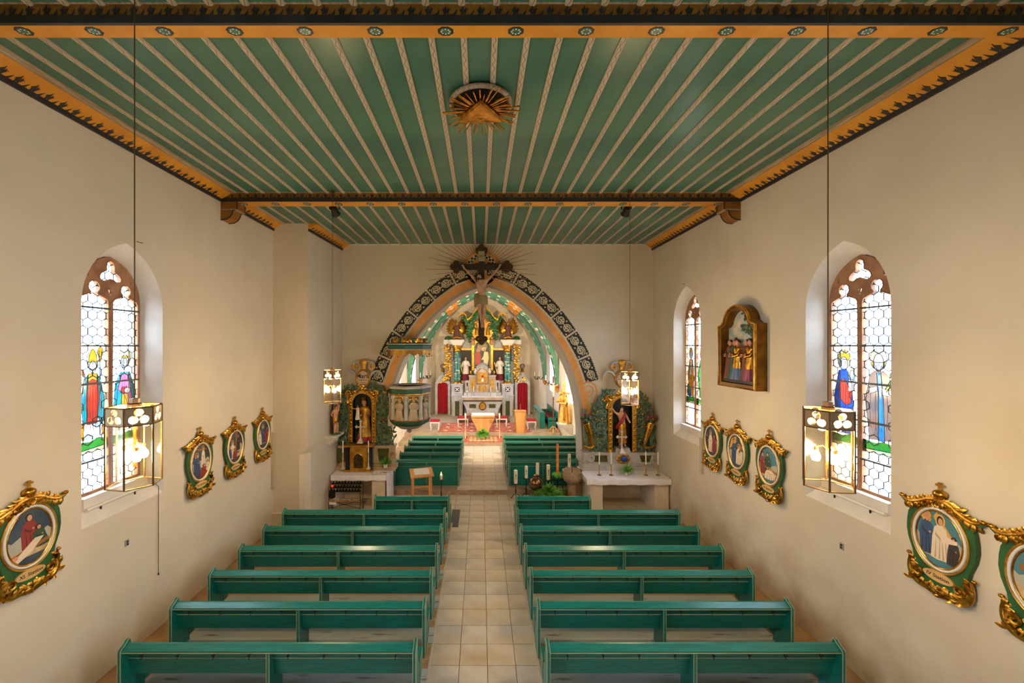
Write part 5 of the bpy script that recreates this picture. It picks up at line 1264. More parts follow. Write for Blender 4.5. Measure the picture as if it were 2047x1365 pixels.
    MB().tube([(cc.x + rw * 1.05 * math.cos(2 * PI * i / 28), YR - .055, cc.z + rh * 1.05 * math.sin(2 * PI * i / 28)) for i in range(28)], .035, 6, closed=True).build('cartouche_rim', 'goldflat', cm, off=off, smooth=60)
    if tag_ == 'L': text_mesh('lettering', 'Maria', .20, 'black_ink', lambda u, v, d: (cc.x + u, YR - .052 - d, cc.z + .07 + v), cm, off=off, weight=.004)
    mb = MB(); rq = random.Random(5)
    for zz in ((-.07, -.15, -.21) if tag_ == 'L' else (.12, .05, -.03, -.11, -.18)):        # small lines too faint to read
        x = -rw * .7 + (.05 if zz < -.1 else 0)
        while x < rw * .7 - (.05 if zz < -.1 else 0):
            l = rq.uniform(.012, .03); h = rq.uniform(.02, .036); mb.plate([[(cc.x + x, cc.z + zz), (cc.x + x + l, cc.z + zz), (cc.x + x + l, cc.z + zz + h), (cc.x + x, cc.z + zz + h)]], XZ(YR), .05, .053); x += l + .012
    mb.build('small_script', 'robe_brown', cm, off=off, smooth=0)
    # crest
    mb = MB(); tz = cc.z + rh
    mb.lathe([(.10, 0), (.08, .08), (.11, .2), (.15, .3), (.12, .36), (.05, .38)], 12, (cc.x, YR - .02, tz - .02), sy=.6)
    for s in (-1, 1):
        sp = spiral(cc.x + s * .27, tz + .12, .02, .11, -PI / 2, s * 1.4, 16); mb.tube([(u, YR - .03, v) for u, v in sp], .03, 6)
    mb.build('crest', 'goldflat', r, off=off, smooth=50)
    for s in (-1, 1):
        mb = MB(); mb.tube([(x, YR - .02, z) for x, z in bez((cc.x + s * .10, tz + .28), (cc.x + s * .35, tz + .34), (cc.x + s * .40, tz + .1), (cc.x + s * .24, tz + .02), 10)], .035, 6)
        mb.build('crest_scroll', 'marble_grey', r, off=off, smooth=50); mb = MB()
        mb.tube([(x, YR - .02, z) for x, z in bez((cc.x + s * rw * 1.1, cc.z + .08), (cc.x + s * (rw + .18), cc.z + .34), (cc.x + s * (rw + .42), cc.z + .28), (cc.x + s * (rw + .42), cc.z - .05), 10)], [.05 - .003 * i for i in range(11)], 6); mb.build('side_scroll', 'marble_grey', r, off=off, smooth=50)
    return r, cx_, hw, zt, zb, p0, off
rl = retable('gilded left reredos with Madonna niche and green acanthus carving', 'L', 725, 698, 752, 779, 883, (727, 756, 12.5, 16), (672, 790, 892, 930), .52, 21)
rg = retable('gilded right reredos with risen Christ niche and green acanthus carving', 'R', 1243, 1215, 1271, 788, 906, (1243, 757, 12.5, 16), (1164, 1322, 906, 942), .56, 33)
# right retable's blue and gold shield on the predella
rt, cx_, hw, zt, zb, p0, off = rg
mb = MB(); mb.ball((cx_ + .02, YR - .16, p0.z - .20), (.13, .04, .09), 12, 6); sh = mb.build('predella_shield', 'blue', rt, off=off, smooth=60)
mb = MB(); rr = random.Random(4)
for i in range(16):
    a = 2 * PI * i / 16; mb.leaf((cx_ + .12 * math.cos(a), YR - .15, p0.z - .20 + .08 * math.sin(a)), (math.cos(a), -.3, math.sin(a) * .8), .12, .07, (0, -1, 0), .8)
mb.build('shield_scrolls', 'gold', sh, off=off, smooth=40)
# left tabernacle
a = P(693, 886, YR - .1); b = P(749, 931, YR - .1)
r = thing('gilded_tabernacle', 'gilded tabernacle with grille door on the left side altar', 'tabernacle', ((a.x + b.x) / 2, YR - .25, 1.0)); off = r.location
cxm = (a.x + b.x) / 2; H = a.z - 1.0
MB().bb(cxm - .27, cxm + .27, YR - .34, YR - .16, 1.06, a.z - .06).build('body', 'goldflat', r, off=off)
MB().bb(a.x, b.x, YR - .38, YR - .13, 1.0, 1.06).build('base', 'goldflat', r, off=off)
MB().bb(a.x - .02, b.x + .02, YR - .38, YR - .13, a.z - .06, a.z).build('top', 'goldflat', r, off=off)
for x in (-.40, -.33, .33, .40):
    MB().lathe([(.035, 0), (.035, .03), (.028, .05), (.028, H - .2), (.036, H - .17), (.036, H - .14)], 10, (cxm + x, YR - .28, 1.06)).build('dark_column', 'blackblue', r, off=off) if 'blackblue' in M else (mat('blackblue', (24, 28, 52), .35), MB().lathe([(.035, 0), (.035, .03), (.028, .05), (.028, H - .2), (.036, H - .17), (.036, H - .14)], 10, (cxm + x, YR - .28, 1.06)).build('dark_column', 'blackblue', r, off=off))
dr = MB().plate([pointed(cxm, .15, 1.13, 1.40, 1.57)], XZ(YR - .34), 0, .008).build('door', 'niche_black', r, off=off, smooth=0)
mb = MB(); mb.tube([(u, YR - .352, v) for u, v in pointed(cxm, .155, 1.12, 1.40, 1.58)], .014, 5, closed=True)
for i in range(5):
    for j in range(3): mb.tube([(u, YR - .352, v) for u, v in arc(cxm - .1 + .1 * j, 1.18 + .075 * i, .038, 0, 2 * PI, 10)[:-1]], .008, 4, closed=True)
mb.build('door_grille', 'gold', dr, off=off, smooth=50)
def silver_cross(lab, px, top, base, Y):
    b = P(px, base, Y); t = P(px, top, Y); H = t.z - b.z; r = thing('altar_cross', lab, 'cross', b, group='pale altar crosses')
    mat('pale_silver', (216, 200, 190), .35, .3)
    MB().lathe([(.13, 0), (.13, .03), (.10, .06), (.06, .12), (.03, .16), (.03, .19)], 4, rot=PI / 4).build('foot', 'pale_silver', r, smooth=20)
    mb = MB(); mb.box((0, 0, .19 + (H - .19) / 2), (.045, .03, H - .19)); mb.box((0, 0, H * .74), (.24, .028, .045))
    for x, z in ((-.13, H * .74), (.13, H * .74), (0, H)):
        for dx, dz in ((0, .028), (.028, 0), (-.028, 0), (0, -.028)): mb.ball((x + dx, 0, z + dz), (.026, .016, .026), 8, 5)
    mb.build('cross', 'pale_silver', r, smooth=40); return r
silver_cross('pale metal cross on the gilded tabernacle before the Madonna', 721, 842, 885.5, YR - .22)
silver_cross('pale metal cross on the right side altar before the risen Christ', 1243, 862, 906, YR - .2)
# Madonna in the left niche
_, cx_, hw, zt, zb, p0, off = rl
r = thing('madonna_statue', 'painted Madonna statue with child in the left gilded niche', 'statue', (cx_ + .03, YR + .02, zb + .02))
f = figure(1.36, 'goldflat', r, seed=3, cloak='robe_green', under='robe_red', ucut=.12, crook=.03, arms=[([(-.12, 0, .74), (-.12, -.10, .63), (-.03, -.17, .64)], True), ([(.12, 0, .74), (.15, -.08, .62), (.16, -.16, .68)], True)])
MB().lathe([(.065, 1.3), (.075, 1.36), (.09, 1.42), (.08, 1.40), (.06, 1.33)], 10).build('crown', 'gold', f)
ch = figure(.46, 'robe_white', r, loc=(-.12, -.24, .74), seed=5, hair='hair', arms=[([(-.1, 0, .74), (-.25, -.02, .76), (-.4, -.04, .80)], False), ([(.1, 0, .74), (.2, -.1, .7), (.24, -.2, .72)], False)], name='child')
MB().tube([(.25, -.2, .85), (.33, -.22, 1.05)], .012, 5).build('scepter', 'gold', r)
MB().lathe([(.22, -.02), (.24, 0), (.22, .02)], 14, sy=.7).build('plinth', 'blue', r)
# risen Christ in the right niche
_, cx_, hw, zt, zb, p0, off = rg
r = thing('risen_christ_statue', 'painted risen Christ statue with gold loincloth and red mantle in the right niche', 'statue', (cx_ + .0, YR + .02, zb + .20))
def JL(x, y, z, rad): return ((x, y, z), rad)
bd = {'pel': JL(.02, 0, .72, (.10, .08)), 'waist': JL(.02, 0, .82, (.09, .07)), 'chest': JL(0, -.01, .97, (.12, .085)), 'upper': JL(0, 0, 1.06, (.11, .07)), 'neck': JL(-.01, -.02, 1.13, .042), 'head': JL(-.01, -.04, 1.22, .065), 'top': JL(-.01, -.03, 1.29, .04),
      'sl': JL(-.12, 0, 1.06, .05), 'el': JL(-.24, -.04, 1.14, .036), 'hl': JL(-.32, -.06, 1.26, .026), 'sr': JL(.12, 0, 1.06, .05), 'er': JL(.20, -.04, .90, .036), 'hr': JL(.24, -.12, .80, .028),
      'hpl': JL(-.04, 0, .62, .075), 'kl': JL(-.05, -.05, .36, .05), 'al': JL(-.05, 0, .08, .032), 'tl': JL(-.05, -.08, .03, .03), 'hpr': JL(.08, 0, .62, .075), 'kr': JL(.09, -.06, .36, .05), 'ar': JL(.10, 0, .08, .032), 'tr': JL(.11, -.08, .03, .03)}
bo = skinned('body', bd, [('pel', 'waist'), ('waist', 'chest'), ('chest', 'upper'), ('upper', 'neck'), ('neck', 'head'), ('head', 'top'), ('upper', 'sl'), ('sl', 'el'), ('el', 'hl'), ('upper', 'sr'), ('sr', 'er'), ('er', 'hr'), ('pel', 'hpl'), ('hpl', 'kl'), ('kl', 'al'), ('al', 'tl'), ('pel', 'hpr'), ('hpr', 'kr'), ('kr', 'ar'), ('ar', 'tr')], r, 'skin', (0, 0, 0))
mb = MB(); mb.lathe([(.12, .80), (.14, .72), (.145, .5), (.16, .28), (.17, .16)], 22, (.02, 0, 0), sy=.8, fold=lambda t: (.09, 8, 1)); mb.build('gold_drape', 'gold', bo, smooth=60)
mb = MB(); mb.tube([(.10, .05, 1.12), (.08, -.09, 1.05), (-.02, -.12, .88), (-.13, -.08, .74), (-.17, .0, .62), (-.15, .08, .58)], [.04, .045, .05, .055, .05, .03], 8); mb.build('red_mantle', 'robe_red', bo, smooth=60)
MB().ball((-.01, .0, 1.235), (.075, .075, .08), 10, 7).build('hair', 'hair', bo, smooth=60)
MB().box((0, 0, -.1), (.5, .3, .19), taper=.85).build('plinth', 'marble_grey', r)
MB().ball((-.1, -.14, .04), .07, 10, 6).build('globe', 'robe_brown', r, smooth=60)
# cornucopias beside the right niche
for s, px, lab in ((-1, 1171, 'left'), (1, 1302, 'right')):
    b = P(px, 836, YR - .15); r = thing('cornucopia', 'gilded twisted cornucopia with a ball of carved fruit, %s of right niche' % lab, 'cornucopia', b, group='cornucopias of the right altar')
    rr = random.Random(8 + s); mats = ['robe_purple', 'gold_dark', 'foliage_carved', 'robe_brown', 'robe_green']
    for i in range(26):
        d = Vector((rr.gauss(0, 1), rr.gauss(0, 1), rr.gauss(0, 1))).normalized(); MB().ball(d * .13, rr.uniform(.045, .07), 8, 5).build('fruit', rr.choice(mats), r, smooth=60)
    pts = [(-s * (.02 + .06 * t * 4 * .8), -.02, -.14 - .16 * t * 4) for t in [i / 14 for i in range(15)]]
    mb = MB(); mb.tube(pts, [.115 * (1 - .045 * i) + (.012 if i % 2 else 0) for i in range(15)], 10)
    e = pts[-1]; mb.build('twisted_horn', 'gold', r, smooth=40)
    mb = MB(); mb.tube([(e[0], e[1], e[2]), (e[0] - s * .03, e[1], e[2] - .1), (e[0] + s * .05, e[1] - .02, e[2] - .16), (e[0] + s * .22, e[1] - .02, e[2] - .14), (e[0] + s * .26, e[1], e[2] - .08)], [.05, .05, .045, .04, .03], 7); mb.build('horn_tip', 'gold', r, smooth=60)
    MB().bb(-.05, .05, .0, .14, -.9, .3).build('back_board', 'foliage_carved', r)
# ---- right side altar table
table('pale stone right side altar table standing on two posts', 3.18, 5.67, 11.88, 13.18, 1.0, [(3.30, 3.66, 11.95, 13.1), (5.22, 5.64, 11.95, 13.1)], 'white cloth over the right side altar')
# candles on both side altars
candle('white candle in pale candlestick, left one on the left side altar', 685.5, 937.5, 881, 12.55, False, 'candles of the left side altar')
candle('white candle in pale candlestick, right one on the left side altar', 736.5, 937.5, 881, 12.55, False, 'candles of the left side altar')
for i, (px, nm) in enumerate(((1198, 'leftmost'), (1222, 'second from left'), (1291, 'third from left'), (1315.5, 'rightmost'))):
    candle('white candle in brass holder on the right side altar, %s' % nm, px, 950, 903, 12.25, True, 'candles of the right side altar')
p = P(774, 921, 12.85); plant('green spider plant in white pot on the left side altar', (p.x, 12.62, 1.13), .16, .28, 130, 2, name='spider_plant', w=.016, droop=.9, elo=.8)
p = P(1254, 947, 12.3); plant('green spider plant in white pot on the right side altar', (p.x, 12.3, 1.0), .22, .26, 150, 3, name='spider_plant', w=.016, potr=.08, droop=1.0, elo=.75)
r = thing('open_booklet', 'open booklet lying on the left side altar cloth', 'book', (P(752, 942, 12.4).x, 12.42, 1.003), rz=.25)
MB().bb(-.14, .14, -.1, .1, 0, .006).build('cover', 'black_ink', r, smooth=0); MB().bb(-.13, -.003, -.09, .09, .006, .014).build('page', 'paper', r, smooth=0); MB().bb(.003, .13, -.09, .09, .006, .014).build('page', 'paper', r, smooth=0)
mb = MB(); mb.bb(-.075, .075, -.006, .006, 0, .012, T=Matrix.Translation((P(768, 940, 12.5).x, 12.5, 1.002)) @ Matrix.Rotation(-.3, 4, 'Z')); tag(mb.build('pen', 'black_ink'), 'black pen lying beside the booklet on the left altar', 'pen')
# small saint on a bracket on the pier side
b = P(653, 868, 12.2); bx = -4.66
r = thing('statue_bracket', 'moulded plaster bracket on the pier side below the small saint', 'bracket', (bx, 12.25, b.z - .28))
mb = MB()
for z0_, z1_, d in ((.0, .07, .12), (.07, .16, .2), (.16, .22, .26), (.22, .28, .34)): mb.bb(-.02, d, -.12 - d * .6, .12 + d * .6, z0_, z1_)
mb.build('bracket', 'plaster_reveal', r, smooth=0)
r2 = thing('small_saint_statue', 'small carved saint with golden loincloth on the pier bracket', 'statue', (bx + .21, 12.22, b.z), rz=.9)
jj = {'pel': JL(.0, 0, .46, (.07, .055)), 'ch': JL(0, 0, .64, (.085, .06)), 'up': JL(0, 0, .72, (.07, .05)), 'nk': JL(.01, -.01, .77, .03), 'hd': JL(.01, -.03, .83, .046), 'tp': JL(.01, -.02, .885, .026), 'sl': JL(-.085, 0, .72, .034), 'el': JL(-.11, .05, .6, .025), 'hl': JL(-.05, .09, .52, .02), 'sr': JL(.085, 0, .72, .034), 'er': JL(.12, .02, .85, .025), 'hr': JL(.05, .05, .93, .02), 'kl': JL(-.04, -.03, .25, .036), 'al': JL(-.04, 0, .03, .026), 'kr': JL(.05, -.04, .25, .036), 'ar': JL(.05, 0, .03, .026)}
bo = skinned('body', jj, [('pel', 'ch'), ('ch', 'up'), ('up', 'nk'), ('nk', 'hd'), ('hd', 'tp'), ('up', 'sl'), ('sl', 'el'), ('el', 'hl'), ('up', 'sr'), ('sr', 'er'), ('er', 'hr'), ('pel', 'kl'), ('kl', 'al'), ('pel', 'kr'), ('kr', 'ar')], r2, 'skin', (0, 0, 0))
MB().lathe([(.08, .5), (.09, .44), (.085, .36)], 14, sy=.8, fold=lambda t: (.06, 6, 0)).build('loincloth', 'gold', bo, smooth=60); MB().ball((.01, .0, .85), .052, 8, 6).build('hair', 'hair', bo, smooth=60)
MB().tube([(-.05, .12, .02), (-.06, .13, .5), (-.02, .12, .95)], [.05, .04, .03], 7).build('tree_trunk', 'wood_dark', r2); MB().lathe([(.16, 0), (.15, .02), (.001, .022)], 12).build('plinth', 'foliage_carved', r2)
# ================================================================ pulpit
PX, PY = -2.24, 12.52; PR = .66
r = thing('pulpit', 'octagonal painted pulpit with saints in green arches at the left of the arch', 'pulpit', (PX, PY, 2.0)); off = r.location
rot = -PI / 2
def oct_(R, z, n=8): return [(PX + R * math.cos(rot + 2 * PI * k / 8), PY + R * math.sin(rot + 2 * PI * k / 8), z) for k in range(8)]
def octl(prof, name, mt_): return MB().lathe(prof, 8, (PX, PY, 0), rot=rot, caps=False).build(name, mt_, r, off=off, smooth=15)
octl([(PR * .86, 2.5), (PR * .90, 2.55), (PR * .90, 3.42), (PR * .86, 3.42)], 'body', 'marble_tan')
MB().lathe([(PR * .94, 3.42), (PR * .97, 3.44), (PR * .97, 3.48)], 8, (PX, PY, 0), rot=rot, caps=False).build('gold_fillet', 'gold', r, off=off, smooth=15)
octl([(PR * .97, 3.48), (PR * 1.0, 3.50), (PR * 1.0, 3.64)], 'green_frieze', 'teal_dark') if 'teal_dark' in M else (mat('teal_dark', (22, 82, 62), .45), octl([(PR * .97, 3.48), (PR * 1.0, 3.50), (PR * 1.0, 3.64)], 'green_frieze', 'teal_dark'))
mb = MB(); mb.lathe([(PR * 1.0, 3.64), (PR * 1.06, 3.67), (PR * 1.06, 3.73), (PR * 1.02, 3.76), (PR * .84, 3.76), (PR * .82, 3.70)], 8, (PX, PY, 0), rot=rot, caps=False); mb.build('rail', 'marble_grey', r, off=off, smooth=15)
MB().lathe([(PR * 1.045, 3.645), (PR * 1.07, 3.655), (PR * 1.045, 3.67)], 8, (PX, PY, 0), rot=rot, caps=False).build('rail_gilding', 'gold', r, off=off, smooth=15)
MB().lathe([(PR * .83, 3.755), (PR * .82, 2.6), (.001, 2.6)], 8, (PX, PY, 0), rot=rot, caps=False).build('inner_lining', 'wood_dark', r, off=off, smooth=15)
octl([(PR * .80, 2.38), (PR * 1.0, 2.46), (PR * 1.0, 2.50), (PR * .88, 2.5)], 'lower_gilding', 'gold_dark')
octl([(PR * .72, 2.26), (PR * .94, 2.36), (PR * .97, 2.46)], 'green_base', 'teal_dark')
MB().lathe([(.02, 1.92), (.07, 1.96), (.08, 2.02), (.05, 2.06), (.14, 2.08), (PR * .45, 2.12), (PR * .72, 2.26)], 16, (PX, PY, 0)).build('underside', 'marble_grey', r, off=off, smooth=40)
Rf = PR * .90 * math.cos(PI / 8)
for k in range(8):
    a = rot + PI / 8 + 2 * PI * k / 8
    if math.sin(a) > .5: continue
    d = Vector((math.cos(a), math.sin(a), 0)); t = Vector((-d.y, d.x, 0)); c0 = Vector((PX, PY, 0)) + d * Rf
    to = lambda u, v, dd, c0=c0, t=t, d=d: tuple(c0 + t * u + d * dd + Vector((0, 0, v)))
    MB().plate([pointed(0, .155, 2.62, 3.10, 3.28)], to, 0, .012).build('green_arch', 'teal_dark', r, off=off, smooth=0)
    bu = figure(.82, 'marble_tan', r, loc=tuple(c0 + d * .02 + Vector((0, 0, 2.50)) - off), seed=k, hair='marble_tan', skin='marble_tan', arms=[([(-.12, 0, .74), (-.12, -.08, .6), (.02, -.12, .6)], True), ([(.12, 0, .74), (.12, -.08, .55), (.0, -.12, .52)], True)], name='relief_saint')
    bu.rotation_euler = (0, 0, math.atan2(d.y, d.x) + PI / 2); bu.scale = (1.15, .5, .95)
    MB().tube([to(.075 * math.cos(2 * PI * i / 16), 3.18 + .075 * math.sin(2 * PI * i / 16), .03) for i in range(16)], .010, 5, closed=True).build('halo', 'gold', bu.parent, off=off)
    MB().plate([[(-.16, 2.58), (.16, 2.58), (.16, 2.63), (-.16, 2.63)]], to, 0, .03).build('gold_ledge', 'goldflat', r, off=off, smooth=0)
    mb = MB(); rr = random.Random(k)
    for i in range(14): mb.leaf(to(-.15 + .3 * i / 13, 3.34, .02), tuple(t * rr.uniform(-1, 1) + d * .4 + Vector((0, 0, rr.uniform(-1, .6)))), .075, .045, tuple(d), .8)
    mb.build('gilded_leafwork', 'gold', r, off=off, smooth=30)
    a2 = rot + 2 * PI * k / 8; cv = Vector((PX + PR * .9 * math.cos(a2), PY + PR * .9 * math.sin(a2), 0))
    MB().lathe([(.07, 2.52), (.07, 2.6), (.05, 2.64), (.055, 3.0), (.045, 3.25), (.075, 3.32), (.075, 3.42)], 8, (cv.x, cv.y, 0)).build('corner_pilaster', 'marble_grey', r, off=off, smooth=40)
# carrier from the wall
MB().bb(PX - .75, PX - .3, PY + .3, YF, 2.1, 2.5).build('wall_bracket', 'plaster', r, off=off)
r.scale = (1, 1, .82); r.location.z = 3.76 - .82 * 1.76
# canopy
r = thing('pulpit_canopy', 'octagonal sounding board with gilded cresting above the pulpit', 'pulpit canopy', (PX, PY, 4.6)); off = r.location; CR = .71
MB().lathe([(.001, 4.86), (CR * .9, 4.86), (CR * .97, 4.88), (CR * .97, 4.99), (CR * 1.02, 5.02), (CR * 1.02, 5.05), (CR * .8, 5.08), (.001, 5.10)], 8, (PX, PY, 0), rot=rot).build('board', 'teal_dark', r, off=off, smooth=15)
for z in (4.87, 5.035): MB().tube(oct_(CR * 1.005, z), .018, 5, closed=True).build('pale_moulding', 'marble_grey', r, off=off)
rr = random.Random(2)
for k in range(8):
    v0 = Vector(oct_(CR * .97, 4.87)[k]); v1 = Vector(oct_(CR * .97, 4.87)[(k + 1) % 8]); t = (v1 - v0); L_ = t.length; t.normalize(); d = ((v0 + v1) / 2 - Vector((PX, PY, 4.87))).normalized()
    to = lambda u, v, dd, v0=v0, t=t, d=d: tuple(v0 + t * u + d * dd + Vector((0, 0, v)))
    sc_ = [(0, 0)] + [(L_ * i / 16, -.10 - .09 * abs(math.sin(PI * i / 8 + PI / 2)) if 0 < i < 16 else -.16) for i in range(17)] + [(L_, 0)]
    MB().plate([sc_], to, -.012, .006).build('lambrequin', 'goldflat' if k % 2 else 'gold_dark', r, off=off, smooth=0)
    MB().ball(to(L_ * .5, -.22, 0), .022, 8, 5).build('tassel', 'gold', r, off=off, smooth=60); MB().ball(to(0, -.2, 0), .022, 8, 5).build('tassel', 'gold', r, off=off, smooth=60)
    m = (v0 + v1) / 2 - d * .12; mb = MB()
    for s in (-1, 1):
        mb.tube([tuple(m + t * (s * (.07 + .02 * i) * 1) + Vector((0, 0, .2 + .13 * math.sin(PI * i / 8)))) for i in range(9)], [.03 - .002 * i for i in range(9)], 6)
        for i in range(6): mb.leaf(tuple(m + t * s * .035 * i + Vector((0, 0, .2))), tuple(t * s * rr.uniform(0, 1) + Vector((0, 0, 1)) + d * .4), .17, .07, tuple(d), .7)
    mb.build('gilded_crest', 'gold', r, off=off, smooth=40)
    MB().ball(tuple(m + Vector((0, 0, .28))), (.06, .06, .07), 10, 6).build('green_boss', 'teal_dark', r, off=off, smooth=60)
MB().bb(PX - .5, PX - .35, PY + .2, YF, 4.9, 5.02).build('wall_arm', 'wood_dark', r, off=off)
# ================================================================ high altar at the end of the apse
YH = 26.0
HX = .11
def hq(px, py, Y=YH): p = P(px, py, Y); return p.x, p.z
r = thing('high_altar_reredos', 'tall baroque high altar with green marble columns and gilded pediment', 'altarpiece', (HX, YH + .2, AF)); off = r.location
def part(mb, nm, m_, par=None, sm=30): return mb.build(nm, m_, par or r, off=off, smooth=sm)
def zpx(py, Y=YH): return CAMZ - (py - 690) * Y / FPX
ZB = zpx(766); ZC = zpx(690); ZE = zpx(679)
# rear wall of the reredos
part(MB().bb(HX - 2.05, HX + 2.05, YH + .35, YH + .7, AF, ZE), 'rear_panel', 'marble_grey', sm=0)
for s, nm in ((-1, 'left'), (1, 'right')):
    xc = HX + s * 1.63
    # pedestal block with inlays
    pd = part(MB().bb(xc - .36, xc + .36, YH - .35, YH + .4, AF, ZB - .08), 'pedestal', 'marble_grey', sm=0)
    MB().bb(xc - .40, xc + .40, YH - .39, YH + .4, ZB - .08, ZB).build('pedestal_cap', 'marble_grey', pd, off=off, smooth=0); MB().bb(xc - .40, xc + .40, YH - .39, YH + .4, ZB - .78, ZB - .70).build('pedestal_moulding', 'marble_grey', pd, off=off, smooth=0)
    MB().bb(xc - .14, xc + .14, YH - .37, YH - .34, zpx(832), zpx(800)).build('lower_inlay', 'dark_marble', pd, off=off, smooth=0)
    iz = (zpx(782) + zpx(772)) / 2; MB().bb(xc - .15, xc + .15, YH - .37, YH - .34, iz - .15, iz + .15).build('square_inlay', 'blackpaint', pd, off=off, smooth=0)
    mb = MB()
    for a in (PI / 4, 3 * PI / 4): mb.tube([(xc - .15 * math.cos(a), YH - .375, iz - .15 * math.sin(a)), (xc + .15 * math.cos(a), YH - .375, iz + .15 * math.sin(a))], .028, 6)
    mb.build('inlay_cross', 'white_paint', pd, off=off)
    for dx in (-.3, .3): MB().bb(xc + dx - .035, xc + dx + .035, YH - .375, YH - .34, zpx(829), zpx(803)).build('side_inlay', 'marble_tan', pd, off=off, smooth=0)
    # column
    co = part(MB().lathe([(.215, ZB + .12), (.22, ZB + .5), (.20, ZC - .42)], 22, (xc, YH - .05, 0)), 'column', 'marble_green', sm=50)
    MB().lathe([(.30, ZB), (.30, ZB + .05), (.26, ZB + .07), (.27, ZB + .11), (.22, ZB + .15)], 20, (xc, YH - .05, 0)).build('column_base', 'gold', co, off=off, smooth=40)
    mb = MB(); mb.lathe([(.20, ZC - .44), (.23, ZC - .41), (.21, ZC - .38), (.25, ZC - .2), (.31, ZC - .05), (.32, ZC)], 16, (xc, YH - .05, 0))
    rr = random.Random(4)
    for ring, zz in ((0, ZC - .38), (1, ZC - .24)):
        for i in range(12): a = 2 * PI * (i + ring * .5) / 12; mb.leaf((xc + .22 * math.cos(a), YH - .05 + .22 * math.sin(a), zz), (math.cos(a) * .35, math.sin(a) * .35, 1), .24, .13, (math.cos(a), math.sin(a), 0), .9)
    mb.build('capital', 'gold', co, off=off, smooth=40)
    # entablature
    en = part(MB().bb(xc - .30, xc + .30, YH - .32, YH + .4, ZC, ZE - .28), 'entablature', 'white_paint', sm=0)
    for k, (d, h0, h1) in enumerate(((.34, -.28, -.20), (.40, -.20, -.12), (.46, -.12, 0))): MB().bb(xc - d, xc + d, YH - .02 - d, YH + .4, ZE + h0, ZE + h1).build('cornice_step', 'white_paint', en, off=off, smooth=0)
    xo = HX + s * 2.25
    MB().bb(xo - .28, xo + .28, YH + .0, YH + .5, ZE - .30, ZE).build('side_cornice', 'white_paint', en, off=off, smooth=0)
    MB().lathe([(.26, 0), (.24, .1), (.16, .22), (.001, .27)], 14, (xo, YH + .2, ZE)).build('green_shell', 'foliage_high', en, off=off, smooth=50)
    # gilded side garlands
    mb = MB(); rr = random.Random(12 + s); z = ZE - .35
    while z > ZB + .15:
        w = .10 + .07 * math.sin((ZE - z) * 2.6) ** 2
        for q_ in range(5): mb.leaf((xo + s * .0 + rr.uniform(-w, w), YH + .0, z), (rr.uniform(-1, 1), -.4, rr.uniform(-1, .4)), .2, .1, (0, -1, 0), .8)
        mb.ball((xo + rr.uniform(-.05, .05), YH - .02, z), rr.uniform(.05, .08), 8, 5); z -= .16
    part(mb, 'gilded_garland', 'gold', sm=40)
    xg = HX + s * 1.98; mb = MB()
    for i in range(7): mb.ball((xg, YH + .1, ZC + .1 - i * .17), (.12, .08, .13), 8, 5)
    part(mb, 'grey_cherub_console', 'silver_grey') if 'silver_grey' in M else (mat('silver_grey', (120, 112, 108), .45, .4), part(mb, 'grey_cherub_console', 'silver_grey'))
    # arched bracket behind the inner statue
    part(MB().bb(HX + s * 1.12 - .27, HX + s * 1.12 + .27, YH + .0, YH + .4, ZB - .75, ZB + .18), 'statue_console', 'marble_tan', sm=0)
    part(MB().bb(HX + s * 1.06 - .34, HX + s * 1.06 + .34, YH + .30, YH + .34, ZB + .18, ZC - .25), 'dark_niche', 'r_dark', sm=0)
    part(MB().bb(HX + s * 1.04 - .36, HX + s * 1.04 + .36, YH + .1, YH + .4, ZC - .32, ZC - .20), 'gilded_lintel', 'goldflat', sm=0)
# central painting in gilded frame
a = hq(944, 676); b = hq(989, 738); pw = .70; pz0 = zpx(740); pz1 = zpx(688)
fro = [(HX - pw, pz0), (HX + pw, pz0), (HX + pw, pz1), (HX + pw * .72, pz1 + .28), (HX + pw * .4, pz1 + .42), (HX, pz1 + .48), (HX - pw * .4, pz1 + .42), (HX - pw * .72, pz1 + .28), (HX - pw, pz1)]
fri = [(HX + (x - HX) * .79, pz0 + .14 + (z - pz0 - .14) * .90 if z > pz0 else pz0 + .12) for x, z in fro]
part(MB().plate([fro, fri], XZ(YH + .2), -.05, .08), 'painting_frame', 'gold', sm=20)
mat('canvas_dark', (70, 72, 54), .45, col2=(44, 46, 36), scale=2.5); mat('p_red', (188, 74, 48), .5); mat('p_cream', (226, 206, 140), .5); mat('p_skin', (196, 142, 104), .5); mat('p_glow', (150, 140, 90), .5)
FY = XZ(YH + .2); cv = MB().m('canvas_dark').plate([[(HX + (x - HX) * .82, z) for x, z in fri]], FY, -.02, .0)
def blob(m_, pts, k): cv.m(m_).plate([[(HX + x, pz0 + z) for x, z in pts]], FY, 0, .002 * k)
blob('p_glow', ell(.0, 1.55, .32, .28, 14), 1); blob('p_red', [(-.45, .35), (-.12, .35), (-.10, .9), (-.16, 1.22), (-.42, 1.22), (-.48, .9)], 2); blob('p_skin', [(-.42, 1.2), (-.16, 1.2), (-.12, 1.38), (.02, 1.46), (.02, 1.5), (-.2, 1.46), (-.38, 1.42)], 3); blob('p_skin', ell(-.28, 1.52, .07, .09, 10), 3)
blob('p_cream', [(.06, .3), (.34, .3), (.42, .8), (.38, 1.18), (.12, 1.24), (.06, .9), (-.06, .72), (-.05, .66), (.08, .7)], 2); blob('p_skin', [(.14, .12), (.32, .12), (.34, .34), (.12, .34)], 2); blob('p_cream', ell(.1, 1.38, .14, .13, 10), 2); blob('p_skin', ell(.12, 1.34, .07, .09, 10), 3)
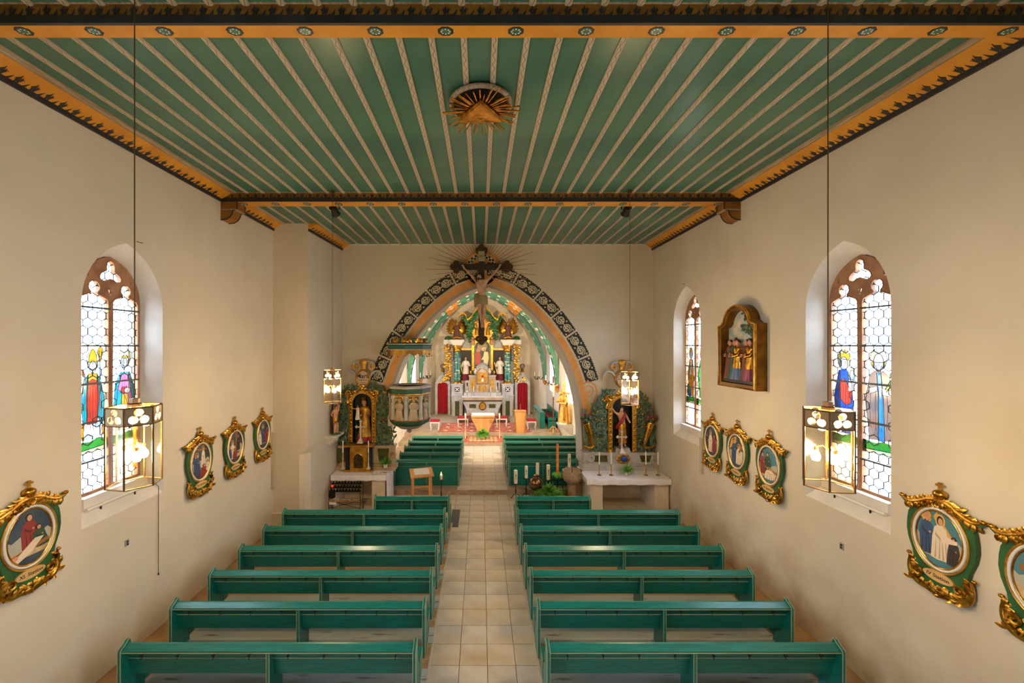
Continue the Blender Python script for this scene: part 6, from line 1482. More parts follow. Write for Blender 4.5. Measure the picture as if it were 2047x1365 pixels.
blob('p_skin', ell(-.14, .34, .1, .12, 8), 3); blob('p_skin', ell(-.32, .2, .12, .1, 8), 3); blob('p_skin', [(.0, 1.5), (.012, 1.5), (.012, 1.75), (0, 1.75)], 3)
part(cv, 'altar_painting', None, sm=0)
# pediment: gilded curve, green drapery, relief, angels
cur = catmull([(-1.62, ZE + 1.1), (-1.52, ZE + 1.5), (-1.28, ZE + 1.66), (-1.06, ZE + 1.5), (-.98, ZE + 1.26), (-.74, ZE + 1.42), (-.5, ZE + 1.78), (-.22, ZE + 2.0), (0, ZE + 2.05)], 5)
for s in (-1, 1):
    pts = [(HX + s * abs(x), z) for x, z in cur]
    mb = MB(); n = len(pts)
    mb.add([(x, y_, z + dz) for x, z in pts for y_, dz in ((YH - .18, 0), (YH - .18, .11), (YH + .3, .11), (YH + .3, 0))], [(i * 4 + k, i * 4 + (k + 1) % 4, (i + 1) * 4 + (k + 1) % 4, (i + 1) * 4 + k) for i in range(n - 1) for k in range(4)] + [(0, 1, 2, 3), (n * 4 - 4, n * 4 - 3, n * 4 - 2, n * 4 - 1)])
    part(mb, 'gilded_pediment', 'gold', sm=50)
    mb = MB(); rr = random.Random(30 + s)
    band = [(x - s * .03, z - .16) for x, z in pts[12:]] + [(HX + s * .84, ZE + z) for z in (1.15, 1.0, .85, .7, .55, .42, .3, .18, .06)] + [(HX + s * (.84 - .05 * i), ZE + 1.1 - .06 * i) for i in range(6)]
    for x, z in band:
        for q_ in range(5): mb.leaf((x + rr.uniform(-.07, .07), YH - .05, z + rr.uniform(-.07, .07)), (rr.uniform(-1, 1), -.5, rr.uniform(-1, .6)), .22, .13, (0, -1, 0), 1.0)
        mb.ball((x, YH + .0, z), (.12, .08, .11), 8, 5)
    part(mb, 'green_drapery', 'foliage_high', sm=40)
    # kneeling angel
    ax = HX + s * 1.66; an = figure(1.12, 'robe_brown', r, loc=(ax - off[0], YH - .1 - off[1], ZE - off[2]), seed=6 + s, cloak='goldflat', wide=1.5, skin='skin', arms=[([(-.12, 0, .74), (-.2, -.12, .62), (-.1, -.25, .66)], True), ([(.12, 0, .74), (.2, -.12, .62), (.1, -.25, .66)], True)], name='angel')
    for t in (-1, 1):
        wg = MB()
        for i in range(9): wg.leaf((t * .06, .1, .68), (t * (.45 + .1 * i), .12, 1.0 - .24 * i), .98 - .05 * i, .28, (0, -1, 0), .5)
        w_ = wg.build('wing', 'gold', an, smooth=40)
    mb = MB(); mb.tube([(ax - s * .25, YH - .3, ZE + .1), (ax, YH - .34, ZE + .18), (ax + s * .22, YH - .3, ZE + .08)], [.05, .07, .05], 8); part(mb, 'gilded_sash', 'gold', sm=60)
    mb = MB(); mb.ball((HX + s * .62, YH - .15, ZE - .18), (.13, .1, .2), 10, 6); mb.ball((HX + s * .62, YH - .2, ZE + .1), .09, 10, 6); mb.tube([(HX + s * .6, YH - .18, ZE - .1), (HX + s * .78, YH - .25, ZE + .0)], .045, 6); part(mb, 'cherub', 'p_skin', sm=60)
rr = random.Random(9); mb = MB().m('goldflat')
mb.plate([ell(HX, ZE + .62, .72, .72, 26)], XZ(YH + .1), 0, .06)
for i in range(40):
    a = 2 * PI * i / 40; mb.tube([(HX + .2 * math.cos(a), YH + .03, ZE + .62 + .2 * math.sin(a)), (HX + .68 * math.cos(a), YH + .03, ZE + .62 + .68 * math.sin(a))], .02, 4)
mb.m('goldflat')
for x, z, h in ((-.36, .3, .65), (.36, .3, .65), (.0, .8, .5)):
    mb.lathe([(.14, 0), (.12, h * .4), (.09, h * .7), (.04, h * .76), (.06, h * .88), (.001, h)], 10, (HX + x, YH - .05, ZE + z))
part(mb, 'trinity_relief', None, sm=50)
mb = MB()
for x, z in ((-.3, 1.2), (.3, 1.2), (-.15, 1.4), (.15, 1.4), (-.45, 1.0), (.45, 1.0), (0, 1.55)): mb.ball((HX + x, YH - .02, ZE + z), (.1, .07, .09), 8, 5)
part(mb, 'gilded_clouds', 'goldflat', sm=60)
# side doorways with curtains and orb finials
for s, px, lab in ((-1, 885.5, 'left'), (1, 1044, 'right')):
    dx = P(px, 800, YH + .3).x; zt = zpx(766, YH + .3); zb = AF
    d = part(MB().plate([[(dx - .5, zb), (dx - .34, zb), (dx - .34, zt - .1)] + [(dx + .34 * math.cos(PI - PI * i / 10), zt - .1 + .18 * math.sin(PI * i / 10)) for i in range(11)] + [(dx + .34, zb), (dx + .5, zb), (dx + .5, zt + .02), (dx + .28, zt + .42), (dx + .1, zt + .55), (dx - .1, zt + .55), (dx - .28, zt + .42), (dx - .5, zt + .02)]], XZ(YH + .3), 0, .16), 'side_doorway', 'marble_grey', sm=0)
    mb = MB(); n = 40; rows = [AF + .06, (AF + zt) / 2, zt - .12, zt + .05]
    vs = [(dx - .33 + .66 * i / n, YH + .22 + .035 * math.sin(i * 1.0), z) for z in rows for i in range(n + 1)]
    mb.add(vs, [(k * (n + 1) + i, k * (n + 1) + i + 1, (k + 1) * (n + 1) + i + 1, (k + 1) * (n + 1) + i) for k in range(3) for i in range(n)]); mb.build('red_curtain', 'red_cloth', d, off=off, smooth=60)
    mb = MB(); rr = random.Random(2)
    for i in range(12): mb.leaf((dx + rr.uniform(-.12, .12), YH + .12, zt + .2 + rr.uniform(-.05, .15)), (rr.uniform(-1, 1), -.3, rr.uniform(-1, 1)), .18, .1, (0, -1, 0), .8)
    mb.build('gilded_spray', 'gold', d, off=off, smooth=40)
    mb = MB(); mb.lathe([(.16, zt + .54), (.12, zt + .6), (.07, zt + .68), (.10, zt + .74)], 12, (dx, YH + .22, 0)); mb.build('finial_stem', 'marble_grey', d, off=off)
    MB().lathe([(.10, zt + .74), (.15, zt + .80), (.10, zt + .87), (.14, zt + .93), (.08, zt + .99)], 14, (dx, YH + .22, 0)).build('finial_collar', 'gold', d, off=off, smooth=50)
    mat('orb_brown', (136, 110, 92), .4, col2=(96, 74, 62), scale=6); MB().ball((dx, YH + .22, zt + 1.13), .18, 16, 10).build('finial_orb', 'orb_brown', d, off=off, smooth=60)
    part(MB().bb(dx - .55, dx + .55, YH + .25, YH + .5, AF, AF + .07), 'door_sill', 'foliage_high', sm=0)
# bishops standing between columns and painting
for s, lab, px in ((-1, 'left of the altar painting holding a staff', 931), (1, 'right of the altar painting with dark cape', 999.5)):
    r2 = thing('bishop_statue', 'painted saint in white rochet and red robe, ' + lab, 'statue', (P(px, 0, YH).x, YH + .1, ZB + .18), group='saints of the high altar')
    f = figure(1.55, 'robe_white', r2, seed=7 + s, folds=11, under='maroon', ucut=.25, cloak='goldflat' if s < 0 else 'wood_dark', wide=1.1, arms=[([(-.12, 0, .75), (-.17, -.08, .60), (-.12, -.17, .58)], True), ([(.12, 0, .75), (.17, -.08, .62), (.08, -.18, .64)], True)])
    MB().tube([(-.22, -.28, .55), (-.36, -.24, 1.2)], .025, 6).build('palm_staff', 'gold', r2)
# ---- altar table (mensa) with tabernacle
YM = 25.0
r = thing('high_altar_table', 'grey marble sarcophagus altar with golden medallion under the high altarpiece', 'altar', (HX, YM, AF)); off = r.location
part(MB().bb(HX - 1.15, HX + 1.15, YM - .0, YH - .4, AF, .72), 'altar_plinth', 'marble_tan', sm=0)
pr = [(-.98, .70), (.98, .70), (1.0, .86), (1.02, .98), (1.12, 1.2), (1.22, 1.36), (1.22, 1.48), (-1.22, 1.48), (-1.22, 1.36), (-1.12, 1.2), (-1.02, .98), (-1.0, .86)]
body = MB().plate([[(HX + x, z) for x, z in pr]], XZ(YM + .06), -.55, 0); bo = part(body, 'stipes', 'marble_grey', sm=30)
part(MB().bb(HX - 1.22, HX + 1.22, YM - .02, YH - .36, 1.48, 1.56), 'dark_moulding', 'r_dark', sm=0)
part(MB().bb(HX - 1.28, HX + 1.28, YM - .06, YH - .36, 1.56, 1.74), 'mensa', 'marble_tan', sm=0)
part(MB().bb(HX - 1.30, HX + 1.30, YM - .08, YH - .36, 1.74, 1.765), 'altar_linen', 'cloth', sm=0)
for s in (-1, 1): MB().bb(HX + s * .62 - .21, HX + s * .62 + .21, YM + .03, YM + .07, 1.06, 1.30).build('green_panel', 'dark_marble', bo, off=off, smooth=0)
MB().plate([ell(HX, 1.18, .18, .21, 20)], XZ(YM + .06), 0, .05).build('medallion', 'goldflat', bo, off=off, smooth=30)
MB().tube([(HX + .2 * math.cos(2 * PI * i / 20), YM + .0, 1.18 + .235 * math.sin(2 * PI * i / 20)) for i in range(20)], .035, 6, closed=True).build('medallion_rim', 'gold_dark', bo, off=off, smooth=60)
part(MB().bb(HX - 1.2, HX + 1.2, YM + .45, YH - .35, 1.765, 1.98), 'gradine', 'marble_grey', sm=0)
# tabernacle
r = thing('high_altar_tabernacle', 'cream and gold domed tabernacle on the high altar with red figure', 'tabernacle', (HX, YM + .75, 1.98)); off = r.location; yt = YM + .5
zt0 = 1.98
part(MB().bb(HX - .38, HX + .38, yt, yt + .4, zt0, zt0 + .55), 'lower_case', 'marble_tan', sm=0)
for s in (-1, 1): part(MB().plate([pointed(HX + s * .14, .10, zt0 + .08, zt0 + .36, zt0 + .47)], XZ(yt), 0, .015), 'door', 'goldflat', sm=0)
ap = pointed(HX, .36, zt0 + .55, zt0 + 1.15, zt0 + 1.52)
part(MB().plate([ap], XZ(yt), -.35, 0), 'upper_case', 'marble_tan', sm=20); part(MB().plate([pointed(HX, .26, zt0 + .62, zt0 + 1.12, zt0 + 1.4)], XZ(yt), 0, .012), 'gold_niche', 'goldflat', sm=0)
part(MB().tube([(u, yt - .02, v) for u, v in ap], .035, 6, closed=True), 'gilded_edge', 'gold', sm=60)
part(MB().lathe([(.44, zt0 + 1.3), (.42, zt0 + 1.5), (.33, zt0 + 1.72), (.18, zt0 + 1.86), (.001, zt0 + 1.92)], 18, (HX, yt + .25, 0), sy=.7), 'dome', 'marble_grey', sm=50)
f = figure(.46, 'red_cloth', r, loc=(HX - off[0], yt - .09 - off[1], zt0 + .70 - off[2]), seed=3, name='red_figure', under='robe_white', ucut=.5)
for s in (-1, 1):
    w = part(MB().bb(HX + s * .62 - .24, HX + s * .62 + .24, yt + .1, yt + .45, zt0, zt0 + 1.02), 'side_case', 'marble_tan', sm=0)
    MB().bb(HX + s * .62 - .1, HX + s * .62 + .1, yt + .08, yt + .11, zt0 + .2, zt0 + .85).build('gilt_panel', 'goldflat', w, off=off, smooth=0)
    MB().bb(HX + s * .62 - .27, HX + s * .62 + .27, yt + .06, yt + .45, zt0 + 1.02, zt0 + 1.09).build('side_cornice', 'marble_grey', w, off=off, smooth=0)
    MB().lathe([(.08, 0), (.05, .06), (.10, .16), (.06, .26), (.08, .3)], 12, (HX + s * .74, yt + .25, zt0 + 1.09)).build('urn', 'gold', w, off=off, smooth=50)
    mb = MB(); mb.ball((HX + s * .46, yt + .1, zt0 + 1.3), (.09, .07, .13), 10, 6); mb.ball((HX + s * .45, yt + .08, zt0 + 1.48), .065, 10, 6); mb.tube([(HX + s * .45, yt + .06, zt0 + 1.35), (HX + s * .34, yt + .0, zt0 + 1.4)], .035, 6); mb.build('putto', 'robe_white', w, off=off, smooth=60)
    w2 = part(MB().bb(HX + s * .98 - .12, HX + s * .98 + .12, yt + .12, yt + .45, zt0, zt0 + .75), 'outer_case', 'marble_grey', sm=0)
    MB().bb(HX + s * .98 - .05, HX + s * .98 + .05, yt + .1, yt + .13, zt0 + .12, zt0 + .62).build('lattice_inlay', 'blackpaint', w2, off=off, smooth=0)
for i, (px, nm) in enumerate(((934, 'leftmost'), (947, 'second from left'), (981, 'third from left'), (993.5, 'rightmost'))):
    candle('brass candlestick with white candle on the high altar, %s' % nm, px, 793.5, 772, YM + .25, True, 'candlesticks of the high altar')
# ================================================================ sanctuary furniture
mat('carpet', (176, 70, 54), .95, col2=(206, 140, 104), scale=9, lo=.45, hi=.6, detail=3)
mat('carpet_border', (150, 48, 40), .95, col2=(196, 120, 90), scale=14, lo=.45, hi=.55)
def carpet(lab, x0, x1, y0, y1, z):
    r = thing('carpet', lab, 'carpet', ((x0 + x1) / 2, (y0 + y1) / 2, z)); off = r.location
    MB().bb(x0, x1, y0, y1, z + .001, z + .010).build('border', 'carpet_border', r, off=off, smooth=0)
    MB().bb(x0 + .2, x1 - .2, y0 + .16, y1 - .16, z + .010, z + .013).build('field', 'carpet', r, off=off, smooth=0)
    mb = MB(); n = 7
    for i in range(n):
        for j in range(3): cx_, cy_ = x0 + .4 + (x1 - x0 - .8) * i / (n - 1), y0 + .35 + (y1 - y0 - .7) * j / 2; mb.plate([[(cx_ - .12, cy_), (cx_, cy_ - .12), (cx_ + .12, cy_), (cx_, cy_ + .12)]], XYp, z + .013, z + .016)
    mb.build('woven_diamonds', 'p_cream', r, off=off, smooth=0)
carpet('large red patterned carpet around the free standing altar', -2.25, 2.65, 20.85, 23.3, AF)
carpet('smaller red patterned carpet on the altar step', -.88, 1.14, 19.16, 20.55, .32)
mb = MB(); mb.bb(HX - 1.5, HX + 1.6, 23.4, 25.0, AF, AF + .14); tag(mb.build('predella_step', 'robe_brown'), 'dark carpeted step in front of the high altar', 'step', kind='structure')
# free standing altar
r = thing('wooden_altar', 'carved light wooden altar with white cloth, free standing on the carpet', 'altar', (.12, 21.2, AF + .015)); H_ = .86
mb = MB(); mb.bb(-.62, .62, -.42, .42, H_ - .1, H_); mb.build('top', 'wood_light', r, smooth=0)
bl = MB(); pr = [(-.30, 0), (.30, 0), (.34, .16), (.46, .42), (.58, .62), (.60, H_ - .1), (-.60, H_ - .1), (-.58, .62), (-.46, .42), (-.34, .16)]
bl.plate([pr], XZ(0), -.34, .34); b = bl.build('pedestal', 'wood_light', r, smooth=20)
for s in (-1, 1):
    mb = MB(); mb.tube([(s * x, -.35, z) for x, z in spiral(.42, .56, .02, .10, 0, 1.6, 16)], .025, 6); mb.build('carved_volute', 'wood_light', b, smooth=60)
c = thing('altar_linen', 'white linen cloth on the free standing wooden altar', 'cloth', (.12, 21.2, AF + .015 + H_)); MB().bb(-.60, .60, -.40, .42, .001, .012).build('linen', 'cloth', c, smooth=0); MB().bb(-.60, .60, -.408, -.40, -.03, .012).build('linen_hem', 'cloth', c, smooth=0)
p = P(964.5, 867, 19.95); plant('bright green fern in white pot before the wooden altar', (p.x, 19.95, .335), .34, .22, 420, 6, name='potted_fern', potr=.13, poth=.24, w=.045, droop=.9)
mat('candelabra', (222, 190, 140), .4, .4)
for px, lab in ((930.5, 'left'), (998.5, 'right')):
    b = P(px, 872, 20.05); t = P(px, 826, 20.05); H_ = t.z - .34
    r = thing('standing_candlestick', 'tall turned candlestick with candle, %s of the wooden altar' % lab, 'candlestick', (b.x, 20.05, .336), group='standing candlesticks at the wooden altar')
    for k in range(3): a = 2 * PI * k / 3 + .5; MB().tube([(0, 0, .16), (.1 * math.cos(a), .1 * math.sin(a), .12), (.15 * math.cos(a), .15 * math.sin(a), .0)], [.03, .028, .02], 6).build('foot', 'candelabra', r, smooth=60)
    MB().lathe([(.04, .12), (.05, .2), (.025, .28), (.04, .34), (.02, .4), (.02, H_ * .5), (.035, H_ * .53), (.02, H_ * .57), (.018, H_ * .72), (.05, H_ * .77), (.05, H_ * .79)], 12).build('shaft', 'candelabra', r, smooth=50)
    MB().lathe([(.034, H_ * .79), (.034, H_), (.001, H_ + .003)], 12).build('candle', 'candle_wax', r, smooth=50)
# ambo
r = thing('wooden_ambo', 'solid light wooden ambo with thin microphone at the right of the altar', 'lectern', (P(1043, 0, 20.2).x - .03, 20.75, AF))
lp = [(-.20, 0), (.20, 0), (.25, .55), (.28, 1.12), (-.28, 1.12), (-.25, .55)]
MB().plate([lp], XZ(0), -.16, .16).build('body', 'wood_light', r, smooth=0)
for s in (-1, 1): MB().plate([[(s * .20, 0), (s * .235, 0), (s * .30, .8), (s * .31, 1.14), (s * .27, 1.14)]][::1], XZ(0), -.2, .2).build('live_edge_side', 'goldflat', r, smooth=0)
MB().box((0, 0, 1.14), (.6, .44, .03)).build('reading_top', 'wood_light', r); MB().tube([(.0, -.1, 1.15), (0, -.12, 1.5)], .008, 6).build('microphone', 'wood_light', r)
# red upholstered stools
def stool(lab, x, y, z, w=.5, d=.42, h=.46):
    r = thing('upholstered_stool', lab, 'stool', (x, y, z), group='red upholstered stools')
    MB().box((0, 0, h - .05), (w, d, .06)).build('seat_rail', 'white_paint', r)
    mb = MB(); mb.lathe([(w * .70, h - .02), (w * .72, h + .03), (w * .66, h + .08), (.001, h + .09)], 4, rot=PI / 4, sy=d / w); mb.build('cushion', 'red_cloth', r, smooth=30)
    for sx in (-1, 1):
        for sy in (-1, 1): MB().tube([(sx * (w / 2 - .04), sy * (d / 2 - .04), h - .05), (sx * (w / 2 - .02), sy * (d / 2 - .02), h * .6), (sx * (w / 2 - .06), sy * (d / 2 - .05), h * .2), (sx * (w / 2 - .03), sy * (d / 2 - .03), 0)], [.035, .032, .022, .026], 6).build('leg', 'white_paint', r, smooth=60)
    return r
p = P(870, 857, 21.6); stool('red cushioned white stool at the left edge of the carpet', p.x, 21.5, AF)
p = P(927, 848, 22.3); stool('red cushioned stool behind the left standing candlestick', p.x - .05, 22.4, AF + .016, .6); p = P(1001, 848, 22.3); stool('red cushioned stool behind the right standing candlestick', p.x + .05, 22.4, AF + .016, .6)
p = P(1058, 857, 21.6); stool('red cushioned white stool beside the wooden ambo', p.x + .12, 21.7, AF)
# choir bench along the right wall
r = thing('choir_bench', 'green choir stall with red seat cushion along the right chancel wall', 'bench', (3.75, 23.2, AF))
MB().bb(.34, .40, -1.6, 1.4, 0, .95).build('backrest', 'teal', r); MB().bb(-.06, .38, -1.6, 1.4, .42, .46).build('seat', 'teal', r); MB().bb(-.03, .34, -1.55, 1.35, .46, .52).build('cushion', 'maroon', r)
for yy in (-1.6, 1.36): MB().bb(-.1, .40, yy, yy + .04, 0, .62).build('end_panel', 'teal', r)
r2 = thing('choir_desk', 'green panelled kneeling desk in front of the choir stall', 'desk', (3.25, 23.2, AF))
MB().bb(-.02, .02, -1.5, 1.35, 0, .85).build('front_panel', 'teal', r2); MB().bb(-.05, .22, -1.5, 1.35, .85, .89).build('desk_top', 'teal', r2)
for yy in (-1.5, 1.31): MB().bb(.0, .25, yy, yy + .04, 0, .86).build('end_panel', 'teal', r2)
for k in range(6): MB().bb(-.035, -.02, -1.42 + .47 * k, -1.42 + .47 * k + .03, .02, .84).build('panel_batten', 'teal_trim', r2, smooth=0)
# golden saint with cross on console, processional cross
Ys = 18.35
b = P(1128, 847, Ys); sx_ = 3.22
r = thing('saint_console', 'pale stone console under the golden saint on right chancel wall', 'bracket', (4.19, Ys + .1, .94))
MB().plate([[(0, 0), (-.15, 0), (-.45, .28), (-.62, .36), (-.62, .44), (0, .44)]], lambda u, v, d: (u, d, v), -.34, .34).build('console', 'marble_grey', r, smooth=0)
zc = 1.385
r = thing('golden_saint_statue', 'golden robed saint statue carrying a cross on the right chancel wall', 'statue', (3.86, Ys + .1, zc), rz=-.9)
mat('saint_gold', (228, 178, 92), .45, .15, col2=(206, 150, 66), scale=6)
f = figure(1.62, 'saint_gold', r, seed=9, cloak='saint_gold', hair='saint_gold', skin='saint_gold', arms=[([(-.12, 0, .74), (-.14, -.12, .62), (.02, -.2, .66)], True), ([(.12, 0, .74), (.14, -.12, .58), (.04, -.2, .6)], True)])
mb = MB(); mb.bb(.12, .22, -.22, -.16, .2, 1.95); mb.build('cross_upright', 'gold', r); MB().bb(-.12, .44, -.22, -.16, 1.38, 1.48).build('cross_bar', 'gold', r)
MB().lathe([(.26, 0), (.24, .06), (.001, .07)], 12).build('plinth', 'white_paint', r)
b = P(1109, 864, 18.9)
r = thing('processional_cross', 'wooden processional crucifix on a tripod foot beside the chancel pews', 'processional cross', (3.80, 20.85, AF))
for k in range(3): a = 2 * PI * k / 3 + .3; MB().box((0, 0, 0), (.07, .06, .42), T=Matrix.Translation((.17 * math.cos(a), .17 * math.sin(a), .16)) @ Matrix.Rotation(a, 4, 'Z') @ Matrix.Rotation(-.75, 4, 'Y'), taper=.5).build('foot', 'wood_light', r, smooth=0)
MB().tube([(0, 0, .2), (0, 0, 1.7)], .028, 8).build('pole', 'robe_brown', r); MB().box((0, 0, 2.3), (.07, .05, 1.25)).build('cross_upright', 'robe_brown', r); MB().box((0, 0, 2.48), (.62, .05, .07)).build('cross_bar', 'robe_brown', r)
mb = MB(); mb.lathe([(.02, 1.85), (.05, 2.0), (.06, 2.2), (.09, 2.4), (.03, 2.45), (.055, 2.55), (.001, 2.6)], 10, (0, -.05, 0), sy=.7); mb.tube([(-.24, -.04, 2.5), (0, -.05, 2.4), (.24, -.04, 2.5)], .025, 6); mb.build('corpus', 'robe_white', r, smooth=60)
# wall sconces
for x, y, z, s, lab in ((3.70, 26.5, 3.3, 1, 'right apse wall nearest the altar'), (3.92, 25.95, 3.34, 1, 'right apse wall, second from the altar'), (4.1, 24.4, 3.22, 1, 'right chancel wall above the choir stall'), (4.1, 22.5, 3.21, 1, 'right chancel wall beside the processional cross'), (-3.45, 26.45, 3.37, -1, 'left apse wall nearest the altar'), (-3.66, 26.05, 3.40, -1, 'left apse wall, second from the altar'), (-3.87, 24.75, 3.36, -1, 'left chancel wall above the pulpit rail')):
    r = thing('wall_sconce', 'iron wall sconce with white candle on the ' + lab, 'sconce', (x, y, z - .4), group='chancel wall sconces')
    mb = MB(); mb.tube([(s * .12, 0, -.12), (s * .02, 0, -.16), (-s * .1, 0, -.10), (-s * .12, 0, 0)], .02, 6); mb.ball((s * .1, 0, -.1), (.03, .08, .1), 8, 5); mb.build('arm', 'iron', r, smooth=60)
    MB().lathe([(.02, -.02), (.08, 0), (.09, .02), (.03, .02)], 12, (-s * .12, 0, 0)).build('drip_pan', 'iron', r, smooth=50); MB().lathe([(.028, .02), (.028, .34), (.001, .345)], 10, (-s * .12, 0, 0)).build('candle', 'candle_wax', r, smooth=50)
# ================================================================ things standing before the arch
# votive candle rack under the left side altar
x0, x1 = P(661, 0, 12.05).x, P(723, 0, 12.05).x
r = thing('votive_rack', 'black metal votive candle rack standing in front of the left side altar', 'candle rack', ((x0 + x1) / 2, 12.02, 0)); off = r.location
for x in (x0, x1):
    for y in (11.9, 12.18): MB().tube([(x, y, 0), (x, y, .78)], .010, 5).build('upright', 'iron', r, off=off)
MB().tube([(x0, 11.9, .12), (x1, 11.9, .36)], .007, 5).build('brace', 'iron', r, off=off); MB().tube([(x0, 11.9, .36), (x1, 11.9, .12)], .007, 5).build('brace', 'iron', r, off=off)
shel = ((.62, 11.92), (.70, 12.02), (.78, 12.12))
for k, (z, y) in enumerate(shel): MB().bb(x0, x1, y - .045, y + .045, z, z + .02).build('candle_shelf', 'iron', r, off=off, smooth=0)
tray = MB().bb(x0, x1, 11.86, 12.0, .34, .355).build('lower_tray', 'wood_light', r, off=off, smooth=0)
MB().bb(x0 + .01, x0 + .17, 11.88, 11.98, .44, .60).build('coin_box', 'iron', r, off=off, smooth=0)
MB().bb(x0 + .03, x0 + .24, 11.845, 11.85, .26, .33).build('price_card', 'paper', r, off=off, smooth=0)
cup = None; ORDN = ['first', 'second', 'third', 'fourth', 'fifth', 'sixth', 'seventh', 'eighth', 'ninth', 'tenth', 'eleventh']
for k, (z, y) in enumerate(shel):
    for i in range(10):
        lit = (k == 1 and i == 0)
        g = MB().lathe([(.026, 0), (.032, .055), (.028, .055), (.022, .01)], 8).build('votive_cup', 'votive_red' if lit else 'iron') if (lit or cup is None) else inst(cup, 'votive_cup', None, (0, 0, 0))
        if not lit and cup is None: cup = g
        g.location = (x0 + .06 + (x1 - x0 - .12) * i / 9, y, z + .021)
        tag(g, 'small glowing red votive light at the left of the rack' if lit else 'dark votive cup on the %s shelf of the black rack, %s from left' % (('front', 'middle', 'rear')[k], ORDN[i]), 'votive cup', 'votive cups on the rack')
tl = None
for i in range(13):
    for j in range(3):
        if i in (4, 9): continue
        if tl is None: tl = MB(); tl.m('iron').lathe([(.02, 0), (.022, .012)], 8); tl.m('white_paint').lathe([(.02, .012), (.02, .018), (.001, .019)], 8); tl = tl.build('tea_light', None)
        g = tl if (i == 0 and j == 0) else inst(tl, 'tea_light', None, (0, 0, 0))
        g.location = (x0 + .06 + (x1 - x0 - .12) * i / 12, 11.885 + .045 * j, .357); tag(g, 'unlit tea light in the %s row of the lower rack tray, %s from left' % (('front', 'middle', 'rear')[j], ORDN[i - (i > 4) - (i > 9)]), 'tea light', 'tea lights on the lower tray')
# wooden lectern with open book
c = P(842, 985, 12.55); r = thing('wooden_lectern', 'light wooden standing desk with slanted top left of the aisle', 'lectern', (c.x, 12.62, 0), rz=.28)
for sx in (-1, 1):
    for sy in (-1, 1): MB().bb(sx * .28 - .025, sx * .28 + .025, sy * .17 - .025, sy * .17 + .025, 0, .88 + (.07 if sy > 0 else 0)).build('leg', 'wood_light', r, smooth=0)
for sy in (-1, 1): MB().bb(-.26, .26, sy * .17 - .015, sy * .17 + .015, .86, .93).build('rail', 'wood_light', r, smooth=0)
MB().bb(-.26, .26, .155, .185, .42, .47).build('stretcher', 'wood_light', r, smooth=0)
T = Matrix.Translation((0, 0, .96)) @ Matrix.Rotation(math.radians(14), 4, 'X')
MB().box((0, 0, 0), (.72, .52, .04), T=T).build('slanted_top', 'wood_light', r, smooth=0)
b = thing('guest_book', 'open book lying on the wooden standing desk', 'book', (c.x, 12.62, .986), rz=.28)
T = Matrix.Rotation(math.radians(14), 4, 'X')
MB().box((0, .02, .0), (.48, .34, .012), T=T).build('cover', 'paper', b, smooth=0)
for s in (-1, 1): MB().box((s * .118, .02, .014), (.228, .32, .014), T=T).build('page', 'paper', b, smooth=0)
# wrought iron candle stand with burning candle
def iron_stand(lab, px, top_py, base_y, stem_h, cand_h, cand_r, lit=False, cross=False, name='candle_stand', grp=None, pan=.11):
    b = P(px, 0, base_y); r = thing(name, lab, 'candle', (b.x, base_y, CF if base_y > YSTEP else 0), group=grp)
    for k in range(3):
        a = 2 * PI * k / 3 + .4; MB().tube([(0, 0, .14), (.08 * math.cos(a), .08 * math.sin(a), .15), (.14 * math.cos(a), .14 * math.sin(a), .05), (.17 * math.cos(a), .17 * math.sin(a), .012), (.2 * math.cos(a), .2 * math.sin(a), .03)], .011, 5).build('foot', 'iron', r, smooth=60)
    mb = MB(); mb.tube([(0, 0, .1), (0, 0, stem_h)], .012, 6)
    for k in range(3): mb.tube([(.03 * math.sin(PI * i / 8) * math.cos(2 * PI * k / 3 + i * .5), .03 * math.sin(PI * i / 8) * math.sin(2 * PI * k / 3 + i * .5), .15 + .2 * i / 8) for i in range(9)], .007, 5)
    mb.build('stem', 'iron', r, smooth=60)
    MB().lathe([(.015, stem_h - .02), (pan, stem_h), (pan + .01, stem_h + .012), (.01, stem_h + .008)], 14).build('drip_pan', 'iron', r, smooth=40)
    cd = MB().lathe([(cand_r, stem_h + .01), (cand_r, stem_h + cand_h - .008), (cand_r * .8, stem_h + cand_h), (.001, stem_h + cand_h)], 14).build('candle', 'candle_wax', r, smooth=50)
    if cross:
        mb = MB(); z = stem_h + cand_h * .55; mb.box((0, -cand_r - .001, z), (.014, .006, cand_h * .42)); mb.box((0, -cand_r - .001, z + cand_h * .08), (.055, .006, .014)); mb.build('candle_cross', 'robe_brown' if cross == 1 else 'black_ink', cd)
    if lit:
        MB().lathe([(.001, stem_h + cand_h + .005), (.014, stem_h + cand_h + .025), (.010, stem_h + cand_h + .05), (.001, stem_h + cand_h + .085)], 8).build('flame', 'flame', cd, smooth=60)
        ld = bpy.data.lights.new('candle_light', 'POINT'); ld.energy = 4; ld.color = (1, .6, .25); ld.shadow_soft_size = .03; lo = bpy.data.objects.new('candle_light', ld); COL.objects.link(lo); lo.parent = r; lo.location = (0, 0, stem_h + cand_h + .1)
    return r
iron_stand('burning candle on a wrought iron stand beside the wooden desk', 882, 0, 12.75, .70, .16, .04, lit=True)
iron_stand('short thick decorated candle on iron stand, leftmost of the right group', 1031, 0, 12.9, .52, .44, .06, cross=1, grp='decorated candles right of the aisle')
iron_stand('slender decorated candle on tall iron stand, second of the right group', 1052, 0, 13.0, .66, .40, .05, cross=1, grp='decorated candles right of the aisle')
iron_stand('plain white candle on iron stand just behind the copper vase', 1074.5, 0, 13.2, .70, .40, .055, grp='decorated candles right of the aisle')
iron_stand('white candle with bold black cross on low iron stand near the font', 1096, 0, 13.0, .60, .50, .058, cross=2, grp='decorated candles right of the aisle')
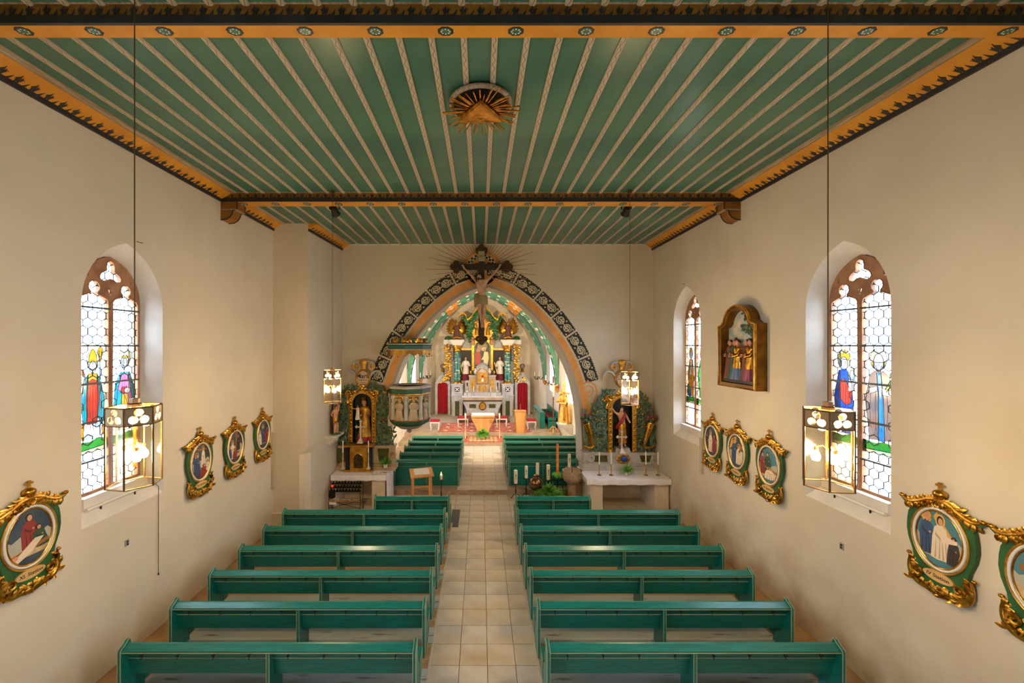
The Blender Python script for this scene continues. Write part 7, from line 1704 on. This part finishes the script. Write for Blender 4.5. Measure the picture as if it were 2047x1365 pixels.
iron_stand('white candle with thin cross on iron stand behind the stone font', 1138, 0, 13.2, .95, .45, .05, cross=1, grp='decorated candles right of the aisle')
# copper vase on an iron tripod
mat('copper', (132, 92, 66), .22, .75, col2=(110, 76, 56), scale=4)
b = P(1071, 0, 12.6); r = thing('copper_vase', 'round polished copper vessel on iron tripod before the right pews', 'vase', (b.x, 12.6, 0))
MB().ball((0, 0, .62), (.21, .21, .23), 20, 12).build('bowl', 'copper', r, smooth=60); MB().lathe([(.09, .82), (.07, .86), (.09, .89), (.075, .89), (.055, .85)], 16).build('neck', 'copper', r, smooth=60)
MB().tube([(.2 * math.cos(2 * PI * i / 20), .2 * math.sin(2 * PI * i / 20), .52) for i in range(20)], .01, 5, closed=True).build('tripod_ring', 'iron', r, smooth=60)
for k in range(3): a = 2 * PI * k / 3; MB().tube([(.2 * math.cos(a), .2 * math.sin(a), .52), (.17 * math.cos(a), .17 * math.sin(a), .25), (.22 * math.cos(a), .22 * math.sin(a), 0)], .012, 5).build('tripod_leg', 'iron', r, smooth=60)
# Easter candle on iron arm stand with flower wreath
mat('easter_orange', (214, 112, 40), .5, col2=(236, 150, 80), scale=14)
b = P(1114.5, 0, 12.9); r = thing('easter_candle', 'tall orange Easter candle rising from a green wreath on iron stand', 'candle', (b.x, 12.9, 0))
MB().tube([(0, 0, .05), (0, 0, .82)], .02, 6).build('stem', 'iron', r); 
for k in range(3): a = 2 * PI * k / 3 + .2; MB().tube([(0, 0, .5), (.18 * math.cos(a), .18 * math.sin(a), .45), (.2 * math.cos(a), .2 * math.sin(a), .1), (.26 * math.cos(a), .26 * math.sin(a), 0)], .014, 5).build('foot', 'iron', r, smooth=60)
for s in (-1, 1): MB().tube([(0, 0, .6), (s * .15, -.02, .66), (s * .3, -.02, .62)], .016, 5).build('arm', 'iron', r, smooth=60)
MB().lathe([(.02, .78), (.12, .82), (.12, .84), (.02, .84)], 12).build('dish', 'iron', r)
MB().lathe([(.042, .84), (.042, 1.80), (.001, 1.805)], 14).build('candle', 'easter_orange', r, smooth=50)
mb = MB(); rr = random.Random(3)
for i in range(110):
    a = rr.uniform(0, 6.28); d = Vector((math.cos(a), math.sin(a), rr.uniform(-.4, .6))); mb.leaf((.06 * math.cos(a), .06 * math.sin(a), .86), d, rr.uniform(.1, .2), .045, (0, 0, 1), 1.2)
w = mb.build('wreath', 'leaf_green', r, smooth=0); w['kind'] = 'stuff'
# leafy plant in front of the group
b = P(1096, 0, 12.3); plant('bushy fern in white bowl on the floor before the font', (b.x + .03, 12.28, 0), .36, .46, 1100, 8, name='potted_fern', potr=.15, poth=.3, w=.04, droop=1.0, elo=.5)
# stone font
b = P(1144, 0, 12.75); r = thing('baptismal_font', 'octagonal stone baptismal font at the right foot of the arch', 'font', (b.x, 12.75, 0))
MB().lathe([(.19, 0), (.19, .04), (.16, .08), (.155, .55), (.19, .62)], 8, rot=PI / 8).build('shaft', 'stone', r, smooth=15)
MB().lathe([(.17, .60), (.30, .70), (.33, .78), (.33, 1.0), (.27, 1.0), (.22, .90), (.001, .87)], 8, rot=PI / 8, caps=False).build('basin', 'stone', r, smooth=15)
MB().tube([(0, 0, .88), (.0, 0, 1.12)], .012, 6).build('tap', 'copper', r)
# dark doormat at the aisle
mat('mat_grey', (96, 92, 88), .95); b = P(903, 1002, 12.1)
mb = MB(); mb.bb(-.86, -.62, 10.95, 12.1, .001, .012); tag(mb.build('floor_mat', 'mat_grey'), 'narrow grey mat on the floor beside the front left pew', 'mat')
